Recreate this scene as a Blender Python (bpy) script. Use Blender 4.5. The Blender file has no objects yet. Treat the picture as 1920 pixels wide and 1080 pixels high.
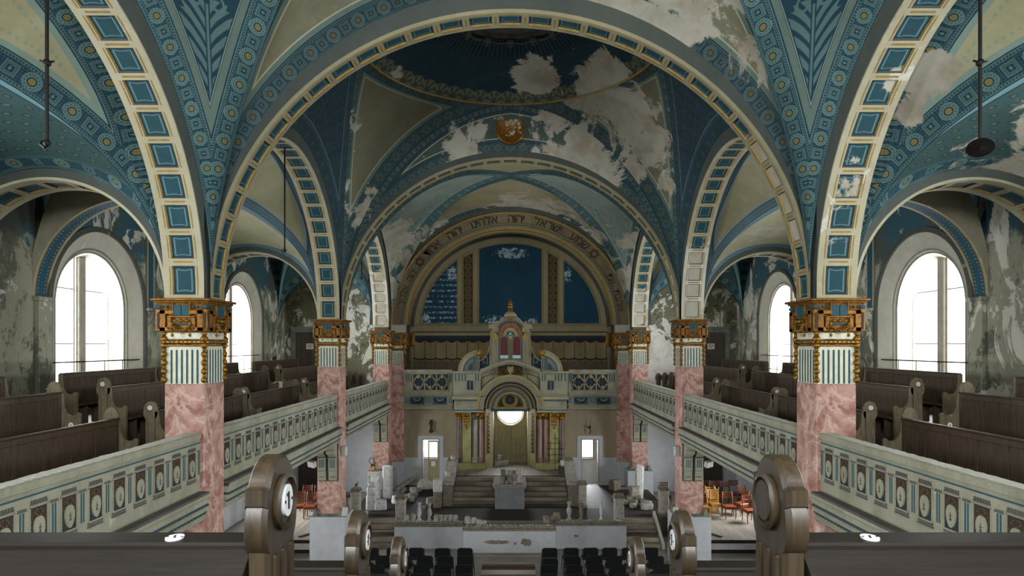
import bpy, math, random
import numpy as np
from mathutils import Vector, Matrix
random.seed(7)
SC = bpy.context.scene
COL = SC.collection
PI = math.pi

# ------------------------------------------------------------------ helpers
def hexc(h):
    h = h.lstrip('#')
    def f(c):
        c /= 255.0
        return c / 12.92 if c <= 0.04045 else ((c + 0.055) / 1.055) ** 2.4
    return tuple(f(int(h[i:i + 2], 16)) for i in (0, 2, 4)) + (1.0,)

class V:
    """a value in a shader graph: a socket or a number, with arithmetic"""
    def __init__(s, g, x): s.g, s.x = g, x
    def _b(a, op, b, rev=False):
        return a.g.m(op, b, a) if rev else a.g.m(op, a, b)
    def __add__(a, b): return a._b('ADD', b)
    def __radd__(a, b): return a._b('ADD', b)
    def __sub__(a, b): return a._b('SUBTRACT', b)
    def __rsub__(a, b): return a._b('SUBTRACT', b, True)
    def __mul__(a, b): return a._b('MULTIPLY', b)
    def __rmul__(a, b): return a._b('MULTIPLY', b)
    def __truediv__(a, b): return a._b('DIVIDE', b)
    def __rtruediv__(a, b): return a._b('DIVIDE', b, True)
    def __neg__(a): return a._b('MULTIPLY', -1.0)

class G:
    """small wrapper that writes node graphs from expressions"""
    def __init__(s, name):
        s.mat = bpy.data.materials.new(name); s.mat.use_nodes = True
        s.nt = s.mat.node_tree; s.nt.nodes.clear(); s._attr = {}
    def n(s, t): return s.nt.nodes.new(t)
    def put(s, sock, v):
        if isinstance(v, V): v = v.x
        if isinstance(v, (int, float)): sock.default_value = v
        elif isinstance(v, tuple): sock.default_value = v
        else: s.nt.links.new(v, sock)
    def m(s, op, a, b=None, c=None):
        nd = s.n('ShaderNodeMath'); nd.operation = op
        s.put(nd.inputs[0], a)
        if b is not None: s.put(nd.inputs[1], b)
        if c is not None: s.put(nd.inputs[2], c)
        return V(s, nd.outputs[0])
    def abs(s, a): return s.m('ABSOLUTE', a)
    def fr(s, a): return s.m('FRACT', a)
    def fl(s, a): return s.m('FLOOR', a)
    def mn(s, a, b): return s.m('MINIMUM', a, b)
    def mx(s, a, b): return s.m('MAXIMUM', a, b)
    def sq(s, a): return s.m('SQRT', a)
    def sin(s, a): return s.m('SINE', a)
    def cos(s, a): return s.m('COSINE', a)
    def at2(s, a, b): return s.m('ARCTAN2', a, b)
    def gt(s, a, b): return s.m('GREATER_THAN', a, b)
    def lt(s, a, b): return s.m('LESS_THAN', a, b)
    def hyp(s, a, b): return s.sq(a * a + b * b)
    def sm(s, x, a, b):
        nd = s.n('ShaderNodeMapRange'); nd.interpolation_type = 'SMOOTHSTEP'
        s.put(nd.inputs[0], x); s.put(nd.inputs[1], float(a)); s.put(nd.inputs[2], float(b))
        return V(s, nd.outputs[0])
    def line(s, x, c, w):                       # 1 within w of c
        return 1.0 - s.sm(s.abs(x - c), w * 0.6, w * 1.1)
    def mix(s, a, b, f):
        nd = s.n('ShaderNodeMix'); nd.data_type = 'RGBA'; nd.clamp_factor = True
        s.put(nd.inputs[0], f); s.put(nd.inputs[6], a); s.put(nd.inputs[7], b)
        return V(s, nd.outputs[2])
    def mul(s, a, b, f=1.0):
        nd = s.n('ShaderNodeMix'); nd.data_type = 'RGBA'; nd.blend_type = 'MULTIPLY'
        s.put(nd.inputs[0], f); s.put(nd.inputs[6], a); s.put(nd.inputs[7], b)
        return V(s, nd.outputs[2])
    def pos(s):
        if 'pos' not in s._attr: s._attr['pos'] = V(s, s.n('ShaderNodeNewGeometry').outputs['Position'])
        return s._attr['pos']
    def obj(s):
        if 'obj' not in s._attr: s._attr['obj'] = V(s, s.n('ShaderNodeTexCoord').outputs['Object'])
        return s._attr['obj']
    def xyz(s, v):
        nd = s.n('ShaderNodeSeparateXYZ'); s.put(nd.inputs[0], v)
        return [V(s, o) for o in nd.outputs]
    def vec(s, x, y, z=0.0):
        nd = s.n('ShaderNodeCombineXYZ'); s.put(nd.inputs[0], x); s.put(nd.inputs[1], y); s.put(nd.inputs[2], z)
        return V(s, nd.outputs[0])
    def vscale(s, v, k):
        nd = s.n('ShaderNodeVectorMath'); nd.operation = 'MULTIPLY'
        s.put(nd.inputs[0], v); nd.inputs[1].default_value = k
        return V(s, nd.outputs[0])
    def attr(s, name):
        if name not in s._attr:
            nd = s.n('ShaderNodeAttribute'); nd.attribute_name = name
            s._attr[name] = V(s, nd.outputs['Vector'])
        return s._attr[name]
    def noise(s, v, scale, detail=4.0, rough=0.55, dist=0.0):
        nd = s.n('ShaderNodeTexNoise'); s.put(nd.inputs['Vector'], v)
        nd.inputs['Scale'].default_value = scale; nd.inputs['Detail'].default_value = detail
        nd.inputs['Roughness'].default_value = rough; nd.inputs['Distortion'].default_value = dist
        return V(s, nd.outputs['Fac'])
    def dist(s, v, p):
        nd = s.n('ShaderNodeVectorMath'); nd.operation = 'DISTANCE'
        s.put(nd.inputs[0], v); nd.inputs[1].default_value = p
        return V(s, nd.outputs['Value'])
    def out(s, col, rough=0.8, metal=0.0, bump=None, bstr=0.3, bdist=0.01, spec=0.3):
        b = s.n('ShaderNodeBsdfPrincipled'); o = s.n('ShaderNodeOutputMaterial')
        s.put(b.inputs['Base Color'], col); s.put(b.inputs['Roughness'], rough)
        s.put(b.inputs['Metallic'], metal); s.put(b.inputs['Specular IOR Level'], spec)
        if bump is not None:
            bn = s.n('ShaderNodeBump'); bn.inputs['Strength'].default_value = bstr
            bn.inputs['Distance'].default_value = bdist
            s.put(bn.inputs['Height'], bump); s.nt.links.new(bn.outputs[0], b.inputs['Normal'])
        s.nt.links.new(b.outputs[0], o.inputs[0])
        return s.mat

def wloc(p):
    L = Vector((0, 0, 0))
    while p is not None: L += p.location; p = p.parent
    return L
class MB:
    """collects boxes, prisms, lathes, lofts and tubes; build() links them as ONE mesh object"""
    def __init__(s): s.v, s.f, s.mi, s.T, s.cur = [], [], [], [Matrix()], 0; s.at = {}
    def push(s, M): s.T.append(s.T[-1] @ M); return s
    def pop(s): s.T.pop(); return s
    def mat(s, i): s.cur = i; return s
    def add(s, vs, fs, mi=None):
        b = len(s.v); T = s.T[-1]
        s.v.extend([tuple(T @ Vector(p)) for p in vs])
        for f in fs: s.f.append([b + i for i in f]); s.mi.append(s.cur if mi is None else mi)
        return b
    def box(s, x0, x1, y0, y1, z0, z1, c=0.0, mi=None):
        if x0 > x1: x0, x1 = x1, x0
        if y0 > y1: y0, y1 = y1, y0
        if z0 > z1: z0, z1 = z1, z0
        if c <= 0:
            vs = [(x0, y0, z0), (x1, y0, z0), (x1, y1, z0), (x0, y1, z0), (x0, y0, z1), (x1, y0, z1), (x1, y1, z1), (x0, y1, z1)]
            s.add(vs, [(0, 3, 2, 1), (4, 5, 6, 7), (0, 1, 5, 4), (1, 2, 6, 5), (2, 3, 7, 6), (3, 0, 4, 7)], mi)
            return s
        c = min(c, (x1 - x0) * .49, (y1 - y0) * .49, (z1 - z0) * .49)
        vs, idx = [], {}
        for ix in (0, 1):
            for iy in (0, 1):
                for iz in (0, 1):
                    for ax in range(3):
                        p = [(x0, x1)[ix], (y0, y1)[iy], (z0, z1)[iz]]
                        for k in range(3):
                            if k != ax: p[k] += c * (1 if (ix, iy, iz)[k] == 0 else -1)
                        idx[(ix, iy, iz, ax)] = len(vs); vs.append(tuple(p))
        I = lambda a, b, d, ax: idx[(a, b, d, ax)]
        fs = []
        fs += [(I(0,0,0,0), I(0,0,1,0), I(0,1,1,0), I(0,1,0,0)), (I(1,0,0,0), I(1,1,0,0), I(1,1,1,0), I(1,0,1,0))]
        fs += [(I(0,0,0,1), I(1,0,0,1), I(1,0,1,1), I(0,0,1,1)), (I(0,1,0,1), I(0,1,1,1), I(1,1,1,1), I(1,1,0,1))]
        fs += [(I(0,0,0,2), I(0,1,0,2), I(1,1,0,2), I(1,0,0,2)), (I(0,0,1,2), I(1,0,1,2), I(1,1,1,2), I(0,1,1,2))]
        for a in (0, 1):
            for b in (0, 1):
                fs.append((I(a,b,0,0), I(a,b,1,0), I(a,b,1,1), I(a,b,0,1)))
                fs.append((I(a,0,b,0), I(a,1,b,0), I(a,1,b,2), I(a,0,b,2)))
                fs.append((I(0,a,b,1), I(1,a,b,1), I(1,a,b,2), I(0,a,b,2)))
                for d in (0, 1): fs.append((I(a,b,d,0), I(a,b,d,1), I(a,b,d,2)))
        cx = Vector(((x0 + x1) / 2, (y0 + y1) / 2, (z0 + z1) / 2)); out = []
        for f in fs:
            P = [Vector(vs[i]) for i in f]; nrm = (P[1] - P[0]).cross(P[2] - P[0])
            cen = sum(P, Vector()) / len(P)
            out.append(f if nrm.dot(cen - cx) > 0 else tuple(reversed(f)))
        s.add(vs, out, mi); return s
    def prism(s, poly, lo, hi, axis='y', mi=None, cap=True):
        """poly: (a,b) list; extruded along axis. axis y: (x,z); x: (y,z); z: (x,y)"""
        n = len(poly)
        def P(a, b, t): return {'y': (a, t, b), 'x': (t, a, b), 'z': (a, b, t)}[axis]
        vs = [P(a, b, lo) for a, b in poly] + [P(a, b, hi) for a, b in poly]
        ar = sum(poly[i][0] * poly[(i + 1) % n][1] - poly[(i + 1) % n][0] * poly[i][1] for i in range(n))
        flip = (ar > 0) == (axis != 'y')          # make normals point out
        fs = [(i, (i + 1) % n, n + (i + 1) % n, n + i) for i in range(n)]
        if cap: fs += [tuple(reversed(range(n))), tuple(range(n, 2 * n))]
        if not flip: fs = [tuple(reversed(f)) for f in fs]
        s.add(vs, fs, mi); return s
    def lathe(s, prof, cx=0, cy=0, cz=0, n=16, mi=None, a0=0, a1=2 * PI, axis='z'):
        full = abs(a1 - a0 - 2 * PI) < 1e-6; k = n if full else n + 1
        vs, fs = [], []
        for r, z in prof:
            for i in range(k):
                a = a0 + (a1 - a0) * i / n; p = (r * math.cos(a), r * math.sin(a), z)
                if axis == 'y': p = (p[0], z, p[1])
                if axis == 'x': p = (z, p[0], p[1])
                vs.append((cx + p[0], cy + p[1], cz + p[2]))
        for j in range(len(prof) - 1):
            for i in range(n):
                q = (j * k + i, j * k + (i + 1) % k, (j + 1) * k + (i + 1) % k, (j + 1) * k + i)
                fs.append(q if axis != 'y' else tuple(reversed(q)))
        if full:
            for j, r in ((0, True), (len(prof) - 1, False)):
                if prof[j][0] > 1e-5:
                    f = tuple(range(j * k, j * k + k)); f = tuple(reversed(f)) if r else f
                    fs.append(f if axis != 'y' else tuple(reversed(f)))
        s.add(vs, fs, mi); return s
    def tube(s, pts, r, n=8, mi=None, close=False):
        pts = [Vector(p) for p in pts]; vs, fs = [], []; m = len(pts); up = None
        for i, p in enumerate(pts):
            d = (pts[(i + 1) % m] - pts[i - 1]) if (close or 0 < i < m - 1) else (pts[1] - pts[0] if i == 0 else pts[-1] - pts[-2])
            d.normalize()
            if up is None: up = Vector((0, 0, 1)) if abs(d.z) < .9 else Vector((1, 0, 0))
            a = d.cross(up).normalized(); b = a.cross(d).normalized(); up = b
            rr = r[i] if isinstance(r, (list, tuple)) else r
            for k in range(n):
                t = 2 * PI * k / n; vs.append(tuple(p + a * rr * math.cos(t) + b * rr * math.sin(t)))
        for i in range(m if close else m - 1):
            for k in range(n):
                fs.append((i * n + k, i * n + (k + 1) % n, ((i + 1) % m) * n + (k + 1) % n, ((i + 1) % m) * n + k))
        if not close: fs += [tuple(reversed(range(n))), tuple(range((m - 1) * n, m * n))]
        s.add(vs, fs, mi); return s
    def grid(s, P, mi=None, flip=False, attrs=None):
        """P: array (r,c,3)"""
        r, c = P.shape[:2]
        fs = []
        for i in range(r - 1):
            for j in range(c - 1):
                f = (i * c + j, i * c + j + 1, (i + 1) * c + j + 1, (i + 1) * c + j)
                fs.append(tuple(reversed(f)) if flip else f)
        b = len(s.v)
        s.add([tuple(map(float, p)) for p in P.reshape(-1, 3)], fs, mi)
        if attrs:
            for k, a in attrs.items(): s.at.setdefault(k, []).append((b, a.reshape(-1, 3)))
        return s
    def ball(s, x, y, z, r, n=10, k=6, sx=1, sy=1, sz=1, mi=None):
        vs, fs = [(x, y, z - r * sz)], []
        for i in range(1, k):
            a = -PI / 2 + PI * i / k
            for j in range(n):
                b = 2 * PI * j / n; vs.append((x + r * sx * math.cos(a) * math.cos(b), y + r * sy * math.cos(a) * math.sin(b), z + r * sz * math.sin(a)))
        vs.append((x, y, z + r * sz)); L = len(vs) - 1
        for j in range(n):
            fs.append((0, 1 + (j + 1) % n, 1 + j)); o = 1 + (k - 2) * n
            fs.append((o + j, o + (j + 1) % n, L))
            for i in range(k - 2):
                o = 1 + i * n; fs.append((o + j, o + (j + 1) % n, o + n + (j + 1) % n, o + n + j))
        s.add(vs, fs, mi); return s
    def build(s, name, mats, parent=None, smooth=None, mirror=False, loc=None, label=None):
        me = bpy.data.meshes.new(name)
        vs = s.v; fs = s.f
        if mirror:
            vs = [(-a, b, c) for a, b, c in vs]; fs = [list(reversed(f)) for f in fs]
        L = Vector(loc) if loc is not None else wloc(parent)     # coordinates are given in the world
        vs = [(a - L.x, b - L.y, c - L.z) for a, b, c in vs]
        me.from_pydata(vs, [], fs)
        if not isinstance(mats, (list, tuple)): mats = [mats]
        for m in mats: me.materials.append(m)
        if len(mats) > 1: me.polygons.foreach_set('material_index', s.mi)
        for k, lst in s.at.items():
            A = np.zeros((len(vs), 3), dtype=np.float32)
            for b, a in lst: A[b:b + len(a)] = a
            at = me.attributes.new(k, 'FLOAT_VECTOR', 'POINT'); at.data.foreach_set('vector', A.ravel())
        if smooth is not None:
            me.polygons.foreach_set('use_smooth', [True] * len(me.polygons))
            me.set_sharp_from_angle(angle=math.radians(smooth))
        me.update()
        o = bpy.data.objects.new(name, me); COL.objects.link(o)
        if loc is not None: o.location = L - wloc(parent)
        if parent is not None: o.parent = parent
        if label: o['label'] = label
        return o

def tag(o, label, cat, group=None):
    o['label'] = label; o['category'] = cat
    if group: o['group'] = group
    return o
def thing(name, loc, label, cat, group=None, rz=0):
    o = bpy.data.objects.new(name, None); COL.objects.link(o); o.empty_display_size = .1
    o.location = loc; o.rotation_euler = (0, 0, rz)
    return tag(o, label, cat, group)
def struct(o): o['kind'] = 'structure'; return o
def copy_tree(o, parent=None):
    c = o.copy(); COL.objects.link(c)
    if parent is not None: c.parent = parent
    for ch in list(o.children): copy_tree(ch, c)
    return c
def arc(cx, cz, rx, rz, a0, a1, n):
    return [(cx + rx * math.cos(a0 + (a1 - a0) * i / n), cz + rz * math.sin(a0 + (a1 - a0) * i / n)) for i in range(n + 1)]
TR = Matrix.Translation
def RZ(a): return Matrix.Rotation(a, 4, 'Z')
def RX(a): return Matrix.Rotation(a, 4, 'X')
def RY(a): return Matrix.Rotation(a, 4, 'Y')

# ------------------------------------------------------------------ key measures (metres)
H = 7.3                                   # eye height above the hall floor
A, AO = 5.555, 6.28                       # nave face and aisle face of the piers
WALL = 10.6                               # inner face of the outer walls
ZS = 8.15                                 # springing of all arches
PY = [(2.5, 3.34), (12.0, 12.84), (21.5, 22.34), (30.2, 31.0)]     # piers along the nave
ZST = 0.75                                # stage floor
# ------------------------------------------------------------------ materials
M = {}
def peel_mask(g, amt, blobs=(), scale=1.0, soft=0.05, streak=1.0):
    p = g.pos() if streak == 1.0 else g.vscale(g.pos(), (1, 1, streak))
    n = g.noise(p, 0.9 * scale, 10.0, 0.68, 0.5)
    v = n + amt
    for (q, r, k) in blobs:
        v = v + 0.62 * k * (1.0 - g.sm(g.dist(g.pos(), q), r * 0.15, r * 1.15))
    return g.sm(v, 0.68, 0.68 + soft)
def grime(g, col, k=0.5, scale=0.8, dark=(0.35, 0.33, 0.28, 1), streak=0.35):
    n = g.noise(g.vscale(g.pos(), (1, 1, streak)), scale, 7.0, 0.65)
    n2 = g.noise(g.pos(), scale * 9, 4.0, 0.6)
    f = g.sm(n * 0.8 + n2 * 0.2, 0.38, 0.68) * k
    return g.mul(col, dark, f)

def plain(name, col, rough=0.7, metal=0.0, var=0.25, scale=6.0, bump=0.15, spec=0.3, stretch=(1, 1, 1), dark=0.5):
    g = G(name); p = g.vscale(g.obj(), stretch)
    n = g.noise(p, scale, 6.0, 0.6)
    c = hexc(col); d = tuple(x * dark for x in c[:3]) + (1,)
    cc = g.mix(c, d, g.sm(n, 0.35, 0.75) * min(1.0, var * 2))
    M[name] = g.out(cc, rough, metal, n, bump, 0.006, spec); return M[name]

def weathered(name, base, worn, amt=0.0, blobs=(), k=0.5, scale=1.0, rough=0.85, dark=(0.35, 0.33, 0.28, 1), streak=0.35, pstreak=1.0, gs=0.8, bump=0.35):
    g = G(name)
    m = peel_mask(g, amt, blobs, scale, streak=pstreak)
    base_c = g.mix(hexc(base), tuple(x * 0.72 for x in hexc(base)[:3]) + (1,), g.noise(g.pos(), 3.0, 5.0, 0.6))
    w = g.mix(hexc(worn), tuple(x * 0.75 for x in hexc(worn)[:3]) + (1,), g.noise(g.pos(), 6.0, 5.0, 0.6))
    c = grime(g, g.mix(base_c, w, m), k, gs, dark, streak)
    M[name] = g.out(c, rough, 0, m * -0.6 + g.noise(g.pos(), 14.0, 4.0, 0.6) * 0.4, bump, 0.02); return M[name]

plain('stone_cream', '#a9a68c', 0.75, var=0.3, scale=5)
plain('blue_paint', '#1b454f', 0.7, var=0.25, scale=9)
plain('blue_dark', '#12303f', 0.75, var=0.3, scale=7)
plain('black_paint', '#1a1714', 0.7, var=0.2)
plain('gold', '#8a5c1a', 0.42, 0.5, var=0.6, scale=14, bump=0.3, spec=0.5, dark=0.35)
plain('gold_line', '#8d7436', 0.6, 0.15, var=0.35, scale=10)
plain('cartouche_leaf', '#4d3a22', 0.7, var=0.6, scale=30, bump=0.4, dark=0.4)
plain('gold_dark', '#87601f', 0.42, 0.6, var=0.5, scale=18, bump=0.4, dark=0.3)
plain('striped_white', '#c3c1ab', 0.7, var=0.2, scale=5)
plain('bead_grey', '#4b4338', 0.6, 0.1, var=0.4)
plain('pew_wood', '#44382a', 0.55, var=0.5, scale=5, stretch=(6, 6, 0.7), dark=0.5, spec=0.35)
plain('pew_end_lit', '#6f634e', 0.55, var=0.5, scale=5, stretch=(5, 5, 0.8), dark=0.55, spec=0.35)  # pew wood made paler, putting the light on its end panels into the colour
plain('post_wood', '#33291a', 0.42, var=0.55, scale=7, stretch=(7, 7, 0.6), dark=0.42, spec=0.5)
plain('bench_dark', '#17110b', 0.5, var=0.4, scale=9, stretch=(0.5, 5, 5), spec=0.3)
plain('enamel', '#dfe3e2', 0.25, var=0.05, bump=0.0, spec=0.6)
plain('enamel_black', '#15181a', 0.3, var=0.0, bump=0.0)
plain('iron', '#1d1a18', 0.55, 0.5, var=0.3)
plain('white_frame', '#8f897b', 0.6, var=0.2)
plain('door_brown', '#463d33', 0.55, var=0.4, scale=4, stretch=(6, 6, 0.6))
plain('door_panel', '#3b332b', 0.55, var=0.4, scale=4, stretch=(6, 6, 0.6))
plain('paper', '#c8c4ae', 0.8, var=0.1)
plain('ink', '#34322e', 0.8, var=0.0)
plain('chair_black', '#08090b', 0.65, var=0.1, spec=0.2, bump=0.05)
plain('chair_steel', '#3b3f45', 0.35, 0.7, var=0.1)
plain('chair_orange', '#6f3c19', 0.3, var=0.45, scale=6, stretch=(4, 4, 0.7), dark=0.5, spec=0.5)
plain('chair_seat', '#7d3813', 0.4, var=0.25, spec=0.4)
plain('chair_red', '#451a11', 0.35, var=0.4, scale=6, dark=0.5, spec=0.5)
plain('chair_pine', '#9c6f31', 0.4, var=0.3, scale=6, dark=0.6, spec=0.4)
plain('velvet_brown', '#5b2a1a', 0.8, var=0.3)
plain('extinguisher_red', '#a81f1a', 0.35, var=0.1)
plain('hose_black', '#141414', 0.5, var=0.0)
plain('tag_green', '#7fae3a', 0.6, var=0.1)
plain('rubble', '#9a958a', 0.9, var=0.6, scale=7, bump=0.7, dark=0.55)
plain('rubble_dark', '#776e60', 0.9, var=0.6, scale=7, bump=0.7, dark=0.5)
plain('rubble_white', '#b9b8b4', 0.9, var=0.45, scale=6, bump=0.6, dark=0.6)
plain('block_grey', '#85878a', 0.85, var=0.25, scale=3)
plain('red_tablet', '#4e1f1b', 0.65, var=0.3)
plain('red_ray', '#5d2f1c', 0.6, var=0.4)
plain('column_marble', '#8a6c62', 0.45, var=0.5, scale=4, stretch=(1, 1, .5), dark=0.6)
plain('marble_dark', '#5d4a42', 0.4, var=0.5, scale=5, stretch=(1, 1, 0.5))
plain('ark_yellow', '#8f8b5c', 0.8, var=0.5, scale=3, stretch=(1, 1, 0.6), dark=0.55)
plain('ark_grey', '#8e8c7d', 0.8, var=0.4, scale=3)
plain('ark_wood', '#918663', 0.65, var=0.45, scale=4, stretch=(5, 5, 0.5), dark=0.55)
plain('ornament_dark', '#33271a', 0.7, var=0.5, scale=20, bump=0.6)
plain('cartouche_dark', '#30261c', 0.75, var=0.6, scale=22, bump=0.5)
plain('stone_dark', '#4d4a44', 0.85, var=0.4, scale=5)
plain('stone_green', '#6f7468', 0.85, var=0.5, scale=4)
plain('spot_grey', '#a3a19a', 0.5, var=0.15)
plain('light_blue', '#9fb4c0', 0.7, var=0.2)
plain('brown_table', '#4b3a29', 0.5, var=0.4, scale=5, stretch=(0.5, 4, 4), spec=0.5)

# pink marble
g = G('marble_pink'); x_, y_, z_ = g.xyz(g.obj()); p = g.vec(x_ * 0.9 + z_ * 0.65, y_ * 0.9 + z_ * 0.4, z_ * 0.55 - x_ * 0.5 - y_ * 0.5)
w = g.noise(p, 1.5, 8.0, 0.66, 1.0)
vein = g.sm(g.abs(w - 0.53), 0.0, 0.055)
w2 = g.noise(p, 3.4, 8.0, 0.65, 0.6)
c = g.mix(hexc('#7f5348'), hexc('#a48275'), g.sm(w2, 0.35, 0.65))
c = g.mix(hexc('#bfa698'), c, vein * 0.6 + 0.4)
c = g.mix(c, hexc('#6d423c'), g.sm(g.noise(p, 7.0, 6.0, 0.7), 0.58, 0.75) * 0.6)
M['marble_pink'] = g.out(c, 0.5, 0, None, spec=0.35)

# walls
weathered('whitewash', '#c0c3c6', '#a5a5a2', -0.05, k=0.25, gs=0.5, dark=(0.6, 0.6, 0.6, 1))
weathered('wall_grey', '#b2b5b7', '#c9c9c4', 0.0, k=0.35, gs=0.6, dark=(0.6, 0.58, 0.56, 1))
def mottle(name, base, dark, white, td=0.5, tw=0.56, streak=0.4, scale=1.0, blobs=(), low=None, high=None):
    g = G(name); p = g.vscale(g.pos(), (1, 1, streak))
    n1 = g.noise(p, 1.1 * scale, 10.0, 0.70, 0.4) + 0.22 * (g.noise(g.pos(), 9.0, 6.0, 0.7) - 0.5); n2 = g.noise(g.vscale(g.pos(), (1, 1, .7)), 0.9 * scale, 11.0, 0.72, 0.6); n3 = g.noise(g.pos(), 5.0, 5.0, 0.6)
    c = g.mix(hexc(base), tuple(q * 0.75 for q in hexc(base)[:3]) + (1,), n3)
    if high: c = g.mix(c, hexc(high), g.sm(g.xyz(g.pos())[2] + (n3 - 0.5) * 1.6, 9.5, 9.8) * g.lt(g.xyz(g.pos())[2], 12.5))
    c = g.mix(c, hexc(dark), g.sm(n1, td - 0.01, td + 0.05) * 0.85)
    v = n2
    for (q, r, k) in blobs: v = v + k * (1.0 - g.sm(g.dist(g.pos(), q), r * 0.15, r))
    if low is not None: v = v + 0.14 * (1.0 - g.sm(g.xyz(g.pos())[2], low - 0.8, low + 0.8))
    m = g.sm(v, tw - 0.005, tw + 0.02)
    w = g.mix(hexc(white), tuple(q * 0.7 for q in hexc(white)[:3]) + (1,), g.sm(n1, 0.45, 0.7))
    c = g.mix(c, w, m)
    M[name] = g.out(c, 0.88, 0, m * 0.5 + n3 * 0.5, 0.35, 0.02, 0.15)
mottle('wall_mottled', '#8b8a78', '#4b4c40', '#b6b4a7', 0.51, 0.55, high='#34535c')
mottle('wall_end', '#6f6c57', '#45432f', '#c0beb4', 0.56, 0.55, 0.7, 1.3, [((8.7, 31, 8.0), 1.8, 0.12), ((-8.0, 31, 8.3), 2.2, 0.1), ((6.8, 31, 6.6), 2.0, 0.25), ((-6.6, 31, 6.8), 1.2, 0.12)])
mottle('aisle_brown', '#5c5545', '#332f26', '#a3a093', 0.54, 0.62, 0.8, 1.0, [((-9.7, 13.6, 10.6), 1.8, 0.12), ((9.9, 13.8, 10.2), 2.2, 0.14)])
mottle('wall_high', '#5b5a4c', '#38372c', '#a6a496', 0.54, 0.60, 0.6)
weathered('wall_tan', '#94886f', '#a9a18d', 0.0, k=0.4, scale=1.4, gs=0.9)
weathered('reveal_white', '#b9b6a8', '#cfcdc4', 0.08, k=0.35, scale=1.3, gs=1.0, dark=(0.55, 0.53, 0.48, 1))
weathered('reveal_grey', '#b3b0a2', '#c9c7bc', 0.06, k=0.4, gs=1.0, dark=(0.55, 0.53, 0.48, 1))
weathered('rib_blue_worn', '#3b6474', '#b2afa3', 0.10, k=0.3, scale=1.6)
weathered('rib_cream', '#b0ac90', '#c2bfb0', 0.03, k=0.3, scale=1.5)
weathered('reveal_step', '#8a877b', '#a5a296', 0.0, k=0.5)
weathered('rib_cream_worn', '#9a967f', '#b0ada0', 0.08, k=0.4)
weathered('rib_blue', '#274c58', '#8e9186', -0.04, k=0.3)
weathered('rib_dark', '#4c504a', '#8d8a7e', 0.02, k=0.4, scale=1.5)
weathered('parapet', '#8f8e7a', '#aeada0', 0.05, k=0.55, scale=2.2, gs=1.6, dark=(0.5, 0.49, 0.44, 1))
weathered('ledge_dark', '#55534e', '#8a8880', -0.02, k=0.4, scale=1.5, gs=1.2)
weathered('rail_white', '#a9a99c', '#c5c4bc', 0.1, k=0.3, scale=2.5, gs=2.0, dark=(0.5, 0.5, 0.46, 1))

# floors
def planks(name, ca, cb, w, rough=0.5, ax=0):
    g = G(name); x, y, z = g.xyz(g.pos()); u = x if ax == 0 else y; v = y if ax == 0 else x
    i = g.fl(u / w); f = g.fr(u / w)
    n = g.noise(g.vec(u * 6.0, v * 0.5, i * 3.7), 1.0, 6.0, 0.6)
    c = g.mix(hexc(ca), hexc(cb), g.sm(n, 0.3, 0.7))
    gap = g.mx(1.0 - g.sm(f, 0.0, 0.05), g.sm(f, 0.95, 1.0))
    c = g.mix(c, tuple(q * 0.3 for q in hexc(cb)[:3]) + (1,), gap * 0.8)
    M[name] = g.out(c, rough, 0, gap * -1.0, 0.3, 0.004)
planks('planks_light', '#a39c8f', '#7f776a', 0.16, 0.5, 0)
planks('planks_dark', '#3f3934', '#2b2623', 0.18, 0.65, 1)
plain('stage_carpet', '#2d2726', 0.75, var=0.5, scale=2.5, dark=0.6)
planks('old_steps', '#978d7c', '#564c40', 0.06, 0.8, 1)
plain('hall_floor', '#8a857b', 0.55, var=0.3, scale=1.5)
plain('riser_white', '#a9a9a6', 0.7, var=0.2)

# glass of the windows and the white daylight in the side rooms
g = G('glass'); gl = g.n('ShaderNodeBsdfGlossy'); tr = g.n('ShaderNodeBsdfTransparent'); mx = g.n('ShaderNodeMixShader'); o = g.n('ShaderNodeOutputMaterial')
mx.inputs[0].default_value = 0.06; gl.inputs['Roughness'].default_value = 0.03
g.nt.links.new(tr.outputs[0], mx.inputs[1]); g.nt.links.new(gl.outputs[0], mx.inputs[2]); g.nt.links.new(mx.outputs[0], o.inputs[0])
M['glass'] = g.mat

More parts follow.
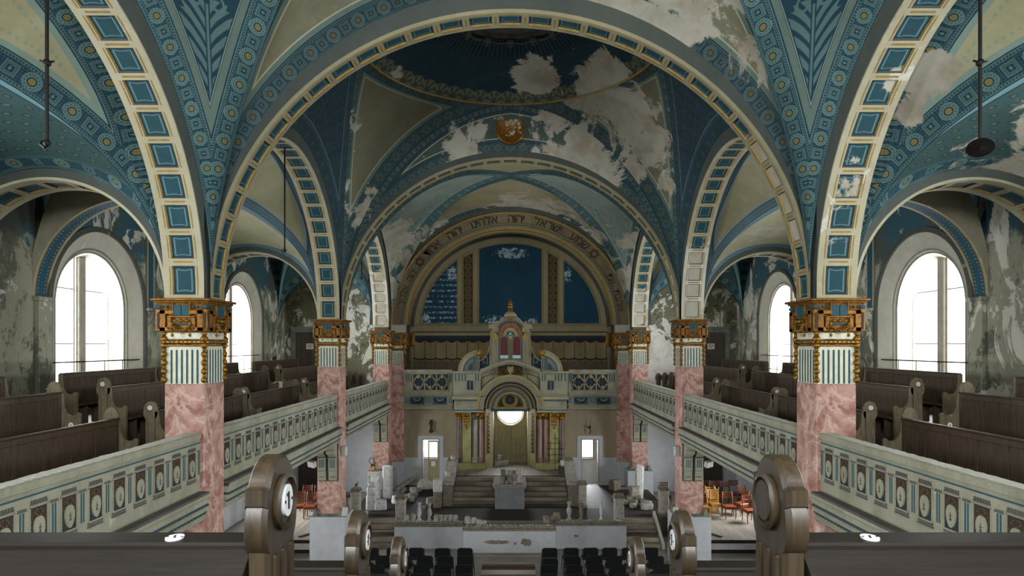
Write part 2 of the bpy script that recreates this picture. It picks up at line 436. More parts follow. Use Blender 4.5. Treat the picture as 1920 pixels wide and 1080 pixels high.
# ------------------------------------------------------------------ painted vaults
def rings(g, r, specs, col, base):
    c = base
    for r0, w in specs: c = g.mix(c, col, g.line(r, r0, w))
    return c
def band(g, s, d, w, per, dark, mid, light, gold):
    """a painted border w wide along an edge: lines, medallions every per metres and framed squares between"""
    y = d - w / 2; x = (g.fr(s / per) - 0.5) * per; x2 = per / 2 - g.abs(x)
    n = g.noise(g.vec(s * 14.0, d * 14.0), 1.0, 2.0, 0.5)
    c = g.mix(dark, mid, g.sm(n, 0.42, 0.58) * 0.35)
    k = w / 0.55
    fil = g.sm(g.abs(g.sin(x * 62.0) * g.cos(y * 62.0)), 0.45, 0.7) * (1.0 - g.sm(g.abs(y), w * 0.27, w * 0.30))
    c = g.mix(c, mid, fil * 0.8)
    r = g.hyp(x, y)
    c = g.mix(c, dark, 1.0 - g.sm(r, 0.155 * k, 0.165 * k))
    for r0, ww in ((0.16 * k, 0.008), (0.135 * k, 0.006), (0.10 * k, 0.009)): c = g.mix(c, light, g.line(r, r0, ww))
    pet = g.sm(g.cos(g.at2(x, y) * 12.0), -0.2, 0.4) * g.gt(r, 0.108 * k) * g.lt(r, 0.128 * k)
    c = g.mix(c, light, pet * 0.6)
    c = g.mix(c, gold, (1.0 - g.sm(r, 0.058 * k, 0.068 * k)) * (0.45 + 0.45 * g.sm(g.cos(g.at2(x, y) * 8.0), -0.3, 0.3)))
    q = g.mx(g.abs(x2), g.abs(y))
    c = g.mix(c, dark, 1.0 - g.sm(q, 0.115 * k, 0.12 * k))
    for r0, ww in ((0.118 * k, 0.007), (0.095 * k, 0.005), (0.07 * k, 0.006)): c = g.mix(c, light, g.line(q, r0, ww) * 0.8)
    rd = g.abs(x2) * 1.5 + g.abs(y)
    c = g.mix(c, light, (1.0 - g.sm(rd, 0.04 * k, 0.055 * k)) * 0.7)
    e = g.abs(y)
    c = g.mix(c, light, g.line(e, w * 0.5 - 0.03, 0.007) * 0.9)
    dots = g.line(e, w * 0.5 - 0.055, 0.012) * g.sm(g.abs(g.fr(s * 22.0) - 0.5), 0.2, 0.3)
    c = g.mix(c, light, dots * 0.7)
    c = g.mix(c, light, g.line(e, w * 0.5 - 0.078, 0.005) * 0.7)
    return c
def palmette(g, u, v, hgt):
    """1 where a leafy candelabrum hgt tall stands on v = 0"""
    U = g.abs(u) / hgt; W = v / hgt
    q = g.fr((W - U * 1.5 + U * U * 1.9) * 8.0)
    leaf = g.sm(g.abs(q - 0.5), 0.14, 0.26)
    env = 0.36 * g.sq(g.mx(g.sin(g.mn(g.mx(W, 0.0), 1.0) * 2.75), 0.0001)) * (0.86 + 0.14 * g.sin(q * 2 * PI - 1.2))
    body = leaf * g.lt(U, env) * g.gt(U, 0.025) * g.gt(W, 0.02) * g.lt(W, 1.0)
    vein = g.line(g.abs(q - 0.95), 0.0, 0.05)
    stem = g.lt(U, 0.012) * g.gt(W, 0.0) * g.lt(W, 0.95)
    r2 = g.hyp(U - 0.14, W + 0.03); cu = g.line(r2, 0.075, 0.016)
    r3 = g.hyp(U - 0.10, W - 0.98); cu2 = g.line(r3, 0.06, 0.014)
    return g.mx(g.mx(body, stem), g.mx(cu, cu2))
def greek(g, u, v, c):
    fx = g.fr(u / c) - 0.5; fy = g.fr(v / c) - 0.5
    q = g.mx(g.abs(fx), g.abs(fy)); ln = g.gt(g.fr(q * 4.0), 0.5)
    cut = g.gt(fx, 0.0) * g.lt(g.abs(fy + 0.06), 0.06)
    return ln * (1.0 - cut)
def seps(g, name):
    return g.xyz(g.attr(name))
PEEL = '#a3a092'
def finish(g, c, rough, amt, blobs, k=0.35, scale=1.0, tan='#8a7d66'):
    m = peel_mask(g, amt, blobs, scale)
    w = g.mix(hexc(PEEL), hexc(tan), g.sm(g.noise(g.pos(), 1.7, 5.0, 0.6), 0.45, 0.65) * 0.6)
    c = g.mix(c, w, m)
    c = grime(g, c, k, 0.7, (0.45, 0.43, 0.37, 1), 0.8)
    return g.out(c, rough, 0, m * -0.5 + g.noise(g.pos(), 10.0, 3.0, 0.6) * 0.3, 0.3, 0.02, 0.2)

BL = dict(dark=hexc('#1c3843'), mid=hexc('#315058'), light=hexc('#65807b'), gold=hexc('#8a7a3c'))
BD = dict(dark=hexc('#1c3139'), mid=hexc('#2c464d'), light=hexc('#50625f'), gold=hexc('#655732'))

def vault_cream(name, B, w1, w2, per, amt, blobs, field='#8a8666', edge='#596a62', orn=True, w_in=0.11, dot=False, soft=None):
    """cream field between painted borders along two edges (attributes pa, pb)"""
    g = G(name); s1, d1, t = seps(g, 'pa'); s2, d2, t2 = seps(g, 'pb')
    f = g.mix(hexc(field), tuple(q * 0.8 for q in hexc(field)[:3]) + (1,), g.noise(g.pos(), 2.2, 5.0, 0.6))
    e = g.mn(d1 - w1, d2 - w2)
    if orn:
        u = (d1 - d2); dd = g.mn(s1, s2)
        n = g.noise(g.vec(d1 * 3.0, d2 * 3.0), 1.0, 1.0, 0.4, 2.2)
        sc = g.sm(g.abs(n - 0.5), 0.0, 0.05); zone = (1.0 - g.sm(e, 0.55, 0.95)) * (1.0 - g.sm(dd, 5.5, 7.0))
        f = g.mix(f, hexc(edge), (1.0 - sc) * zone * 0.6)
        f = g.mix(f, hexc(edge), g.sm(g.noise(g.vec(d1 * 7.0, d2 * 7.0, 3.0), 1.0, 2.0, 0.5), 0.52, 0.58) * zone * 0.45)
    if dot:
        f = g.mix(f, hexc(edge), g.line(e, 0.22, 0.028) * g.sm(g.abs(g.fr(g.mn(s1, s2) * 10.0) - 0.5), 0.18, 0.28) * 0.7)
    f = g.mix(f, hexc(edge), 1.0 - g.sm(e, w_in - 0.02, w_in))
    f = g.mix(f, hexc('#9a9a80'), g.line(e, w_in, 0.018))
    if soft:                                   # plain striped ribs
        def st(d, w):
            e = g.abs(d - w / 2) / w
            q = g.mix(hexc(soft), tuple(v * 0.62 for v in hexc(soft)[:3]) + (1,), g.line(e, 0.42, 0.05)); return g.mix(q, tuple(v * 1.5 for v in hexc(soft)[:3]) + (1,), g.line(e, 0.22, 0.05) * 0.5)
        c = g.mix(f, st(d1, w1), g.lt(d1, w1)); c = g.mix(c, st(d2, w2), g.lt(d2, w2) * g.gt(d1, d2 * w1 / w2))
    else:
        c = g.mix(f, band(g, s1, d1, w1, per, **B), g.lt(d1, w1))
        c = g.mix(c, band(g, s2, d2, w2, per * 0.92, **B), g.lt(d2, w2) * g.gt(d1, d2 * w1 / w2))
    M[name] = finish(g, c, 0.85, amt, blobs)

def vault_blue(name, B, w1, w2, per, amt, blobs, s0=3.0, edge='#5d6e66', inner='#1b3641'):
    """blue V panel with palmette and key pattern between two borders"""
    g = G(name); s1, d1, t = seps(g, 'pa'); s2, d2, t2 = seps(g, 'pb')
    e = g.mn(d1 - w1, d2 - w2)
    f = g.mix(hexc(inner), tuple(q * 1.25 for q in hexc(inner)[:3]) + (1,), g.noise(g.pos(), 3.0, 4.0, 0.6))
    u = (d1 - d2) * 0.6
    pm = palmette(g, u, s1 - s0 - 0.55, 1.75)
    pm = pm * g.gt(e, 0.14)
    f = g.mix(f, B['light'], pm * 0.6)
    gk = greek(g, u + 0.28, s1 - s0, 0.56) * g.gt(s1, s0 + 2.5) * g.gt(e, 0.14)
    f = g.mix(f, B['light'], gk * 0.5)
    f = g.mix(f, hexc(edge), 1.0 - g.sm(e, 0.095, 0.105))
    f = g.mix(f, hexc('#7f8c7f'), g.line(e, 0.115, 0.008))
    c = g.mix(f, band(g, s1, d1, w1, per, **B), g.lt(d1, w1))
    c = g.mix(c, band(g, s2, d2, w2, per, **B), g.lt(d2, w2) * g.gt(d1, d2 * w1 / w2))
    M[name] = finish(g, c, 0.85, amt, blobs)

def vault_dots(name, B, w1, w2, per, amt, blobs, field='#36504f'):
    """blue-green field of small ringed dots (aisle webs above the cross arches)"""
    g = G(name); s1, d1, t = seps(g, 'pa'); s2, d2, t2 = seps(g, 'pb')
    k = 0.24
    x = s2 / k; y = d2 / k
    yy = g.fl(y); fx = (g.fr(x + 0.5 * g.fr(yy * 0.5) * 2.0) - 0.5) * k; fy = (g.fr(y) - 0.5) * k
    r = g.hyp(fx, fy)
    f = g.mix(hexc(field), tuple(q * 0.8 for q in hexc(field)[:3]) + (1,), g.noise(g.pos(), 4.0, 5.0, 0.6))
    f = g.mix(f, B['dark'], g.line(r, 0.05, 0.012) * 0.8)
    f = g.mix(f, B['gold'], (1.0 - g.sm(r, 0.015, 0.03)) * 0.45)
    f = g.mix(f, B['dark'], (1.0 - g.sm(g.hyp(g.abs(fx) - k / 2, g.abs(fy) - k / 2), 0.012, 0.022)) * 0.6)
    c = g.mix(f, hexc('#5d8086'), g.lt(d1, w1))
    c = g.mix(c, B['dark'], g.line(d1, w1, 0.03))
    c = g.mix(c, B['light'], g.line(d1, w1 * 0.6, 0.015))
    c = g.mix(c, band(g, s2, d2 - 0.03, w2, per, **B), g.lt(d2, w2) * g.gt(d1, d2 * w1 / w2))
    M[name] = finish(g, c, 0.85, amt, blobs)

vault_cream('nave_cream', BD, 0.42, 0.40, 0.56, 0.0, [((3.4, 11.9, 13.7), 3.0, 0.36), ((1.6, 11.6, 14.2), 2.4, 0.2), ((5.2, 11.6, 11.8), 0.9, 0.2)], field='#77725a')
vault_blue('nave_blue', BL, 0.42, 0.38, 0.50, -0.10, [((4.95, 11.75, 10.9), 0.9, 0.30), ((4.3, 11.0, 12.2), 0.5, 0.25), ((5.4, 12.0, 9.6), 0.7, 0.2)], s0=2.55)
vault_cream('pend_cream', BD, 0.38, 0.26, 0.42, 0.01, [((3.0, 20.3, 14.1), 2.7, 0.42), ((4.3, 20.9, 12.8), 1.6, 0.3), ((-4.7, 20.9, 11.8), 1.5, 0.3), ((-4.0, 19.7, 13.9), 1.5, 0.26)], field='#6f6950')
vault_cream('lunette_grey', BD, 0.20, 0.34, 0.40, 0.05, [((1.6, 21.5, 14.0), 2.2, 0.36), ((2.8, 21.6, 13.2), 1.6, 0.28), ((-1.3, 21.5, 14.0), 1.1, 0.3)], field='#46574f', edge='#2f4249')
BD2 = dict(BD, light=hexc('#2f454b'))
vault_blue('lunette_blue', BD2, 0.22, 0.34, 0.5, -0.08, [], s0=3.2, inner='#1e323c', edge='#2c4550')
vault_cream('choir_cream', BD, 0.36, 0.30, 0.5, 0.04, [((-4.6, 29.4, 11.8), 3.0, 0.5), ((0.4, 30.6, 13.7), 2.6, 0.42), ((4.2, 29.8, 12.3), 3.0, 0.46)], field='#8d8769')
vault_cream('choir_blue', BL, 0.32, 0.3, 0.45, 0.05, [((-5.4, 29.0, 10.6), 3.4, 0.5), ((5.4, 28.6, 10.2), 3.2, 0.5)], field='#7d8a80', edge='#4c6468')
vault_cream('aisle_cream', BL, 0.44, 0.42, 0.62, -0.02, [((9.6, 8.8, 11.4), 3.2, 0.5), ((6.62, 10.35, 11.55), .55, 0.6), ((6.5, 10.85, 11.0), 0.45, 0.6), ((8.6, 24.5, 11.8), 1.5, 0.2)], field='#a3a07e', edge='#7c8f83', orn=False, dot=True)
vault_cream('aisle_cream_thin', BL, 0.26, 0.22, 0.5, -0.02, [((8.6, 20.5, 11.2), 2.0, 0.26), ((7.2, 20.9, 10.6), 1.5, 0.2)], field='#a39f80', edge='#8d9890', orn=False, w_in=0.07, soft='#586f78')
vault_dots('aisle_dots', BL, 0.22, 0.40, 0.9, 0.01, [((9.8, 10.6, 10.9), 3.0, 0.5), ((-10.0, 10.4, 10.4), 1.7, 0.36)])

# small dome over the middle bay: pa = (arc length, radius, angle)
g = G('dome_blue'); s, r, a = seps(g, 'pa')
c = g.mix(hexc('#1a2e37'), hexc('#233e47'), g.noise(g.pos(), 2.5, 5.0, 0.6))
ix = g.fr(a * 40 / (2 * PI)) - 0.5; iy = g.fr(r * 3.2) - 0.5
c = g.mix(c, hexc('#4a3f26'), 1.0 - g.sm(g.hyp(ix * r * 0.16, iy / 3.2), 0.018, 0.03))
ray = g.sm(g.abs(g.fr(a * 110 / (2 * PI)) - 0.5), 0.25, 0.3) * (1.0 - g.sm(r + g.abs(g.fr(a * 110 / (2 * PI)) - 0.5) * 0.5, 2.4, 2.9))
c = g.mix(c, hexc('#0f1a1c'), ray * 0.9)
pp = 0.46; x = (g.fr(s / pp) - 0.5) * pp; y = 3.9 - r
sh = g.hyp(x, y - 0.05)
fan = g.lt(sh, 0.30) * g.gt(y, 0.0)
th = g.at2(x, y)
leaf = g.sm(g.cos(th * 9.0), -0.4, 0.1)
c = g.mix(c, hexc('#6d6b50'), fan * (leaf * 0.55 + 0.25))
c = g.mix(c, hexc('#6d6b50'), g.line(sh, 0.29, 0.02) * g.gt(y, 0.0) * 0.5)
c = g.mix(c, hexc('#1a2e34'), g.lt(sh, 0.09) * 0.6)
M['dome_blue'] = finish(g, c, 0.8, -0.06, [((0.6, 20.3, 15.6), 1.2, 0.62), ((2.2, 19.9, 15.4), 1.7, 0.42), ((3.1, 19.3, 15.3), 1.2, 0.5), ((-3.4, 19.2, 15.2), 0.6, 0.5)])

# blue coffer of the arches: pa = (across 0..1, along 0..1, size)
def coffer(name, amt, blobs):
    g = G(name); u, v, sz = seps(g, 'pa')
    c = g.mix(hexc('#183841'), hexc('#22474f'), g.noise(g.pos(), 5.0, 4.0, 0.6))
    eu = 0.5 - g.abs(u - 0.5); ev = 0.5 - g.abs(v - 0.5)
    sag = g.line(ev - 0.10 * g.sin(eu * PI), 0.03, 0.022) * g.gt(eu, 0.14)
    c = g.mix(c, hexc('#7d9c9c'), sag * g.sm(g.abs(g.fr(u * 18.0) - 0.5), 0.05, 0.25) * 0.6)
    ch = g.line(eu, 0.15 + 0.0, 0.035) * g.gt(ev, 0.10) * g.sm(g.abs(g.fr(v * 16.0 + g.abs(eu - 0.15) * 12.0) - 0.5), 0.05, 0.22)
    c = g.mix(c, hexc('#7d9c9c'), ch * 0.65)
    c = g.mix(c, hexc('#112c3a'), 1.0 - g.sm(g.mn(eu, ev), 0.03, 0.05))
    M[name] = finish(g, c, 0.75, amt, blobs, k=0.2)
PB = [((-6.0, 11.2, 10.3), 0.45, 0.35), ((5.9, 21.5, 9.3), 2.1, 0.9), ((5.1, 12.5, 10.3), 1.9, 0.75), ((6.2, 10.4, 11.5), 0.6, 0.5), ((-5.7, 29.6, 9.2), 2.2, 0.8), ((5.7, 29.8, 9.0), 1.5, 0.8)]
coffer('coffer_blue', -0.06, PB)
weathered('arch_cream', '#a6a187', '#c4c1b2', 0.03, k=0.3, scale=1.4, blobs=[(p, r, k * 0.6) for p, r, k in PB], gs=0.9, dark=(0.5, 0.48, 0.42, 1))
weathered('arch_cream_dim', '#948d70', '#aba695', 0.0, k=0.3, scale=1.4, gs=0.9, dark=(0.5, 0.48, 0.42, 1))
weathered('arch_side', '#4c524c', '#858275', -0.03, k=0.35, scale=1.4, gs=0.9)

# ------------------------------------------------------------------ choir recess
weathered('choir_stone', '#8b8264', '#a39b82', -0.02, k=0.4, scale=1.6, gs=1.2, dark=(0.45, 0.42, 0.36, 1))
weathered('letter_band', '#776a50', '#948873', 0.02, k=0.6, scale=1.8, gs=1.2, dark=(0.4, 0.36, 0.3, 1))
g = G('night_blue'); p = g.pos(); x, y, z = g.xyz(p)
c = g.mix(hexc('#14303f'), hexc('#1c4153'), g.noise(p, 1.5, 5.0, 0.6))
ix = g.fr(x * 4.2) - 0.5; iz = g.fr(z * 4.2) - 0.5
c = g.mix(c, hexc('#3a3420'), (1.0 - g.sm(g.hyp(ix, iz), 0.06, 0.10)) * 0.8)
n = g.noise(p, 5.5, 8.0, 0.72, 0.4) + 0.25 * g.noise(p, 1.2, 3.0, 0.5)
def bl(q, sc, r0, r1): return 1.0 - g.sm(g.dist(g.vscale(p, sc), tuple(a * b for a, b in zip(q, sc))), r0, r1)
top = bl((0, 34, 12.05), (.34, 1, 1.1), .2, .62); low = g.mx(bl((-.75, 34, 8.55), (.5, 1, .8), .1, .70), bl((1.0, 34, 8.5), (.6, 1, .8), .05, .62))
mid = bl((0, 34, 9.6), (.7, 1, .6), .1, .9) * 0.3
rt = g.mx(bl((2.95, 34, 10.9), (1.0, 1, .55), .1, .5), bl((-2.95, 34, 11.0), (.8, 1, .7), .15, .6)); bt = bl((-4.4, 34, 8.6), (1, 1, 1), .2, .6)
m = g.sm(n + 0.42 * g.mx(g.mx(top, low), g.mx(g.mx(rt, bt), mid)), 0.98, 1.06)
rows = g.sm(g.sin(z * 22.5), 0.15, 0.6) * g.lt(x, -2.5) * g.lt(z, 11.0)
mk = g.sm(g.noise(g.vec(x * 9.0, z * 5.0, g.fl(z * 22.5 / (2 * PI) + 0.25) * 3.1), 1.0, 4.0, 0.75), 0.47, 0.56)
rows = rows * mk * (1.0 - g.line(x, -3.75, 0.12) * 0.7)
c = g.mix(c, hexc('#93a2a4'), g.mx(m, rows * 0.85))
M['night_blue'] = g.out(c, 0.8, 0, None, spec=0.15)
g = G('scroll_strip'); p = g.pos(); x, y, z = g.xyz(p)
fx = g.abs(x) - 2.17; fz = (g.fr(z * 2.6) - 0.5) / 2.6; r = g.hyp(fx, fz)
c = g.mix(hexc('#2b2419'), hexc('#5a4b2d'), g.line(r, 0.15, 0.03)); c = g.mix(c, hexc('#5a4b2d'), g.line(r, 0.07, 0.025))
c = g.mix(c, hexc('#6e5c36'), g.sm(g.noise(p, 16.0, 3.0, 0.6), 0.6, 0.65) * 0.6)
M['scroll_strip'] = g.out(c, 0.8)
g = G('drapery'); p = g.pos(); x, y, z = g.xyz(p)
c = g.mix(hexc('#867857'), hexc('#6b5f44'), g.noise(g.vscale(p, (1.5, 1, .4)), 2.0, 5.0, 0.6))
q = g.fr(x / 0.548); e = g.mn(q, 1.0 - q)
c = g.mix(c, hexc('#2a241a'), 1.0 - g.sm(e, 0.015, 0.045))
sc = 7.44 + 0.5 * (q - 0.5) * (q - 0.5)
c = g.mix(c, hexc('#2c1f1a'), g.sm(z - sc, -0.005, 0.01)); c = g.mix(c, hexc('#1e3340'), g.sm(z, 7.66, 7.68))
fr_ = 6.58 + 0.3 * (q - 0.5) * (q - 0.5)
c = g.mix(c, hexc('#25211b'), g.line(z - fr_, 0.0, 0.05)); c = g.mix(c, hexc('#4b4538'), (1.0 - g.sm(z, 6.50, 6.53)) * 0.8)
c = grime(g, c, 0.5, 1.2)
M['drapery'] = g.out(c, 0.85)

# ------------------------------------------------------------------ vault geometry
def near_poly(P, poly):
    """distance from points P to a polyline and arc length of the nearest spot"""
    Aa, Bb = poly[:-1], poly[1:]; D = Bb - Aa; L = np.linalg.norm(D, axis=1); S0 = np.concatenate([[0], np.cumsum(L)[:-1]])
    bd = np.full(len(P), 1e9); bs = np.zeros(len(P))
    for a, d, l, s0 in zip(Aa, D, L, S0):
        if l < 1e-9: continue
        t = np.clip(((P - a) @ d) / (l * l), 0, 1); q = a + t[:, None] * d
        dd = np.linalg.norm(P - q, axis=1); m = dd < bd
        bd[m] = dd[m]; bs[m] = s0 + t[m] * l
    return bd, bs
def edge_attr(P, polys):
    sh = P.shape[:2]; F = P.reshape(-1, 3); bd = np.full(len(F), 1e9); bs = np.zeros(len(F))
    for p in polys:
        d, s = near_poly(F, np.asarray(p, float)); m = d < bd; bd[m] = d[m]; bs[m] = s[m]
    return np.stack([bs, bd, np.zeros_like(bd)], 1).reshape(sh[0], sh[1], 3)

def groin_bay(name, cx, cy, a, b, z0, rT, rL, Hc, p, matsT, matsL, which='NSEW', nt=26, nq=41):
    """cross vault on a rectangle; sectors N,S (walls at +-b in y) and E,W (walls at +-a in x)"""
    mb = MB(); mats = []
    G_ = lambda t: Hc * (1 - (1 - t) ** 2) ** p
    tt = 1 - np.cos(np.linspace(0, PI / 2, nt)); qq = np.sin(np.linspace(-PI / 2, PI / 2, nq))
    for k in which:
        T = k in 'NS'; r = rT if T else rL
        R_ = lambda t: np.maximum(r + (Hc - r) * np.sin(t * PI / 2), G_(t))
        t = tt[:, None]; q = qq[None, :]
        h = G_(t) + (R_(t) - G_(t)) * np.sqrt(np.maximum(0, 1 - q * q))
        if T:
            sgn = 1 if k == 'N' else -1
            X = cx + a * (1 - t) * q; Y = cy + sgn * b * (1 - t) + 0 * q
        else:
            sgn = 1 if k == 'E' else -1
            X = cx + sgn * a * (1 - t) + 0 * q; Y = cy + b * (1 - t) * q
        P = np.stack([X, Y, z0 + h], 2)
        pa = edge_attr(P, [P[:, 0], P[:, -1]])
        w = P[0]; mid = nq // 2
        pb = edge_attr(P, [w[:mid + 1], w[::-1][:mid + 1]])
        m = matsT[k] if isinstance(matsT, dict) and T else (matsL[k] if isinstance(matsL, dict) and not T else (matsT if T else matsL))
        if m not in mats: mats.append(m)
        mb.grid(P, mi=mats.index(m), attrs={'pa': pa, 'pb': pb}, flip=(k in 'NW'))
    return struct(mb.build(name, [M[m] for m in mats], smooth=35))

def arch(name, axis, c, z0, a, b, w0, w1, ring, n, cw, mats, parent=None, back=True, edge=0.09, long_first=1.0):
    """round arch with coffered soffit. axis T: spans in x, thick in y. axis L: spans in y, thick in x"""
    mb = MB(); clamp = False
    def P(th, w, dr=0.0):
        u = c + (a + dr) * math.cos(th); z = z0 + (b + dr) * math.sin(th)
        if dr > .06 or clamp: u = min(max(u, c - a), c + a)
        return (u, w, z) if axis == 'T' else (w, u, z)
    wm = (w0 + w1) / 2; c0, c1 = wm - cw / 2, wm + cw / 2
    wts = [long_first] + [1.0] * (n - 2) + [long_first]; tot = sum(wts); ths = [0]
    for w in wts: ths.append(ths[-1] + PI * w / tot)
    flip = axis == 'L'
    for i in range(n):
        t0, t1 = ths[i], ths[i + 1]; m = (t1 - t0) * 0.11
        rows = [t0, t0 + m, (t0 + t1) / 2, t1 - m, t1]
        W = [w0, c0, c1, w1]
        for r in range(4):
            for s in range(3):
                if s == 1 and r in (1, 2): continue
                q = [P(rows[r], W[s]), P(rows[r], W[s + 1]), P(rows[r + 1], W[s + 1]), P(rows[r + 1], W[s])]
                mb.add(q, [(0, 1, 2, 3)], 0)
        d = 0.03; g = 0.02; dt = g / max(a, b)
        for (ra, rb) in ((rows[1], rows[2]), (rows[2], rows[3])):       # gold cheeks along the sides
            for wa, s in ((c0, g), (c1, -g)):
                mb.add([P(ra, wa), P(rb, wa), P(rb, wa + s, d), P(ra, wa + s, d)], [(0, 1, 2, 3)], 3)
        for ra, s in ((rows[1], dt), (rows[3], -dt)):
            mb.add([P(ra, c0), P(ra, c1), P(ra + s, c1 - g, d), P(ra + s, c0 + g, d)], [(0, 1, 2, 3)], 1)
        R = [rows[1] + dt, rows[2], rows[3] - dt]
        G3 = np.array([[P(t, c0 + g, d), P(t, c1 - g, d)] for t in R])
        at = np.array([[(0, v, 0), (1, v, 0)] for v in (0, .5, 1)], float)
        mb.grid(G3, mi=2, attrs={'pa': at})
        mb.add([P(t0 - dt * .8, c0 + .03, -.004), P(t0 - dt * .8, c1 - .03, -.004), P(t0 + dt * .8, c1 - .03, -.004), P(t0 + dt * .8, c0 + .03, -.004)], [(0, 1, 2, 3)], 3)
        for wa, s in ((c0 - .045, .018), (c1 + .045, -.018)):             # thin gold line beside each coffer
            mb.add([P(rows[1], wa, -.003), P(rows[1], wa + s, -.003), P(rows[3], wa + s, -.003), P(rows[3], wa, -.003)], [(0, 1, 2, 3)], 3)
    K = 72; th = [PI * i / K for i in range(K + 1)]
    for w, lo, hi, mi in ((w0, 0, edge, 0), (w0, edge, ring, 1), (w1, 0, edge, 0), (w1, edge, ring, 1)):
        G3 = np.array([[P(t, w, lo), P(t, w, hi)] for t in th]); mb.grid(G3, mi=mi, flip=(w == w1))
    return struct(mb.build(name, [M[m] for m in mats], parent, smooth=30))

# ---- floors, envelope
def sbox(name, m, *b, c=0.0):
    return struct(MB().box(*b, c=c).build(name, M[m]))
sbox('floor', 'hall_floor', -11.9, 11.9, -4.2, 35.0, -0.3, 0.0)
sbox('ceiling_roof', 'stone_dark', -12.2, 12.2, -4.4, 35.2, 18.2, 18.5)
sbox('wall_rear', 'wall_grey', -12.2, 12.2, -4.4, -4.0, 0, 18.2)
sbox('wall_front', 'wall_tan', -12.2, 12.2, 31.25, 31.5, 13.6, 18.2)

# ---- nave vaults
T1 = (12.25, 12.84); T2 = (21.75, 22.34)
NB1 = (3.1, 12.27); NB2 = (12.82, 21.77); NB3 = (22.32, 31.02)
groin_bay('ceiling_1', 0, sum(NB1) / 2, A, (NB1[1] - NB1[0]) / 2, ZS + .1, 5.62, 4.7, 6.8, .62, 'nave_cream', 'nave_blue', nt=34, nq=53)
groin_bay('ceiling_3', 0, sum(NB3) / 2, A, (NB3[1] - NB3[0]) / 2, ZS, 5.65, 4.5, 6.0, .58, 'choir_cream', 'choir_blue')

def dome_bay(cx, cy, a, b, z0):
    rr, hr = 3.9, 6.92
    g_ = lambda f: .96 * np.sqrt(np.maximum(0, 1 - (1 - f) ** 2)) + .04 * f
    mb = MB(); F = 1 - np.cos(np.linspace(0, PI / 2, 30)); nq = 22
    for sx in (1, -1):
        for sy in (1, -1):
            f = F[:, None]; q = np.linspace(0, 1, nq)[None, :]
            rx = rr * np.cos(q * PI / 2); ry = rr * np.sin(q * PI / 2)
            X = a + f * (rx - a); Y = b + f * (ry - b); Z = z0 + hr * g_(f) + 0 * q
            P = np.stack([cx + sx * X, cy + sy * Y, Z], 2)
            rim = P[-1]; rib = P[:, -1]; fold = P[:, 0]
            pa = edge_attr(P, [rib, rim]); pb = edge_attr(P, [fold])
            mb.grid(P, mi=0, attrs={'pa': pa, 'pb': pb}, flip=(sx * sy < 0))
    for k in range(4):
        T = k < 2; s = 1 if k % 2 == 0 else -1
        f = np.concatenate([F, (2 - F[::-1])[1:]])[:, None]; fc = np.minimum(f, 2 - f); side = np.where(f <= 1, 1.0, -1.0)
        q = np.linspace(0, 1, 13)[None, :]
        hw = (5.5 if T else 4.72) * np.sqrt(np.maximum(0, 1 - (1 - fc) ** 2)); hr_ = hr * g_(fc)
        Z = z0 + hw + (hr_ - hw) * q
        if T:
            X = side * a * (1 - fc) + 0 * q; Y = s * (b - (b - rr) * fc * q)
        else:
            Y = side * b * (1 - fc) + 0 * q; X = s * (a - (a - rr) * fc * q)
        P = np.stack([cx + X, cy + Y, Z], 2); n = len(F)
        pa = edge_attr(P, [P[:n, -1], P[::-1][:n, -1]]); pb = edge_attr(P, [P[:n, 0], P[::-1][:n, 0]])
        mb.grid(P, mi=1 if T else 2, attrs={'pa': pa, 'pb': pb}, flip=(k in (0, 3)))
    global CEIL2
    CEIL2 = root = struct(mb.build('ceiling_2', [M['pend_cream'], M['lunette_grey'], M['lunette_blue']], smooth=35))
    R = np.linspace(rr, 1.7, 14); An = np.linspace(0, 2 * PI, 97)
    r, an = np.meshgrid(R, An, indexing='ij')
    P = np.stack([cx + r * np.cos(an), cy + r * np.sin(an), z0 + hr + 1.14 * ((rr - r) / 2.2) ** .85], 2)
    at = np.stack([r * 0 + rr * an, r, an], 2)
    d = MB(); d.grid(P, attrs={'pa': at}, flip=True)
    struct(d.build('dome_lining', M['dome_blue'], root, smooth=40))
    t = MB(); t.tube([(cx + 3.93 * math.cos(x), cy + 3.93 * math.sin(x), z0 + hr - .02) for x in np.linspace(0, 2 * PI, 97)[:-1]], .035, 6, close=True)
    struct(t.build('rim_moulding', M['gold_line'], root, smooth=40))
    u = MB(); zt = z0 + hr + 1.14                                      # carved ring with volutes around the top opening
    u.lathe([(1.78, -.02), (1.72, -.10), (1.60, -.12), (1.55, -.02), (1.50, .1), (1.50, 1.0), (0.02, 1.05)], cx, cy, zt, 48)
    for i in range(16):
        an = 2 * PI * i / 16
        u.push(TR((cx, cy, zt)) @ RZ(an)); u.lathe([(0.10, -.09), (.12, 0), (.10, .09)], 1.72, 0, -.16, 10, axis='y'); u.ball(1.76, 0, -.27, .07)
        u.box(1.62, 1.76, -.11, .11, -.12, .02, .02); u.pop()
        m = an + PI / 16
        u.tube([(cx + (1.72) * math.cos(m + e), cy + 1.72 * math.sin(m + e), zt - .14 - .09 * math.cos(e * 8)) for e in np.linspace(-.17, .17, 9)], .035, 6)
    struct(u.build('ring_carving', M['stone_dark'], root, smooth=40))
dome_bay(0, sum(NB2) / 2, A, (NB2[1] - NB2[0]) / 2, ZS)

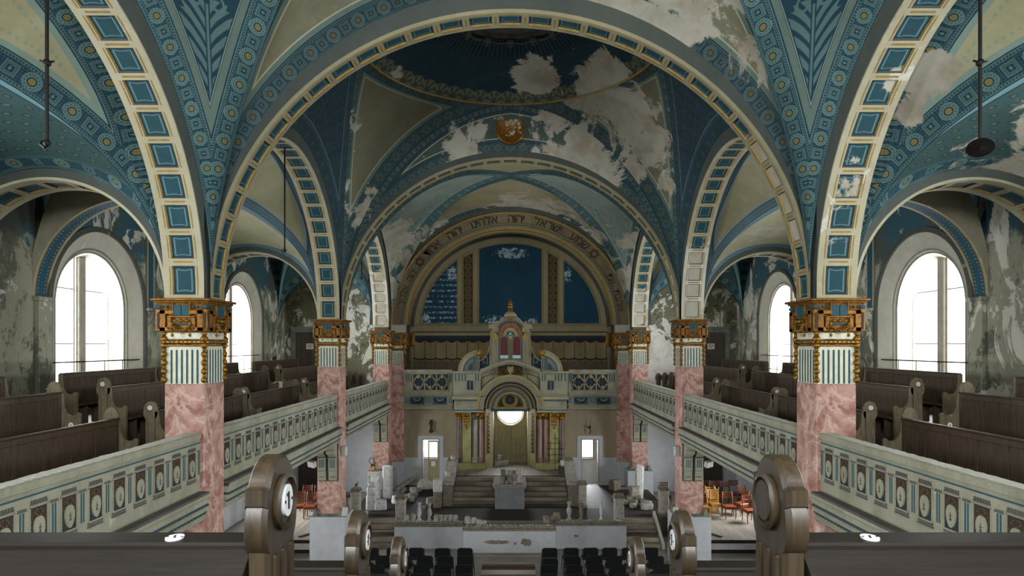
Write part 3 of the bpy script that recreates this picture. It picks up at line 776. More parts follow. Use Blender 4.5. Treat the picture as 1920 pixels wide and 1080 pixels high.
# ---- nave arches
AM = ['arch_cream', 'arch_side', 'coffer_blue', 'gold_line']
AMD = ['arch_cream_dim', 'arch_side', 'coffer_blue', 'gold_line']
arch('trim_1', 'T', 0, ZS, A, 5.32, T1[0], T1[1], .55, 31, .34, AMD, edge=.07)
arch('trim_2', 'T', 0, ZS, A, 5.28, T2[0], T2[1], .55, 31, .34, AMD, edge=.07)
k = 3
for sx in (-1, 1):
    for i in range(3):
        y0, y1 = PY[i][1], PY[i + 1][0]; r = (y1 - y0) / 2
        x0, x1 = (A, AO) if sx > 0 else (-AO, -A)
        arch('trim_%d' % k, 'L', (y0 + y1) / 2, ZS, r, r, x0, x1, .55, 25, .42, AM, edge=.03, long_first=1.25); k += 1
# solid cores where arches meet above each pier
for sx in (-1, 1):
    for i in (1, 2, 3):
        z1 = ZS - (.16 if i == 3 else 0)
        struct(MB().box(sx * (A + .06), sx * (AO - .06), PY[i][0] + .06, PY[i][1] - .06, z1, 12.6).build('trim_%d' % k, M['arch_side'])); k += 1

# ---- aisle arches and vaults
XC = (AO + WALL) / 2; RA = (WALL - AO) / 2
for sx in (-1, 1):
    for i in (1, 2):
        arch('trim_%d' % k, 'T', sx * XC, ZS, RA, RA, PY[i][0], PY[i][1], .22, 13, .40, ['rib_cream', 'arch_side', 'coffer_blue', 'gold_line'], edge=.05); k += 1
        # respond on the outer wall carrying the arch
        x0, x1 = sorted((sx * (WALL - .26), sx * WALL))
        mb = MB(); mb.box(x0, x1, PY[i][0], PY[i][1], 0, ZS, .02)
        struct(mb.build('trim_%d' % k, M['wall_mottled'])); k += 1
for sx in (-1, 1):
    for i in range(3):
        y0, y1 = PY[i][1] - .02, PY[i + 1][0] + .02
        T, L = [('aisle_dots', 'aisle_cream'), ('aisle_brown', 'aisle_cream_thin'), ('aisle_dots', 'aisle_cream_thin')][i]
        outer = 'E' if sx > 0 else 'W'; inner = 'W' if sx > 0 else 'E'
        Ld = {inner: L, outer: ['aisle_brown', 'aisle_dots', 'aisle_dots'][i]}
        Td = {'N': T, 'S': T} if i != 1 else {'N': 'aisle_cream_thin', 'S': 'aisle_brown'}
        groin_bay('ceiling_%d' % (4 + i + (3 if sx > 0 else 0)), sx * XC, (y0 + y1) / 2, RA + .02, (y1 - y0) / 2, ZS, RA + .2, (y1 - y0) / 2 + .12, 3.35, .42, Td, Ld, nt=22, nq=33)

# transverse ribs framing each window bay, resting on wall pilasters
def rib(name, xc, y0, y1, sx):
    mb = MB(); zr = ZS + .25; th = [PI * .62 * i / 30 for i in range(31)]; ym = (y0 + y1) / 2
    P = lambda t, y, d=0.0: (xc + sx * (RA + d * .3) * math.cos(t), y, zr + (RA + d) * math.sin(t))
    for ya, yb, d, mi in ((y0, y0 + .05, 0, 0), (y0 + .05, y0 + .09, 0, 2), (y0 + .09, y1 - .09, .0, 1), (y1 - .09, y1 - .05, 0, 2), (y1 - .05, y1, 0, 0)):
        mb.grid(np.array([[P(t, ya, d), P(t, yb, d)] for t in th]), mi=mi)
    for y in (y0, y1): mb.grid(np.array([[P(t, y, 0), P(t, y, .3 + 1.5 * math.sin(t) ** 2)] for t in th]), mi=0)
    mb.grid(np.array([[P(th[-1], y0, 0), P(th[-1], y1, 0)], [P(th[-1], y0, 1.6), P(th[-1], y1, 1.6)]]), mi=0)
    for t in np.linspace(.05, PI * .6, 48):
        for y in (y0 + .15, y1 - .15): mb.ball(*P(t, y, -.002), .012, 4, 3, mi=3)
    o = struct(mb.build(name, [M[m] for m in ('rib_cream_worn', 'rib_blue', 'gold_line', 'light_blue')], smooth=30))
    p = MB(); p.box(*sorted((sx * (WALL - .12), sx * WALL)), y0 + .04, y1 - .04, 4.75, zr - .02, .015); p.box(*sorted((sx * (WALL - .16), sx * WALL)), y0, y1, zr - .10, zr, .015)
    struct(p.build('pilaster', M['wall_mottled'], o))
for sx in (-1, 1):
    for i in (1, 2):
        c = (PY[i][1] + PY[i + 1][0]) / 2
        for d in (-2.24, 2.24):
            if i == 2: continue
            if d < 0: rib('trim_%d' % k, sx * XC, c + d - .26, c + d + .26, sx)
            else:
                m = MB(); x0, x1 = sorted((sx * (WALL - .12), sx * WALL)); m.box(x0, x1, c + d - .22, c + d + .22, 4.75, ZS + .15, .015, 0); m.box(*sorted((sx * (WALL - .16), sx * WALL)), c + d - .26, c + d + .26, ZS + .15, ZS + .25, .015, 0)
                m.box(*sorted((sx * (WALL - .05), sx * WALL)), c + d - .2, c + d + .2, ZS + .25, 10.6, 0, 1); m.box(*sorted((sx * (WALL - .056), sx * WALL)), c + d - .13, c + d + .13, ZS + .25, 10.6, 0, 2)
                struct(m.build('trim_%d' % k, [M['wall_mottled'], M['rib_cream_worn'], M['rib_blue']]))
            k += 1
# ---- outer walls with arched windows
def arch_line(cy, r, zs, sill, n=24):
    """outline of an arched opening as (y, z), from the low y sill round to the high y sill"""
    return [(cy - r, sill)] + [(cy + r * math.cos(PI - PI * i / n), zs + r * math.sin(PI - PI * i / n)) for i in range(n + 1)] + [(cy + r, sill)]
SILL = 6.05; ZW = 8.3
win_n = 1
def outer_wall(sx):
    global win_n
    mb = MB(); mb2 = MB(); mb3 = MB()
    X = sx * WALL; cuts = []
    ys = [-4.0] + [c for i in range(3) for c in (PY[i][1], PY[i + 1][0])] + [31.2]
    cys = [(PY[i][1] + PY[i + 1][0]) / 2 for i in range(3)]
    # plain stretches of wall between the openings
    edges = [-4.0]
    for c in cys: edges += [c - 1.92, c + 1.92]
    edges.append(31.2)
    for j in range(0, len(edges), 2): mb.box(X, X + sx * .9, edges[j], edges[j + 1], 4.3, 16, mi=0); mb.box(X, X + sx * .9, edges[j], edges[j + 1], 0, 4.3, mi=1)
    for c in cys:
        for a, b, e, f in ((c - 1.92, c - .9, 0, 4.3), (c + .9, c + 1.92, 0, 4.3), (c - .9, c + .9, 0, 1.5), (c - .9, c + .9, 3.4, 4.3)): mb.box(X, X + sx * .9, a, b, e, f, mi=1)
        mb.box(X, X + sx * .9, c - 1.92, c + 1.92, 4.3, SILL, mi=0)
        lw = MB(); xl = X + sx * .5  # unseen lower window, added for light under the galleries
        for a, b, e, f in ((c - .9, c - .83, 1.5, 3.4), (c + .83, c + .9, 1.5, 3.4), (c - .9, c + .9, 1.5, 1.57), (c - .9, c + .9, 3.33, 3.4), (c - .04, c + .04, 1.5, 3.4), (c - .9, c + .9, 2.7, 2.75)): lw.box(xl - .03, xl + .03, a, b, e, f, .004)
        lo = struct(lw.build('window_%d' % (win_n + 20), M['white_frame'])); struct(MB().box(xl - .004, xl + .004, c - .84, c + .84, 1.56, 3.34).build('window_pane', M['glass'], lo)); win_n += 1
        o = arch_line(c, 1.92, ZW, SILL, 32)[1:-1]
        poly = o + [(c + 1.92, 16), (c - 1.92, 16)]
        mb.prism(poly, X, X + sx * .9, 'x')
        rings = [(0, 1.92), (.20, 1.52), (.20, 1.46), (.26, 1.42), (.26, 1.39), (.60, 1.27), (.60, 1.36), (.72, 1.36)]
        for a, b in zip(rings[:-1], rings[1:]):
            la = arch_line(c, a[1], ZW, SILL, 32); lb = arch_line(c, b[1], ZW, SILL, 32)
            P = np.array([[(X + sx * a[0], y, z) for y, z in la], [(X + sx * b[0], y, z) for y, z in lb]])
            (mb2 if b[1] > 1.38 else mb3).grid(P, flip=sx > 0, mi=0 if b[1] > 1.5 else (2 if b[1] > 1.38 else 0))
        mb3.box(X + sx * .05, X + sx * .85, c - 1.9, c + 1.9, SILL - .06, SILL + .01)
        l1 = arch_line(c, 1.92, ZW, SILL, 40); l2 = arch_line(c, 2.06, ZW, SILL, 40); 
        P = np.array([[(X - sx * .0, y, z) for y, z in l1], [(X - sx * .05, y, z) for y, z in l1], [(X - sx * .05, y, z) for y, z in l2], [(X, y, z) for y, z in l2]])
        mb2.grid(P, mi=1, flip=sx > 0)
    w = struct(mb.build('wall_left' if sx < 0 else 'wall_right', [M['wall_mottled'], M['whitewash']]))
    struct(mb2.build('window_splay', [M['reveal_grey'], M['rib_dark'], M['reveal_step']], w, smooth=40))
    struct(mb3.build('window_reveal', M['reveal_white'], w, smooth=40))
    for c in cys:
        xg = X + sx * .66
        fr = MB(); pane = MB()
        for s, m in ((-1, 1), (1, 1)):
            ya, yb = (c - 1.30, c - .13) if s < 0 else (c + .13, c + 1.30)
            L = [(y, z) for y, z in arch_line(c, 1.30, ZW, SILL + .02, 40) if (y - c) * s >= .13 - 1e-6]
            zt = ZW + math.sqrt(1.30 ** 2 - .13 ** 2)
            L = (L + [(ya if s > 0 else yb, zt), (ya if s > 0 else yb, SILL + .02)]) if s < 0 else ([(ya, SILL + .02), (ya, zt)] + L)
            if s > 0: L = L[::1]
            cen = Vector((sum(p[0] for p in L) / len(L), sum(p[1] for p in L) / len(L)))
            inn = [(p[0] + (cen.x - p[0]) * .085, p[1] + (cen.y - p[1]) * .045) for p in L]
            n = len(L)
            for xa, xb, la, lb in ((xg - .04, xg - .04, L, inn), (xg + .04, xg + .04, L, inn), (xg - .04, xg + .04, inn, inn)):
                P = np.array([[(xa, y, z) for y, z in la + la[:1]], [(xb, y, z) for y, z in lb + lb[:1]]]); fr.grid(P)
            b = pane.add([(xg, y, z) for y, z in inn], [tuple(range(len(inn)))])
            for zb in (7.35, 8.75): fr.box(xg - .02, xg + .02, min(p[0] for p in inn if abs(p[1] - zb) < 1.2), max(p[0] for p in inn if abs(p[1] - zb) < .5 or True) if s < 0 else c + (1.22 if zb < ZW else 1.1), zb - .014, zb + .014)
        wn = struct(fr.build('window_%d' % win_n, M['white_frame'])); win_n += 1
        mu = MB().box(xg - .1, xg + .16, c - .14, c + .14, SILL, ZW + 1.29, .02)
        mu.box(xg - .05, xg + .1, c - .17, c + .17, SILL, ZW + 1.26)
        struct(mu.build('window_mullion', M['white_frame'], wn))
        struct(pane.build('window_pane', M['glass'], wn))
        xr = X + sx * .06; rl = MB(); rl.tube([(xr, c - 1.9, 6.90), (xr, c + 1.9, 6.90)], .018, 6); rl.tube([(xr, c - 1.9, 6.35), (xr, c + 1.9, 6.35)], .014, 6)
        for yy in (c - .75, c + .2, c + 1.0): rl.tube([(xr, yy, SILL), (xr, yy, 6.90)], .012, 6)
        struct(rl.build('window_rail', M['iron'], wn))
    # unseen lower windows, added to light the space under the galleries: a plain frame and pane in a white recess
    return w
outer_wall(-1); outer_wall(1)
# ------------------------------------------------------------------ piers with gilded capitals
def cap_face(gb, w, s=1.0):
    """gilded relief of one face; local x across (centre 0), -y outward, z measured from the shoulder at 0 (height .62)"""
    # material slots: 0 gold, 1 blue, 2 dark gap, 3 gold_dark
    h = w / 2
    for sg in (-1, 1):
        b = lambda a0, a1, z0, z1, d=.05, m=0: gb.box(sg * a0, sg * a1, -d, 0.0, z0, z1, .008, m)
        b(h * .72, h * .99, .02, .40); b(h * .34, h * .99, .325, .40); b(h * .52, h * .99, .02, .095, .05)
        b(h * .46, h * .64, .05, .27); b(h * .64, h * .72, .10, .325, .012, 2); b(h * .40, h * .52, .30, .326, .02, 2)
        for k in range(3): gb.box(sg * (h * .46 + k * h * .19), sg * (h * .56 + k * h * .19), -.03, 0, .435, .485, .01, 1)
        gb.ball(sg * h * .26, -.05, .21, .032, 8, 5, mi=3)
        gb.ball(sg * h * .40, -.06, .03, .034, 8, 5, mi=3); gb.ball(sg * h * .40, -.05, -.05, .03, 8, 5, mi=3)
    gb.box(-h * .62, h * .62, -.07, 0, .265, .295, .006, 0)
    gb.ball(0, -.055, .21, .036, 8, 5, mi=3)
    gb.box(-h * .36, h * .36, -.035, 0, .13, .165, .004, 1); gb.box(-h * .40, h * .40, -.045, 0, .165, .18, .004, 0)
    pts = [(h * .42 * math.cos(PI + PI * i / 10), -.055, .17 + .14 * math.sin(PI + PI * i / 10)) for i in range(11)]
    gb.tube(pts, [.018 + .022 * math.sin(PI * i / 10) for i in range(11)], 7, mi=3)
    for i in range(1, 10): gb.ball(pts[i][0], -.085, pts[i][2], .02, 6, 4, mi=0)
    for sg in (-1, 1):                                   # the pair of round headed tablets
        c = sg * h * .185; r = h * .165
        gb.prism([(c - r, .30)] + [(c + r * math.cos(PI - PI * i / 8), .46 + r * .55 * math.sin(PI * i / 8)) for i in range(9)] + [(c + r, .30)], -.045, -.005, 'y', 1)
        gb.box(sg * h * .365, sg * h * .42, -.055, 0, .30, .55, .006, 0)
    gb.box(-h * .42, h * .42, -.02, 0, .30, .54, 0, 3)
    gb.box(-h * .4, h * .4, -.05, 0, .535, .56, .01, 3)
def make_capital(w, d, z, parent, cx, cy, faces='SNWE'):
    gb = MB(); core = .07
    cc = (cx, cy)
    gb.box(cx - w / 2 - .01, cx + w / 2 + .01, cy - d / 2 - .01, cy + d / 2 + .01, z - .12, z + .02, 0, 4)       # pale neck under the relief
    gb.box(cx - w / 2 - core, cx + w / 2 + core, cy - d / 2 - core, cy + d / 2 + core, z + .0, z + .53, .01, 0)
    for e, z0, z1 in ((core + .02, .40, .43), (core + .03, .50, .53), (core + .06, .53, .565), (core + .10, .565, .61)):
        gb.box(cx - w / 2 - e, cx + w / 2 + e, cy - d / 2 - e, cy + d / 2 + e, z + z0, z + z1, .012, 0)
    for f in faces:
        ang, dist, ww = {'S': (0, d / 2, w), 'N': (PI, d / 2, w), 'E': (PI / 2, w / 2, d), 'W': (-PI / 2, w / 2, d)}[f]
        gb.push(TR((cx, cy, z)) @ RZ(ang) @ TR((0, -dist - core, 0))); cap_face(gb, ww + core * .9); gb.pop()
        gb.push(TR((cx, cy, z)) @ RZ(ang) @ TR((0, -dist - .02, 0)))          # garland under the shoulder
        n = 9
        for i in range(n): gb.ball(-ww / 2 + ww * (i + .5) / n, -.02, -.175, .05, 8, 5, sx=1.15, sz=.8, mi=3)
        gb.box(-ww / 2 - .03, ww / 2 + .03, -.02, .03, -.25, -.225, 0, 0)
        gb.pop()
    for sx in (-1, 1):
        for sy in (-1, 1):
            x, y = cx + sx * (w / 2 + .055), cy + sy * (d / 2 + .055)
            gb.box(x - .05, x + .05, y - .05, y + .05, z + .02, z + .42, .01, 0)
            gb.box(x - .018, x + .018, y - .058, y + .058, z + .06, z + .36, 0, 2); gb.box(x - .058, x + .058, y - .018, y + .018, z + .06, z + .36, 0, 2)
            gb.ball(x, y - .02, z + .21, .03, 6, 4, mi=3)
            gb.box(x - .05, x + .05, y - .06, y + .06, z + .435, z + .49, .01, 1)
    return gb.build('capital', [M[m] for m in ('gold', 'blue_paint', 'ornament_dark', 'gold_dark', 'striped_white')], parent, smooth=40)
def make_necking(w, d, z0, z1, parent, cx, cy):
    nb = MB(); nb.box(cx - w / 2 + .01, cx + w / 2 - .01, cy - d / 2 + .01, cy + d / 2 - .01, z0, z1, .006, 0)
    for ang, dist, ww in ((0, d / 2, w), (PI, d / 2, w), (PI / 2, w / 2, d), (-PI / 2, w / 2, d)):
        nb.push(TR((cx, cy, z0)) @ RZ(ang) @ TR((0, -dist + .01, 0))); n = 6; p = (ww - .16) / n
        for i in range(n):
            c = -ww / 2 + .08 + p * (i + .5); r = p * .17
            nb.prism([(c - r, .01), (c + r, .01)] + [(c + r * math.cos(PI * k / 6), z1 - z0 - .09 + r * math.sin(PI * k / 6)) for k in range(7)], -.006, .01, 'y', 1)
        nb.pop()
    return nb.build('striped_necking', [M['striped_white'], M['blue_paint']], parent)
def make_beads(w, d, z0, z1, parent, cx, cy):
    for sx in (-1, 1):
        for sy in (-1, 1):
            bb = MB(); x, y = cx + sx * (w / 2 + .0), cy + sy * (d / 2 + .0); n = 4; p = (z1 - z0 - .08) / n
            for i in range(n):
                zz = z0 + p * (i + .5); bb.ball(x, y, zz, .058, 10, 7)
                bb.lathe([(.02, -.03), (.036, -.012), (.036, .012), (.02, .03)], x, y, zz + p / 2, 8)
            for k, r in ((z1 + .0, .062), (z1 + .12, .068), (z1 + .22, .05)): bb.ball(x, y, k, r, 10, 7)
            bb.build('bead_chain', M['gold_dark'], parent, smooth=50)
def make_pier(cx, cy, w, d, zb, zp, zn, zc, label, name='marble_pier', ped=.22, root=None):
    """zb foot, zp pedestal top, zn bottom of the striped block, zc shoulder of the capital"""
    root = root or thing(name, (cx, cy, zb), label, 'pillar', 'marble piers with gilded capitals')
    p = MB(); e = ped; p.box(cx - w / 2 - e, cx + w / 2 + e, cy - d / 2 - e * .5, cy + d / 2 + e * .5, zb, zp, .015)
    p.build('pedestal', M['wall_grey'], root)
    b = MB()
    for k, (ee, z0, z1) in enumerate(((.07, 0, .03), (.045, .03, .06), (.02, .06, .08))):
        b.box(cx - w / 2 - ee, cx + w / 2 + ee, cy - d / 2 - ee, cy + d / 2 + ee, zp + z0, zp + z1, .012)
    for sx in (-1, 1):
        for sy in (-1, 1):
            x, y = cx + sx * (w / 2 + .05), cy + sy * (d / 2 + .05)
            b.prism([(-.09, 0), (.09, 0), (.06, .12), (.02, .24), (-.02, .24), (-.06, .12)], y - .05, y + .05, 'y') if False else b.push(TR((x, y, zp + .03))).prism([(-.08, 0), (.08, 0), (.05, .13), (0, .25), (-.05, .13)], -.05, .05, 'y').pop()
    if ped > .1: b.build('base_moulding', M['stone_green'], root)
    s = MB(); s.box(cx - w / 2, cx + w / 2, cy - d / 2, cy + d / 2, zp, zn, .02); s.build('marble_shaft', M['marble_pink'], root)
    make_necking(w, d, zn, zc - .24, root, cx, cy); make_beads(w, d, zn, zc - .24, root, cx, cy); make_capital(w, d, zc, root, cx, cy)
    return root
PW, PD = AO - A, PY[1][1] - PY[1][0]
PX = (A + AO) / 2
ordn = {1: 'nearest', 2: 'middle', 3: 'far'}
pier0 = make_pier(-PX, (PY[1][0] + PY[1][1]) / 2, PW, PD, 0, 1.75, 6.6, 7.54, 'tall pink marble pier on the left with gilded striped capital, largest and nearest')
def pier_copy(sx, i, dz, label):
    c = copy_tree(pier0); c.location = (sx * PX, (PY[i][0] + PY[i][1]) / 2, dz); c['label'] = label
    return c
pier_copy(1, 1, 0, 'tall pink marble pier on the right with gilded striped capital, largest and nearest')
pier_copy(-1, 2, 0, 'pink marble pier on whitewashed pedestal, halfway along the left gallery')
pier_copy(1, 2, 0, 'pink marble pier on whitewashed pedestal, halfway along the right gallery')
p3l = pier_copy(-1, 3, -.16, 'distant pink marble pier ending the left gallery beside the rubble pile')
p3r = pier_copy(1, 3, -.16, 'distant pink marble pier ending the right gallery near the open doorway')
# the far piers turn the corner into the choir recess with a narrower shaft and a gilded scroll
for sx, pr in ((-1, p3l), (1, p3r)):
    make_pier(sx * 5.28, 31.32, .60, .70, 0, 1.85, 6.45, 7.30, '', ped=.02, root=pr)
    mb = MB(); x0, x1 = sorted((sx * 4.90, sx * 4.99))
    mb.box(x0, x1, 31.6, 34.0, 7.25, 7.92, .02, 0)
    mb.lathe([(.0, -.03), (.26, -.03), (.26, .03), (.0, .03)], (x0 + x1) / 2 - sx * .05, 31.75, 7.62, 18, 0, axis='x')
    mb.lathe([(.0, -.05), (.13, -.05), (.13, .05), (.0, .05)], (x0 + x1) / 2 - sx * .07, 31.75, 7.62, 14, 1, axis='x')
    for j in range(10): mb.box(x0 - .02, x1 + .02, 31.9 + j * .2, 32.0 + j * .2, 7.3, 7.86, .02, 1)
    mb.build('scroll_frieze', [M['gold'], M['gold_dark']], pr)

for sx in (-1, 1):
    m = MB(); m.box(*sorted((sx * 4.96, sx * 5.60)), 30.98, 31.7, 7.88, ZS + .14, .01); struct(m.build('trim_%d' % k, M['rail_white'])); k += 1
# ------------------------------------------------------------------ side galleries: floors, parapets, brackets
GY0 = 3.4
for sx in (-1, 1):
    sbox('gallery_floor', 'pew_wood', *sorted((sx * 5.70, sx * WALL)), -3.9, 31.0, 4.22, 4.75)
    sbox('gallery_floor', 'pew_wood', *sorted((sx * 6.75, sx * WALL)), 3.0, 31.0, 4.75, 4.85)
    sbox('gallery_floor', 'pew_wood', *sorted((sx * 7.80, sx * WALL)), 3.0, 31.0, 4.85, 5.32)
    sbox('gallery_floor', 'pew_wood', *sorted((sx * 8.85, sx * WALL)), 3.0, 31.0, 5.32, 5.60)
def rough_rail(mb, x0, x1, y0, y1, z0, z1, n, mi=0):
    P = []
    for i in range(n + 1):
        y = y0 + (y1 - y0) * i / n; j = lambda a: random.uniform(-a, a)
        P.append([(x0 + j(.003), y, z0 + j(.003)), (x0 + j(.006), y, z1 - .02 + j(.007)), (x0 + .03, y, z1 + j(.006)), (x1 - .03, y, z1 + j(.005)), (x1, y, z1 - .03), (x1, y, z0)])
    A_ = np.array(P); mb.grid(A_[:, :3], mi=0, flip=True); mb.grid(A_[:, 2:5], mi=1, flip=True); mb.grid(A_[:, 4:], mi=0, flip=True)
    mb.add(P[0], [tuple(range(6))], mi); mb.add(P[-1], [tuple(reversed(range(6)))], mi)
def cartouche(mirror):
    """one carved panel with an oval shield; world coordinates of the right gallery, built around y = 0"""
    mb = MB(); X = 5.63
    b = lambda y0, y1, z0, z1, d, m: mb.box(X - d, X + .002, y0, y1, z0, z1, 0, m)
    b(-.14, .14, 4.95, 5.39, .003, 1)                               # dark ground
    for y in np.linspace(-.115, .115, 9): b(y - .006, y + .006, 4.96, 5.12, .005, 6)
    oval = [(.090 * math.cos(t) * (1 + .14 * math.sin(t)), 5.125 + .148 * math.sin(t)) for t in np.linspace(0, 2 * PI, 25)[:-1]]
    mb.prism(oval, X - .022, X + .002, 'x', 0)
    mb.prism([(a * .0 + .012 * c, 5.135 + .05 * s) for c, s, a in [(-1, -1, 0), (1, -1, 0), (.4, 1, 0), (-.4, 1, 0)]], X - .024, X - .02, 'x', 4)
    mb.box(X - .024, X - .02, -.028, .028, 5.13, 5.142, 0, 4); mb.box(X - .024, X - .02, -.022, .022, 5.07, 5.095, 0, 4)
    for s in (-1, 1):
        for i in range(7): mb.ball(X - .004, s * (.02 + .017 * i), 5.352 - .006 * i * i * .6, .014, 6, 4, sx=.6, mi=3)
        for i in range(4): mb.ball(X - .004, s * .118, 5.22 - .06 * i, .013, 6, 4, sx=.6, mi=3)
    for i in range(5): mb.ball(X - .010, -.06 + .03 * i, 5.295 - .02 * math.cos((i - 2) * 1.2), .018, 6, 4, sx=.6, mi=3)
    for s in (-1, 1): b(s * .14, s * .155, 4.94, 5.40, .012, 0)       # frame
    b(-.155, .155, 5.39, 5.405, .012, 0)
    b(-.17, .15, 4.90, 4.93, .014, 5); b(-.18, .15, 4.865, 4.885, .02, 5); b(-.155, .155, 4.93, 4.95, .016, 0)
    for i in range(6): b(-.13 + .048 * i, -.105 + .048 * i, 5.43, 5.475, .012, 5)
    b(-.14, .15, 5.42, 5.432, .012, 5)
    return mb
CA = [M[m] for m in ('parapet', 'cartouche_dark', 'black_paint', 'cartouche_leaf', 'stone_dark', 'ledge_dark', 'blue_dark')]
CART = {}
def parapet(sx, i):
    side = 'left' if sx < 0 else 'right'; mir = sx < 0
    y0, y1 = (GY0 if i == 0 else PY[i][1] + .005), PY[i + 1][0] - .005
    root = thing('gallery_parapet', (sx * 5.7, (y0 + y1) / 2, 4.17), '%s gallery parapet with painted shields, %s' % (side, ['nearest stretch before the first pier', 'middle stretch between first and second pier', 'far stretch beyond the second pier'][i]), 'parapet', 'gallery parapets')
    X = 5.63
    w = MB(); w.box(X, X + .2, y0, y1, 4.60, 5.62, 0, 0)
    w.box(X - .006, X + .01, y0, y1, 5.530, 5.556, 0, 1); w.box(X - .012, X + .01, y0, y1, 5.556, 5.57, 0, 0)
    n = 16 if i < 2 else 14; p = (y1 - y0) / n if i else .541; cs = [y1 - p * (k + .5) for k in range(n)] if i else [y1 - .32 - p * k for k in range(16)]
    for c in cs:
        for e in (.246, .294):
            if c + e < y1 - .015: w.box(X - .005, X + .01, c + e - .011, c + e + .011, 4.97, 5.36, 0, 1)
        w.box(X - .012, X + .01, c + .20, min(y1 - .004, c + .34), 5.375, 5.392, 0, 2)
        w.box(X - .006, X + .01, c + .20, min(y1 - .004, c + .34), 5.40, 5.408, 0, 2)
    w.build('parapet_wall', [M['parapet'], M['blue_paint'], M['ledge_dark']], root, mirror=mir)
    r = MB(); rough_rail(r, X - .022, X + .26, y0, y1, 5.61, 5.72, int((y1 - y0) / .07)); r.build('rail_cap', [M['parapet'], M['rail_white']], root, mirror=mir)
    f = MB()
    f.box(X - .18, X + .1, y0, y1, 4.585, 4.66, .01, 2); f.box(X - .182, X + .1, y0, y1, 4.56, 4.625, .008, 0)
    f.box(X - .15, X + .25, y0, y1, 4.44, 4.585, 0, 0); f.box(X - .156, X, y0, y1, 4.425, 4.448, 0, 1); f.box(X - .17, X, y0, y1, 4.405, 4.424, 0, 3)
    f.box(X - .12, X + .25, y0, y1, 4.30, 4.42, 0, 0); f.box(X - .135, X, y0, y1, 4.285, 4.30, 0, 1)
    for k in range(int((y1 - y0) / .11)): f.box(X - .13, X, y0 + .02 + k * .11, y0 + .07 + k * .11, 4.255, 4.285, 0, 2)
    f.box(X - .10, X + .25, y0, y1, 4.19, 4.30, 0, 0); f.box(X - .12, X + .25, y0, y1, 4.165, 4.20, .01, 0)
    f.build('fascia', [M['parapet'], M['blue_paint'], M['ledge_dark'], M['stone_dark']], root, mirror=mir)
    for k, c in enumerate(cs):
        if side not in CART: CART[side] = cartouche(mir).build('cartouche_panel', CA, None, smooth=40, mirror=mir); o = CART[side]
        else: o = CART[side].copy(); COL.objects.link(o)
        o.parent = root; o.location = Vector((0, c, 0)) - wloc(root)
    return root
for sx in (-1, 1):
    for i in range(3): parapet(sx, i)
def bracket(sx, i):
    """painted corbels on the face of a pier under the gallery beam"""
    side = 'left' if sx < 0 else 'right'; y = PY[i][0]; mir = sx < 0
    root = thing('gallery_bracket', (sx * PX, y, 2.9), 'cream and blue striped bracket under the %s gallery, on the %s pier' % (side, {2: 'middle', 3: 'distant'}[i]), 'bracket', 'gallery brackets')
    b = MB(); b.box(PX - .33, PX + .30, y - .05, y - .004, 2.90, 4.1, .01, 0); b.build('back_plate', M['stone_dark'], root, mirror=mir)
    for c in (PX - .17, PX + .17):
        k = MB(); w = .125
        prof = [(y - .05, 2.92), (y - .14, 2.95), (y - .16, 3.3), (y - .18, 3.34), (y - .18, 3.70), (y - .22, 3.74), (y - .34, 3.80), (y - .40, 3.95), (y - .40, 4.12), (y - .05, 4.12)]
        k.prism(prof, c - w, c + w, 'x', 0)
        k.box(c - w - .02, c + w + .02, y - .235, y - .004, 3.66, 3.70, .005, 2)
        for e in (-.06, .0, .06): k.box(c + e - .013, c + e + .013, y - .184, y - .1, 3.36, 3.62, 0, 1)
        for e in (-.06, -.02, .02, .06): k.ball(c + e, y - .16, 3.06, .018, 6, 4, mi=2)
        k.box(c - w - .004, c + w + .004, y - .166, y - .004, 3.24, 3.27, 0, 2)
        k.lathe([(.0, -w - .01), (.085, -w - .01), (.085, w + .01), (0, w + .01)], c, y - .36, 3.90, 14, 0, axis='x')
        k.build('corbel', [M['parapet'], M['blue_paint'], M['stone_green']], root, mirror=mir, smooth=35)
for sx in (-1, 1):
    for i in (2, 3): bracket(sx, i)
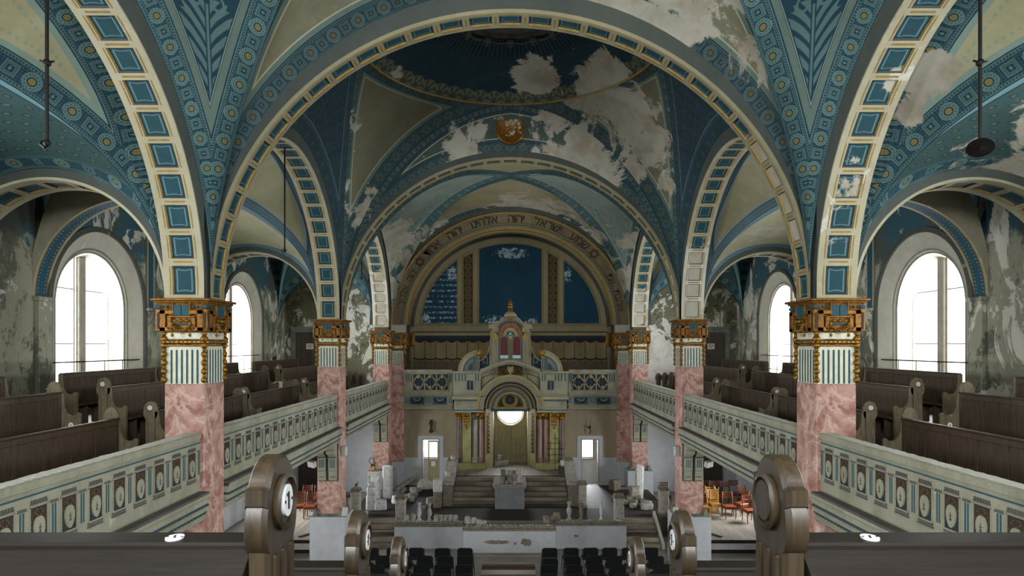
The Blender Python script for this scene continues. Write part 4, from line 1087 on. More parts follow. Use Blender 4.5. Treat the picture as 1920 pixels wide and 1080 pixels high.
# ------------------------------------------------------------------ pews of the side galleries
def crest_outline(c, top, r=.14):
    """tall bench end: fluted shaft, shouldered round head; (across, z) clockwise from the foot"""
    return [(c - .10, 0), (c - .10, top - .36), (c - .125, top - .33), (c - .145, top - .27), (c - .145, top - .20), (c - .12, top - .155), (c - .155, top - .15), (c - .145, top - .125)] + \
           [(c - r * .86 * math.cos(t), top - .12 + .12 * math.sin(t)) for t in np.linspace(.05, PI - .05, 11)] + \
           [(c + .145, top - .125), (c + .155, top - .15), (c + .12, top - .155), (c + .145, top - .20), (c + .145, top - .27), (c + .125, top - .33), (c + .10, top - .36), (c + .10, 0)]
def pew(sx, X0, y0, y1, zf, h, label, near=True, far=True, crest=True, plate=False, plate_arm=False):
    mir = sx < 0
    root = thing('pew', (sx * X0, y0, zf), label, 'pew', 'brown pews of the side galleries')
    bk = MB(); bk.box(X0 - .005, X0 + .02, y0, y1, zf + .30, zf + h - .02)
    for z0, z1 in ((.30, .42), (h - .13, h - .03)):
        bk.box(X0 - .022, X0 + .036, y0, y1, zf + z0, zf + z1, .006)
    n = max(2, int(round((y1 - y0) / .62))); p = (y1 - y0) / n
    for i in range(n + 1):
        c = min(max(y0 + p * i, y0 + .045), y1 - .045); bk.box(X0 - .019, X0 + .033, c - .045, c + .045, zf + .41, zf + h - .12)
    for i in range(n):                                            # vertical boards inside each panel
        for j in (1, 2): c = y0 + p * i + p * j / 3; bk.box(X0 - .009, X0 + .024, c - .006, c + .006, zf + .42, zf + h - .13)
    bk.box(X0 - .04, X0 + .05, y0 - .01, y1 + .01, zf + h - .03, zf + h, .01)
    bk.build('backrest', M['pew_wood'], root, mirror=mir)
    st = MB(); st.box(X0 - .40, X0 - .02, y0 + .03, y1 - .03, zf + .42, zf + .455, .008)
    for i in range(n): st.box(X0 - .36, X0 - .06, y0 + p * (i + .5) - .015, y0 + p * (i + .5) + .015, zf, zf + .42)
    st.build('seat', M['pew_wood'], root, mirror=mir)
    for on, y, fy in ((near, y0, -1), (far, y1, 1)):
        if not on: continue
        ya, yb = (y - .05, y) if fy < 0 else (y, y + .05)
        if crest:
            e = MB(); c = X0 + .13
            e.prism([(a, zf + b) for a, b in crest_outline(c, h + .19)], ya, yb, 'y')
            yy = ya if fy < 0 else yb
            for d in (-.06, 0, .06): e.box(c + d - .014, c + d + .014, yy - .012, yy + .012, zf + .30, zf + h - .24, .004)
            e.lathe([(.0, -.01), (.075, -.01), (.085, 0), (.075, .012), (.06, .012), (.055, .004), (0, .004)], c, yy + (.0 if fy > 0 else -.012), zf + h + .06, 16, axis='y')
            o = e.build('end_post', M['pew_end_lit'], root, mirror=mir)
            if plate and fy < 0:
                q = MB(); q.lathe([(0, -.006), (.045, -.006), (.045, 0)], c, yy - .018, zf + h + .06, 14, 0, axis='y')
                q.box(c - .006, c + .006, yy - .027, yy - .023, zf + h + .04, zf + h + .08, 0, 1)
                q.build('number_plate', [M['enamel'], M['enamel_black']], o, mirror=mir)
        ar = MB(); x = lambda t: X0 - t
        prof = [(x(-.04), 0), (x(.36), 0), (x(.36), .62), (x(.37), .68), (x(.345), .72), (x(.30), .72), (x(.27), .685), (x(.20), .67), (x(.13), .69), (x(.075), .75), (x(.04), .84), (x(.02), h - .02), (x(-.04), h - .02)]
        ar.prism([(a, zf + b) for a, b in prof], ya, yb, 'y')
        yy = ya if fy < 0 else yb
        ar.prism([(x(.33), zf + .50), (x(.07), zf + .50)] + [(x(.20) + .13 * math.cos(t), zf + .50 + .07 * math.sin(t)) for t in np.linspace(.15, PI - .15, 9)], yy - .01, yy + .01, 'y')
        ar.box(x(.34), x(.06), yy - .012, yy + .012, zf + .41, zf + .44, .004); ar.box(x(.33), x(.07), yy - .008, yy + .008, zf + .05, zf + .38, .004)
        o = ar.build('arm_panel', M['pew_end_lit'], root, mirror=mir)
        if plate_arm and fy > 0:
            q = MB(); q.lathe([(0, -.006), (.045, -.006), (.045, 0)], x(.20), yy - .06, zf + .50, 14, 0, axis='y'); q.box(x(.206), x(.194), yy - .07, yy - .065, zf + .485, zf + .515, 0, 1)
            q.build('number_plate', [M['enamel'], M['enamel_black']], o, mirror=mir)
    return root
SEG = ['ending just before the nearest pier', 'starting just beyond the nearest pier', 'ending just before the middle pier', 'starting beyond the middle pier']
ROWS = {'front': (7.3, 4.85, 1.107, [(5.2, 12.3), (13.7, 18.0), (18.5, 22.8), (23.85, 29.6)]),
        'middle': (8.4, 5.32, 1.115, [(5.2, 12.35), (13.9, 17.9), (18.4, 22.9), (24.3, 29.8)]),
        'back': (9.5, 5.60, 1.12, [(5.2, 12.4), (14.0, 17.65), (18.2, 23.0), (24.5, 29.5)])}
for sx in (-1, 1):
    side = 'left' if sx < 0 else 'right'
    for rn, (X0, zf, h, segs) in ROWS.items():
        for i, (a, b) in enumerate(segs):
            pew(sx, X0, a, b, zf, h, '%s gallery %s-row brown pew, %s' % (side, rn, SEG[i]), crest=(rn != 'back'), plate=i > 0, plate_arm=(rn == 'middle' and i == 0))
# loose things left on and beside the pews
o = tag(MB().push(TR((-9.98, 27.6, 5.60)) @ RX(.06) @ RY(.12)).box(-.02, .02, -.26, .26, 0, 1.25, .004).pop().build('leaning_board', M['bench_dark'], loc=(-9.98, 27.6, 5.60)), 'dark board leaning on the mottled wall left of the upper door', 'board')
# ------------------------------------------------------------------ rear gallery benches nearest the camera
def rear_bench(sx, k, label):
    mir = sx < 0; y = 1.43 + .86 * k; top = 7.048 - .345 * k; zf = top - 1.30
    root = thing('gallery_bench', (sx * .56, y, zf), label, 'pew', 'benches of the rear gallery')
    X = .527 if mir else .597                                  # aisle side of the end post
    e = MB(); c = y + .10; r = .098
    hw = [(.090, zf), (.090, top - .200), (.104, top - .186), (.114, top - .162), (.115, top - .135), (.109, top - .108), (.104, top - .098), (.110, top - .094), (.110, top - .060), (.093, top - .056)]
    out = [(c - a, b) for a, b in hw]
    out += [(c - .103 * math.cos(t), top - .103 + .103 * math.sin(t)) for t in np.linspace(.49, PI - .49, 17)]
    out += [(c + a, b) for a, b in reversed(hw)]
    cc = [(c + (a - c) * .86, top - .7 + (b - (top - .7)) * (1 if b < top - .5 else .988)) for a, b in out]
    n = len(out); P = []
    for xx, L in ((X, cc), (X + .008, out), (X + .042, out), (X + .050, cc)): P.append([(xx, a, b) for a, b in L])
    e.grid(np.array(P), flip=True); e.add(P[0], [tuple(range(n))]); e.add(P[-1], [tuple(reversed(range(n)))])
    for d in (-.05, 0, .05): e.box(X - .008, X + .01, c + d - .012, c + d + .012, zf + .2, top - .215, .004)
    e.lathe([(.062, .0), (.066, -.012), (.056, -.016), (.049, -.006), (.0, -.006)], X, c, top - .108, 24, axis='x')
    o = e.build('end_post', M['post_wood'], root, mirror=mir, smooth=28)
    if not (sx > 0 and k == 0):
        q = MB(); q.prism([(c + .030 * math.cos(t), top - .105 + .037 * math.sin(t)) for t in np.linspace(0, 2 * PI, 25)[:-1]], X - .014, X - .006, 'x', 0)
        q.box(X - .0155, X - .013, c - .004, c + .004, top - .125, top - .085, 0, 1)
        if mir: q.box(X - .0155, X - .013, c - .012, c - .004, top - .094, top - .087, 0, 1)
        else: q.box(X - .0155, X - .013, c + .004, c + .012, top - .094, top - .087, 0, 1)
        for s in (-1, 1): q.box(X - .0155, X - .013, c + s * .022 - .003, c + s * .022 + .003, top - .108, top - .102, 0, 1)
        q.build('number_plate', [M['enamel'], M['enamel_black']], o, mirror=mir)
    else:
        q = MB(); q.lathe([(.0, -.014), (.045, -.014), (.05, -.004)], X, c, top - .105, 20, axis='x'); q.build('turned_boss', M['post_wood'], o, mirror=mir, smooth=40)
    L = 2.9; bt = top - .188
    b = MB(); b.prism([(y - .06, bt - .86), (y + .10, bt - .86), (y + .10, bt), (y + .045, bt + .002), (y - .06, bt - .09)], X + .046, X + .046 + L, 'x')
    b.box(X + .046, X + .046 + L, y + .03, y + .12, bt - .03, bt + .004, .006)
    b.build('backrest', M['bench_dark'], root, mirror=mir)
    s = MB(); s.box(X + .046, X + L, y + .10, y + .50, zf + .43, zf + .47, .01); s.box(X + .6, X + .65, y + .12, y + .46, zf, zf + .43); s.box(X + L - .3, X + L - .25, y + .12, y + .46, zf, zf + .43)
    s.build('seat', M['bench_dark'], root, mirror=mir)
    for xx, tilt in ([(.758, .35)] if k == 0 else [(.9, .2)]):
        q = MB(); q.push(TR((xx if mir else .812 if k == 0 else xx, y + .064, bt + .0045)))
        q.prism([(.019 * math.cos(t), .024 * math.sin(t)) for t in np.linspace(0, 2 * PI, 25)[:-1]], .0, .004, 'z', 0)
        q.push(RZ(-tilt)).box(-.0022, .0022, -.011, .011, .004, .0048, 0, 1).pop()
        for s_ in (-1, 1): q.box(s_ * .0155 - .002, s_ * .0155 + .002, -.003, .003, .004, .0048, 0, 1)
        q.pop(); q.build('number_plate', [M['enamel'], M['enamel_black']], root, mirror=mir)
    return root
RN = ['nearest', 'second', 'third']
for sx in (-1, 1):
    for k in range(3):
        side = 'left' if sx < 0 else 'right'
        rear_bench(sx, k, '%s dark wooden bench with round-headed end post on the %s of the aisle' % (RN[k], side))
for k in range(4):
    sbox('rear_gallery_floor', 'bench_dark', -5.5, 5.5, -3.9 if k == 0 else 1.36 + .86 * (k - 1) + .5, 1.36 + .86 * k + .5, 4.2, 5.748 - .345 * k)
# ------------------------------------------------------------------ choir wall, recess, lettered arch, lunette
YW = 31.04
def ell(a, b, t): return (a * math.cos(t), ZS + b * math.sin(t))
# wall with the two doorways below the balcony
DX0, DX1, DZ0, DZ1 = 3.32, 4.16, ZST, 2.92
wf = MB()
for s in (-1, 1):
    X = lambda a, b: sorted((s * a, s * b))
    wf.box(*X(1.1, DX0), YW, YW + .3, DZ1, 4.6); wf.box(*X(1.1, DX0), YW, YW + .3, 0, DZ1); wf.box(*X(DX1, 5.02), YW, YW + .3, 0, 4.6); wf.box(*X(DX0, DX1), YW, YW + .3, DZ1, 4.6); wf.box(*X(DX0, DX1), YW, YW + .3, 0, DZ0)
    wf.box(*X(5.0, 5.9), 31.6, 34.2, 0, 14.0)
wf.box(-5.9, 5.9, 31.5, 34.2, 13.2, 14.0); wf.box(-12.2, 12.2, 31.3, 31.6, 13.4, 18.3)
struct(wf.build('wall_choir', M['wall_tan']))
dd = MB()
for s in (-1, 1):
    X = lambda a, b: sorted((s * a, s * b))
    for a, b in ((2.62, DX0 - .18), (DX1 + .18, 4.99)): dd.box(*X(a, b), YW - .012, YW + .01, ZST, 2.05)
    for a, b in ((DX0 - .18, DX0), (DX1, DX1 + .18)): dd.box(*X(a, b), YW - .016, YW + .01, ZST, DZ1 + .15)
    dd.box(*X(DX0, DX1), YW - .016, YW + .01, DZ1, DZ1 + .15)
struct(dd.build('wall_whitewash_dado', M['wall_grey']))
# lettered arch face and stepped reveal
ar = MB(); K = 80; th = [PI * i / K for i in range(K + 1)]
def ring(rs, mi):
    for (y0, a0, b0), (y1, a1, b1) in zip(rs[:-1], rs[1:]):
        P = np.array([[(a0 * math.cos(t), y0, ZS + .12 + b0 * math.sin(t)) for t in th], [(a1 * math.cos(t), y1, ZS + .12 + b1 * math.sin(t)) for t in th]])
        ar.grid(P, mi=mi)
ring([(30.97, 6.6, 6.2), (30.97, 5.62, 5.30)], 4)
ring([(30.97, 5.62, 5.30), (30.93, 5.60, 5.28), (30.93, 5.55, 5.23), (30.96, 5.53, 5.21)], 2)
ring([(30.96, 5.53, 5.21), (30.96, 5.02, 4.72)], 0)
ring([(30.96, 5.04, 4.74), (30.93, 5.03, 4.73), (30.93, 5.01, 4.71)], 2)
ring([(30.93, 5.01, 4.71), (30.94, 4.96, 4.66)], 3); ring([(30.94, 4.96, 4.66), (31.0, 4.95, 4.65)], 2)
ring([(31.0, 4.95, 4.65), (31.35, 4.92, 4.62)], 1); ring([(31.35, 4.92, 4.62), (31.35, 4.86, 4.56), (31.75, 4.86, 4.56)], 2)
ring([(31.75, 4.86, 4.56), (31.75, 4.82, 4.52), (32.3, 4.82, 4.52)], 1); ring([(32.3, 4.82, 4.52), (32.3, 4.90, 4.6), (33.1, 4.90, 4.6), (33.1, 4.93, 4.63), (34.05, 4.93, 4.63)], 6)  # deepest reveal in dark stone: its shadow put into the colour
ARCHW = struct(ar.build('wall_choir_arch', [M[m] for m in ('letter_band', 'choir_stone', 'gold_line', 'blue_paint', 'arch_side', 'blue_paint', 'stone_dark')], smooth=30))
# bead row along the inner edge of the letters
bd = MB()
for i in range(150):
    t = PI * (i + .5) / 150; bd.ball(5.09 * math.cos(t), 30.95, ZS + .12 + 4.79 * math.sin(t), .018, 5, 3)
struct(bd.build('arch_beading', M['ornament_dark'], ARCHW))
# the Hebrew lettering, painted letter by letter round the arch (read from the right)
fc = bpy.data.curves.new('letters', 'FONT'); fo = bpy.data.objects.new('letters', fc); COL.objects.link(fo); fc.extrude = 0.0
GL = {}
def glyph(ch):
    if ch not in GL:
        fc.body = ch; bpy.context.view_layer.update(); dg = bpy.context.evaluated_depsgraph_get()
        me = bpy.data.meshes.new_from_object(fo.evaluated_get(dg))
        vs = [v.co.copy() for v in me.vertices]; fs = [tuple(p.vertices) for p in me.polygons]; bpy.data.meshes.remove(me)
        xs = [v.x for v in vs]; GL[ch] = (vs, fs, min(xs), max(xs))
    return GL[ch]
def flat_text(mb, ch, M4, mi=None):
    vs, fs, x0, x1 = glyph(ch); c = (x0 + x1) / 2
    mb.push(M4); mb.add([(v.x - c, 0, v.y) for v in vs], fs, mi); mb.pop()
def letters_on_arch(name, text, t0, size, mats, r=(5.27, 4.97), gap=.035, space=.20):
    mb = MB(); t = t0
    for ch in text:
        if ch == ' ': t += space / 5.2; continue
        vs, fs, x0, x1 = glyph(ch); w = (x1 - x0) * size; t += (w / 2) / 5.2
        x, z = r[0] * math.cos(t), ZS + .12 + r[1] * math.sin(t)
        flat_text(mb, ch, TR((x, 30.945, z)) @ RY(-(t - PI / 2)) @ TR((0, 0, -.17)) @ Matrix.Scale(size, 4))
        t += (w / 2 + gap) / 5.2
    return struct(mb.build(name, mats, ARCHW)), t
# measure the line so that it sits centred like the original
def span(text, size, gap=.035, space=.20):
    return sum((space if ch == ' ' else (glyph(ch)[3] - glyph(ch)[2]) * size + gap) for ch in text) / 5.2
LINE = 'שמע ישראל יהוה אלהינו יהוה אחד'
S_ = .56; want = math.radians(139.5 - 46.5)
k_sp = .20 + (want - span(LINE, S_)) * 5.2 / 5
letters_on_arch('arch_lettering', LINE, math.radians(46.5), S_, M['black_paint'], space=k_sp)
letters_on_arch('arch_lettering', 'ואהבת את', math.radians(7.5), .44, M['ornament_dark'], space=.3)
letters_on_arch('arch_lettering', 'יהוה אלהיך', math.radians(148.5), .44, M['ornament_dark'], space=.25)
bpy.data.objects.remove(fo)
st = MB()                                                       # six pointed stars between the words
for deg in (42.0, 143.5):
    t = math.radians(deg); x, z = 5.27 * math.cos(t), ZS + .12 + 4.97 * math.sin(t)
    for a0 in (0, PI):
        P = [(x + .24 * math.cos(a0 + t + 2 * PI * i / 3), z + .24 * math.sin(a0 + t + 2 * PI * i / 3)) for i in range(3)]
        for i in range(3):
            p, q = Vector(P[i]), Vector(P[(i + 1) % 3]); d = (q - p).normalized(); nn = Vector((-d.y, d.x)) * .018
            st.add([(p.x + nn.x, 30.946, p.y + nn.y), (q.x + nn.x, 30.946, q.y + nn.y), (q.x - nn.x, 30.946, q.y - nn.y), (p.x - nn.x, 30.946, p.y - nn.y)], [(0, 1, 2, 3)])
struct(st.build('arch_star', M['ornament_dark'], ARCHW))
# lunette wall with its blue fields
YL = 34.0; ZB = 8.37
lw = MB(); lw.box(-5.0, 5.0, YL, YL + .2, 7.8, 13.2, 0, 0)
lw.box(-5.0, 5.0, YL - .22, YL, 8.02, ZB - .04, .02, 0); lw.box(-5.0, 5.0, YL - .30, YL, ZB - .06, ZB, .02, 0); lw.box(-5.0, 5.0, YL - .16, YL, 7.96, 8.02, 0, 1); lw.box(-5.0, 5.0, YL - .24, YL, 7.80, 7.97, .02, 0)  # dark strip between the fascias paints in the shadow line
LW = struct(lw.build('wall_lunette', [M['choir_stone'], M['ornament_dark']]))
def field(x0, x1, z0, ea, eb, n=24):
    """polygon between x0 and x1 above z0, bounded by an ellipse"""
    top = [(x, ZS + .1 + eb * math.sqrt(max(0, 1 - (x / ea) ** 2))) for x in np.linspace(x1, x0, n)]
    return [(x0, z0), (x1, z0)] + [p for p in top if p[1] > z0 + .01]
fl = MB(); dk = MB(); gl = MB()
FL = [(-1.60, 1.60), (-4.54, -2.76), (2.76, 4.54)]
for a, b in FL: fl.prism(field(a, b, ZB + .08, 4.58, 4.28), YL - .012, YL + .01, 'y')
for s in (-1, 1):
    a, b = sorted((s * 1.95, s * 2.40)); dk.prism(field(a, b, ZB + .08, 4.58, 4.20, 6), YL - .016, YL + .01, 'y')
for a, b in FL + [(-2.40, -1.95), (1.95, 2.40)]:
    P = field(a - .045, b + .045, ZB + .04, 4.62, 4.33, 24)
    gl.tube([(x, YL - .01, z) for x, z in P], .022, 5, close=True)
struct(fl.build('lunette_field', M['night_blue'], LW)); struct(dk.build('lunette_scroll_strip', M['scroll_strip'], LW)); struct(gl.build('lunette_gilt_line', M['gold_line'], LW))
# painted hangings and floor of the choir
sbox('wall_painted_hanging', 'drapery', -5.0, 5.0, YL - .05, YL + .15, 4.8, 7.86)
sbox('choir_floor', 'planks_dark', -5.0, 5.0, YW + .02, YL, 4.6, 5.0)
# medallion on the vault above the far arch
md = MB(); md.lathe([(.0, -.03), (.40, -.02), (.44, -.05), (.47, -.02), (.47, .05)], 0, 21.42, 14.30, 32, 0, axis='y')
for i in range(26):
    a, r = random.uniform(0, 2 * PI), .36 * math.sqrt(random.random()); md.ball(.08 + r * .8 * math.cos(a), 21.395, 14.33 + r * math.sin(a), random.uniform(.02, .07), 6, 4, sy=.3, mi=1)
struct(md.build('gold_medallion', [M['gold'], M['rail_white']], CEIL2, smooth=40))

# ------------------------------------------------------------------ doorways and the bright rooms behind
def side_room(sx):
    X = lambda a, b: sorted((sx * a, sx * b))
    r = MB(); x0, x1 = X(2.5, 6.4); y0, y1 = YW + .3, 35.2
    r.box(x0, x1, y0, y1, -.02, .01, 0, 1); r.box(x0, x1, y0, y1, 4.3, 4.5, 0, 0)
    r.box(*X(2.4, 2.5), y0, y1, 0, 4.3, 0, 0); r.box(*X(6.3, 6.4), y0, y1, 0, 4.3, 0, 0)
    wx = (3.1, 4.42) if sx > 0 else (3.2, 4.62); wz = (1.35, 2.75)
    r.box(*X(2.5, wx[0]), y1 - .15, y1, 0, 4.3, 0, 0); r.box(*X(wx[1], 6.3), y1 - .15, y1, 0, 4.3, 0, 0); r.box(*X(*wx), y1 - .15, y1, 0, wz[0], 0, 0); r.box(*X(*wx), y1 - .15, y1, wz[1], 4.3, 0, 0)
    struct(r.build('wall_side_room', [M['whitewash'], M['hall_floor']]))
    f = MB(); a, b = X(*wx)
    f.box(a, a + .07, y1 - .2, y1 - .1, *wz, .01); f.box(b - .07, b, y1 - .2, y1 - .1, *wz, .01); f.box(a, b, y1 - .2, y1 - .1, wz[0], wz[0] + .07, .01); f.box(a, b, y1 - .2, y1 - .1, wz[1] - .07, wz[1], .01)
    f.box(a - .05, b + .05, y1 - .28, y1 - .1, wz[0] - .05, wz[0] + .01, .01)
    global win_n
    w = struct(f.build('window_%d' % win_n, M['white_frame'])); win_n += 1
    struct(MB().box(a + .06, b - .06, y1 - .13, y1 - .12, wz[0] + .06, wz[1] - .06).build('window_pane', M['glass'], w))
for sx in (-1, 1): side_room(sx)
def door_frame(n, sx):
    X = lambda a, b: sorted((sx * a, sx * b)); f = MB()
    f.box(*X(DX0, DX0 + .05), YW, YW + .32, DZ0, DZ1, .005); f.box(*X(DX1 - .05, DX1), YW, YW + .32, DZ0, DZ1, .005); f.box(*X(DX0, DX1), YW, YW + .32, DZ1 - .05, DZ1, .005)
    return struct(f.build('door_%d' % n, M['white_frame']))
d1 = door_frame(1, -1); door_frame(2, 1)
# open leaf of the left doorway: glazed above, boarded below
lf = MB(); Wd = .50; lf.push(TR((-DX0 - .05, YW + .02, DZ0 + .02)) @ RZ(math.radians(180)))
for a, b in ((0, .06), (Wd - .06, Wd)): lf.box(a, b, -.02, .02, 0, 2.08, .004)
for z0, z1 in ((0, .14), (.72, .80), (1.08, 1.16), (2.0, 2.08)): lf.box(0, Wd, -.018, .018, z0, z1, .004)
for i in range(4): lf.box(.06 + i * .096, .145 + i * .096, -.01, .01, .12, 1.12, .004)
for i in range(1, 4): lf.box(.06, Wd - .06, -.006, .006, .14 + i * .0, .15, 0)
lf.pop(); leaf = struct(lf.build('door_leaf', M['ark_wood'], d1))
gp = MB(); gp.push(TR((-DX0 - .05, YW + .02, DZ0 + .02)) @ RZ(PI)).box(.06, Wd - .06, -.003, .003, 1.16, 2.0).pop(); struct(gp.build('door_glass', M['glass'], d1))
nt = MB(); nt.push(TR((-DX0 - .05, YW + .02, DZ0 + .02)) @ RZ(PI)).box(.16, .34, .02, .025, .88, 1.10); nt.pop(); tag(nt.build('notice', M['paper']), 'small yellowed notice pinned on the open glazed door', 'notice')
# small lamp brackets above the two doorways
for sx in (-1, 1):
    m = MB(); x = sx * 3.72
    if sx < 0:
        m.box(x - .07, x + .07, YW - .06, YW - .0, 3.75, 3.82, .01); m.box(x - .04, x + .04, YW - .12, YW, 3.35, 3.76, .01); m.box(x - .09, x + .09, YW - .14, YW, 3.62, 3.70, .01); m.box(x - .08, x + .08, YW - .12, YW, 3.22, 3.36, .02)
        tag(m.build('wall_lamp', M['ornament_dark']), 'dark wall bracket above the doorway with the open door', 'wall lamp')
    else:
        m.tube([(x, YW, 3.45), (x, YW - .12, 3.45), (x + .03, YW - .16, 3.30), (x, YW - .12, 3.18)], .022, 6); m.ball(x, YW - .12, 3.50, .05); m.tube([(x, YW - .1, 3.5), (x + .02, YW - .1, 3.85)], .008, 5); m.ball(x, YW - .03, 3.45, .05)
        tag(m.build('wall_lamp', M['iron'], smooth=40), 'twisted iron lamp arm above the doorway on the right', 'wall lamp')

# ------------------------------------------------------------------ choir balconies on either side of the ark
def balcony(sx):
    mir = sx < 0; side = 'left' if mir else 'right'; X0, X1, Y = 2.70, 4.96, 30.80
    root = thing('choir_balcony', (sx * 3.8, Y + .1, 4.35), 'painted choir balcony with crossed lattice, on the %s of the ark' % side, 'balcony', 'choir balconies')
    r = MB(); r.box(X0, X1, Y - .06, Y + .22, 6.10, 6.18, .015, 0); r.box(X0, X1, Y - .03, Y + .2, 6.04, 6.10, 0, 0); r.box(X0, X1, Y - .035, Y + .2, 6.02, 6.04, 0, 1); r.build('rail_cap', [M['ark_grey'], M['gold_line']], root, mirror=mir)
    p = MB(); p.box(X0, X1, Y, Y + .15, 5.08, 6.03, 0, 0)
    xa, xb = 2.88, 4.55
    for x in list(np.arange(4.62, 4.9, .1)) + [2.76, 2.83]: p.box(x - .02, x + .02, Y - .01, Y, 5.62, 5.98, 0, 1)
    p.build('balcony_wall', [M['parapet'], M['blue_paint']], root, mirror=mir)
    l = MB(); l.box(xa, xb, Y - .006, Y + .002, 5.22, 5.98, 0, 1)
    n = 6; w = (xb - xa) / n; zc = 5.60; h = .36
    for i in range(n + 1):
        x = xa + w * i
        if 0 < i < n or True:
            l.box(max(xa, x - .03), min(xb, x + .03), Y - .03, Y, 5.22, 5.98, 0, 2 if i % 2 else 0)
        for s in (-1, 1):
            x2 = x + s * w
            if xa - .01 <= x2 <= xb + .01:
                for sz in (-1, 1):
                    P = [Vector((x, zc)), Vector((x2, zc + sz * h))] if i % 2 == 0 else None
                    if P:
                        d = (P[1] - P[0]).normalized(); nn = Vector((-d.y, d.x)) * .03
                        l.prism([(P[0].x + nn.x, P[0].y + nn.y), (P[1].x + nn.x, P[1].y + nn.y), (P[1].x - nn.x, P[1].y - nn.y), (P[0].x - nn.x, P[0].y - nn.y)], Y - .04, Y - .005, 'y', 0)
        if i % 2 == 0: l.lathe([(.0, -.07), (.06, -.05), (.075, -.0)], min(max(x, xa + .05), xb - .05), Y - .02, zc, 10, 3, axis='y')
        else:
            l.ball(x, Y - .03, 5.85, .07, 7, 5, mi=0, sz=1.3); l.ball(x, Y - .03, 5.36, .06, 7, 5, mi=0, sz=1.4)
    for z0, z1 in ((5.18, 5.235), (5.965, 6.02)): l.box(xa, xb, Y - .03, Y, z0, z1, 0, 0)
    l.build('lattice_panel', [M['choir_stone'], M['blue_dark'], M['ornament_dark'], M['gold']], root, mirror=mir)
    c = MB(); c.box(X0, X1, Y - .14, Y + .15, 5.02, 5.08, .01, 0); c.box(X0, X1, Y - .12, Y + .15, 5.0, 5.02, 0, 1); c.box(X0, X1, Y - .10, Y + .15, 4.93, 5.0, .01, 0); c.box(X0, X1, Y - .105, Y, 4.925, 4.945, 0, 2)
    c.box(X0, X1, Y - .03, Y + .15, 4.50, 4.93, 0, 0)
    for a, b in ((2.95, 3.62), (4.0, 4.68)):
        c.box(a, b, Y - .036, Y, 4.56, 4.89, 0, 2)
        m_ = (a + b) / 2; c.tube([(m_ + .25 * math.cos(t), Y - .045, 4.84 + .20 * math.sin(t)) for t in np.linspace(PI, 2 * PI, 12)], .035, 6, 3); c.tube([(m_ + .14 * math.cos(t), Y - .04, 4.84 + .10 * math.sin(t)) for t in np.linspace(PI, 2 * PI, 10)], .025, 6, 0)
    for a in (2.76, 2.84, 3.70, 3.78, 3.86, 3.94, 4.74, 4.82, 4.90): c.box(a - .018, a + .018, Y - .037, Y, 4.60, 4.87, 0, 2)
    c.box(X0, X1, Y - .10, Y + .15, 4.42, 4.50, .015, 0); c.box(X0, X1, Y - .105, Y, 4.48, 4.50, 0, 1); c.box(X0, X1, Y - .05, Y + .2, 4.33, 4.42, .01, 0)
    c.build('cornice', [M['parapet'], M['gold_line'], M['blue_paint'], M['ornament_dark']], root, mirror=mir)
for sx in (-1, 1): balcony(sx)
# ------------------------------------------------------------------ the ark: portal, columns, attic and tablet gable
ARK = thing('torah_ark', (0, 30.6, 1.65), 'tall cream and gold ark with arched portal and twin red tablets above', 'ark')
YA = 30.2; ZA = 1.65
def apart(mb, name, mats, smooth=None, parent=None, label=None): return mb.build(name, [M[m] for m in mats], parent or ARK, smooth=smooth, label=label)
def both(fn):
    for s in (-1, 1): fn(s)
# plinths and jambs
pl = MB()
for s in (-1, 1):
    X = lambda a, b: sorted((s * a, s * b))
    pl.box(*X(1.14, 2.52), YA - .12, YW - .02, ZA, 1.95, .02)
apart(pl, 'plinth', ['ark_yellow'])
def pilaster(s):
    X = lambda a, b: sorted((s * a, s * b))
    m = MB(); m.box(*X(1.80, 2.20), YA + .02, YW - .02, 1.95, 4.26, .01, 0)
    c = s * 2.0
    for z, r in ((4.14, .12), (4.0, .15), (3.84, .13), (3.68, .10)):
        for e in (-1, 0, 1): m.ball(c + e * r * .8, YA + .0, z, r * .52, 8, 5, sy=.7, mi=1)
    m.lathe([(.12, -.04), (.15, -.06), (.15, .02)], c, YA + .02, 3.96, 14, 1, axis='y')
    m.ball(c, YA, 3.55, .06, 8, 5, mi=1)
    apart(m, 'pilaster', ['ark_yellow', 'gold_dark'], 40)
both(pilaster)
def column(x, r, m, cap=True, z1=3.92):
    c = MB(); y = YA + .10 + (.12 if abs(x) < 1.7 else 0)
    c.lathe([(r * 1.25, 1.95), (r * 1.25, 2.0), (r * 1.35, 2.03), (r * 1.15, 2.09), (r * 1.28, 2.14), (r * 1.05, 2.2), (r, 2.24), (r * .94, z1)], x, y, 0, 18)
    o = apart(c, 'column', [m], 40)
    if cap:
        k = MB(); k.lathe([(r * .95, z1), (r * 1.1, z1 + .02), (r * .95, z1 + .05), (r * 1.05, z1 + .12), (r * 1.5, z1 + .30)], x, y, 0, 14, 0)
        k.box(x - r * 1.55, x + r * 1.55, y - r * 1.55, y + r * 1.55, z1 + .29, z1 + .34, .01, 0)
        for i in range(8): a = 2 * PI * i / 8; k.ball(x + r * 1.25 * math.cos(a), y + r * 1.25 * math.sin(a), z1 + .19, r * .34, 6, 5, sz=1.5, mi=1)
        for sx in (-1, 1): k.lathe([(0, -.05), (r * .45, -.05), (r * .45, .03)], x + sx * r * 1.3, y - r * 1.3, z1 + .22, 10, 1, axis='y')
        apart(k, 'column_capital', ['gold_dark', 'gold'], 45, o)
for x, r, m, cap in ((-2.33, .13, 'marble_dark', True), (-1.62, .155, 'ark_grey', False), (-1.31, .145, 'column_marble', True), (1.33, .14, 'column_marble', True), (1.66, .15, 'column_marble', True), (2.34, .13, 'marble_dark', True)): column(x, r, m, cap)
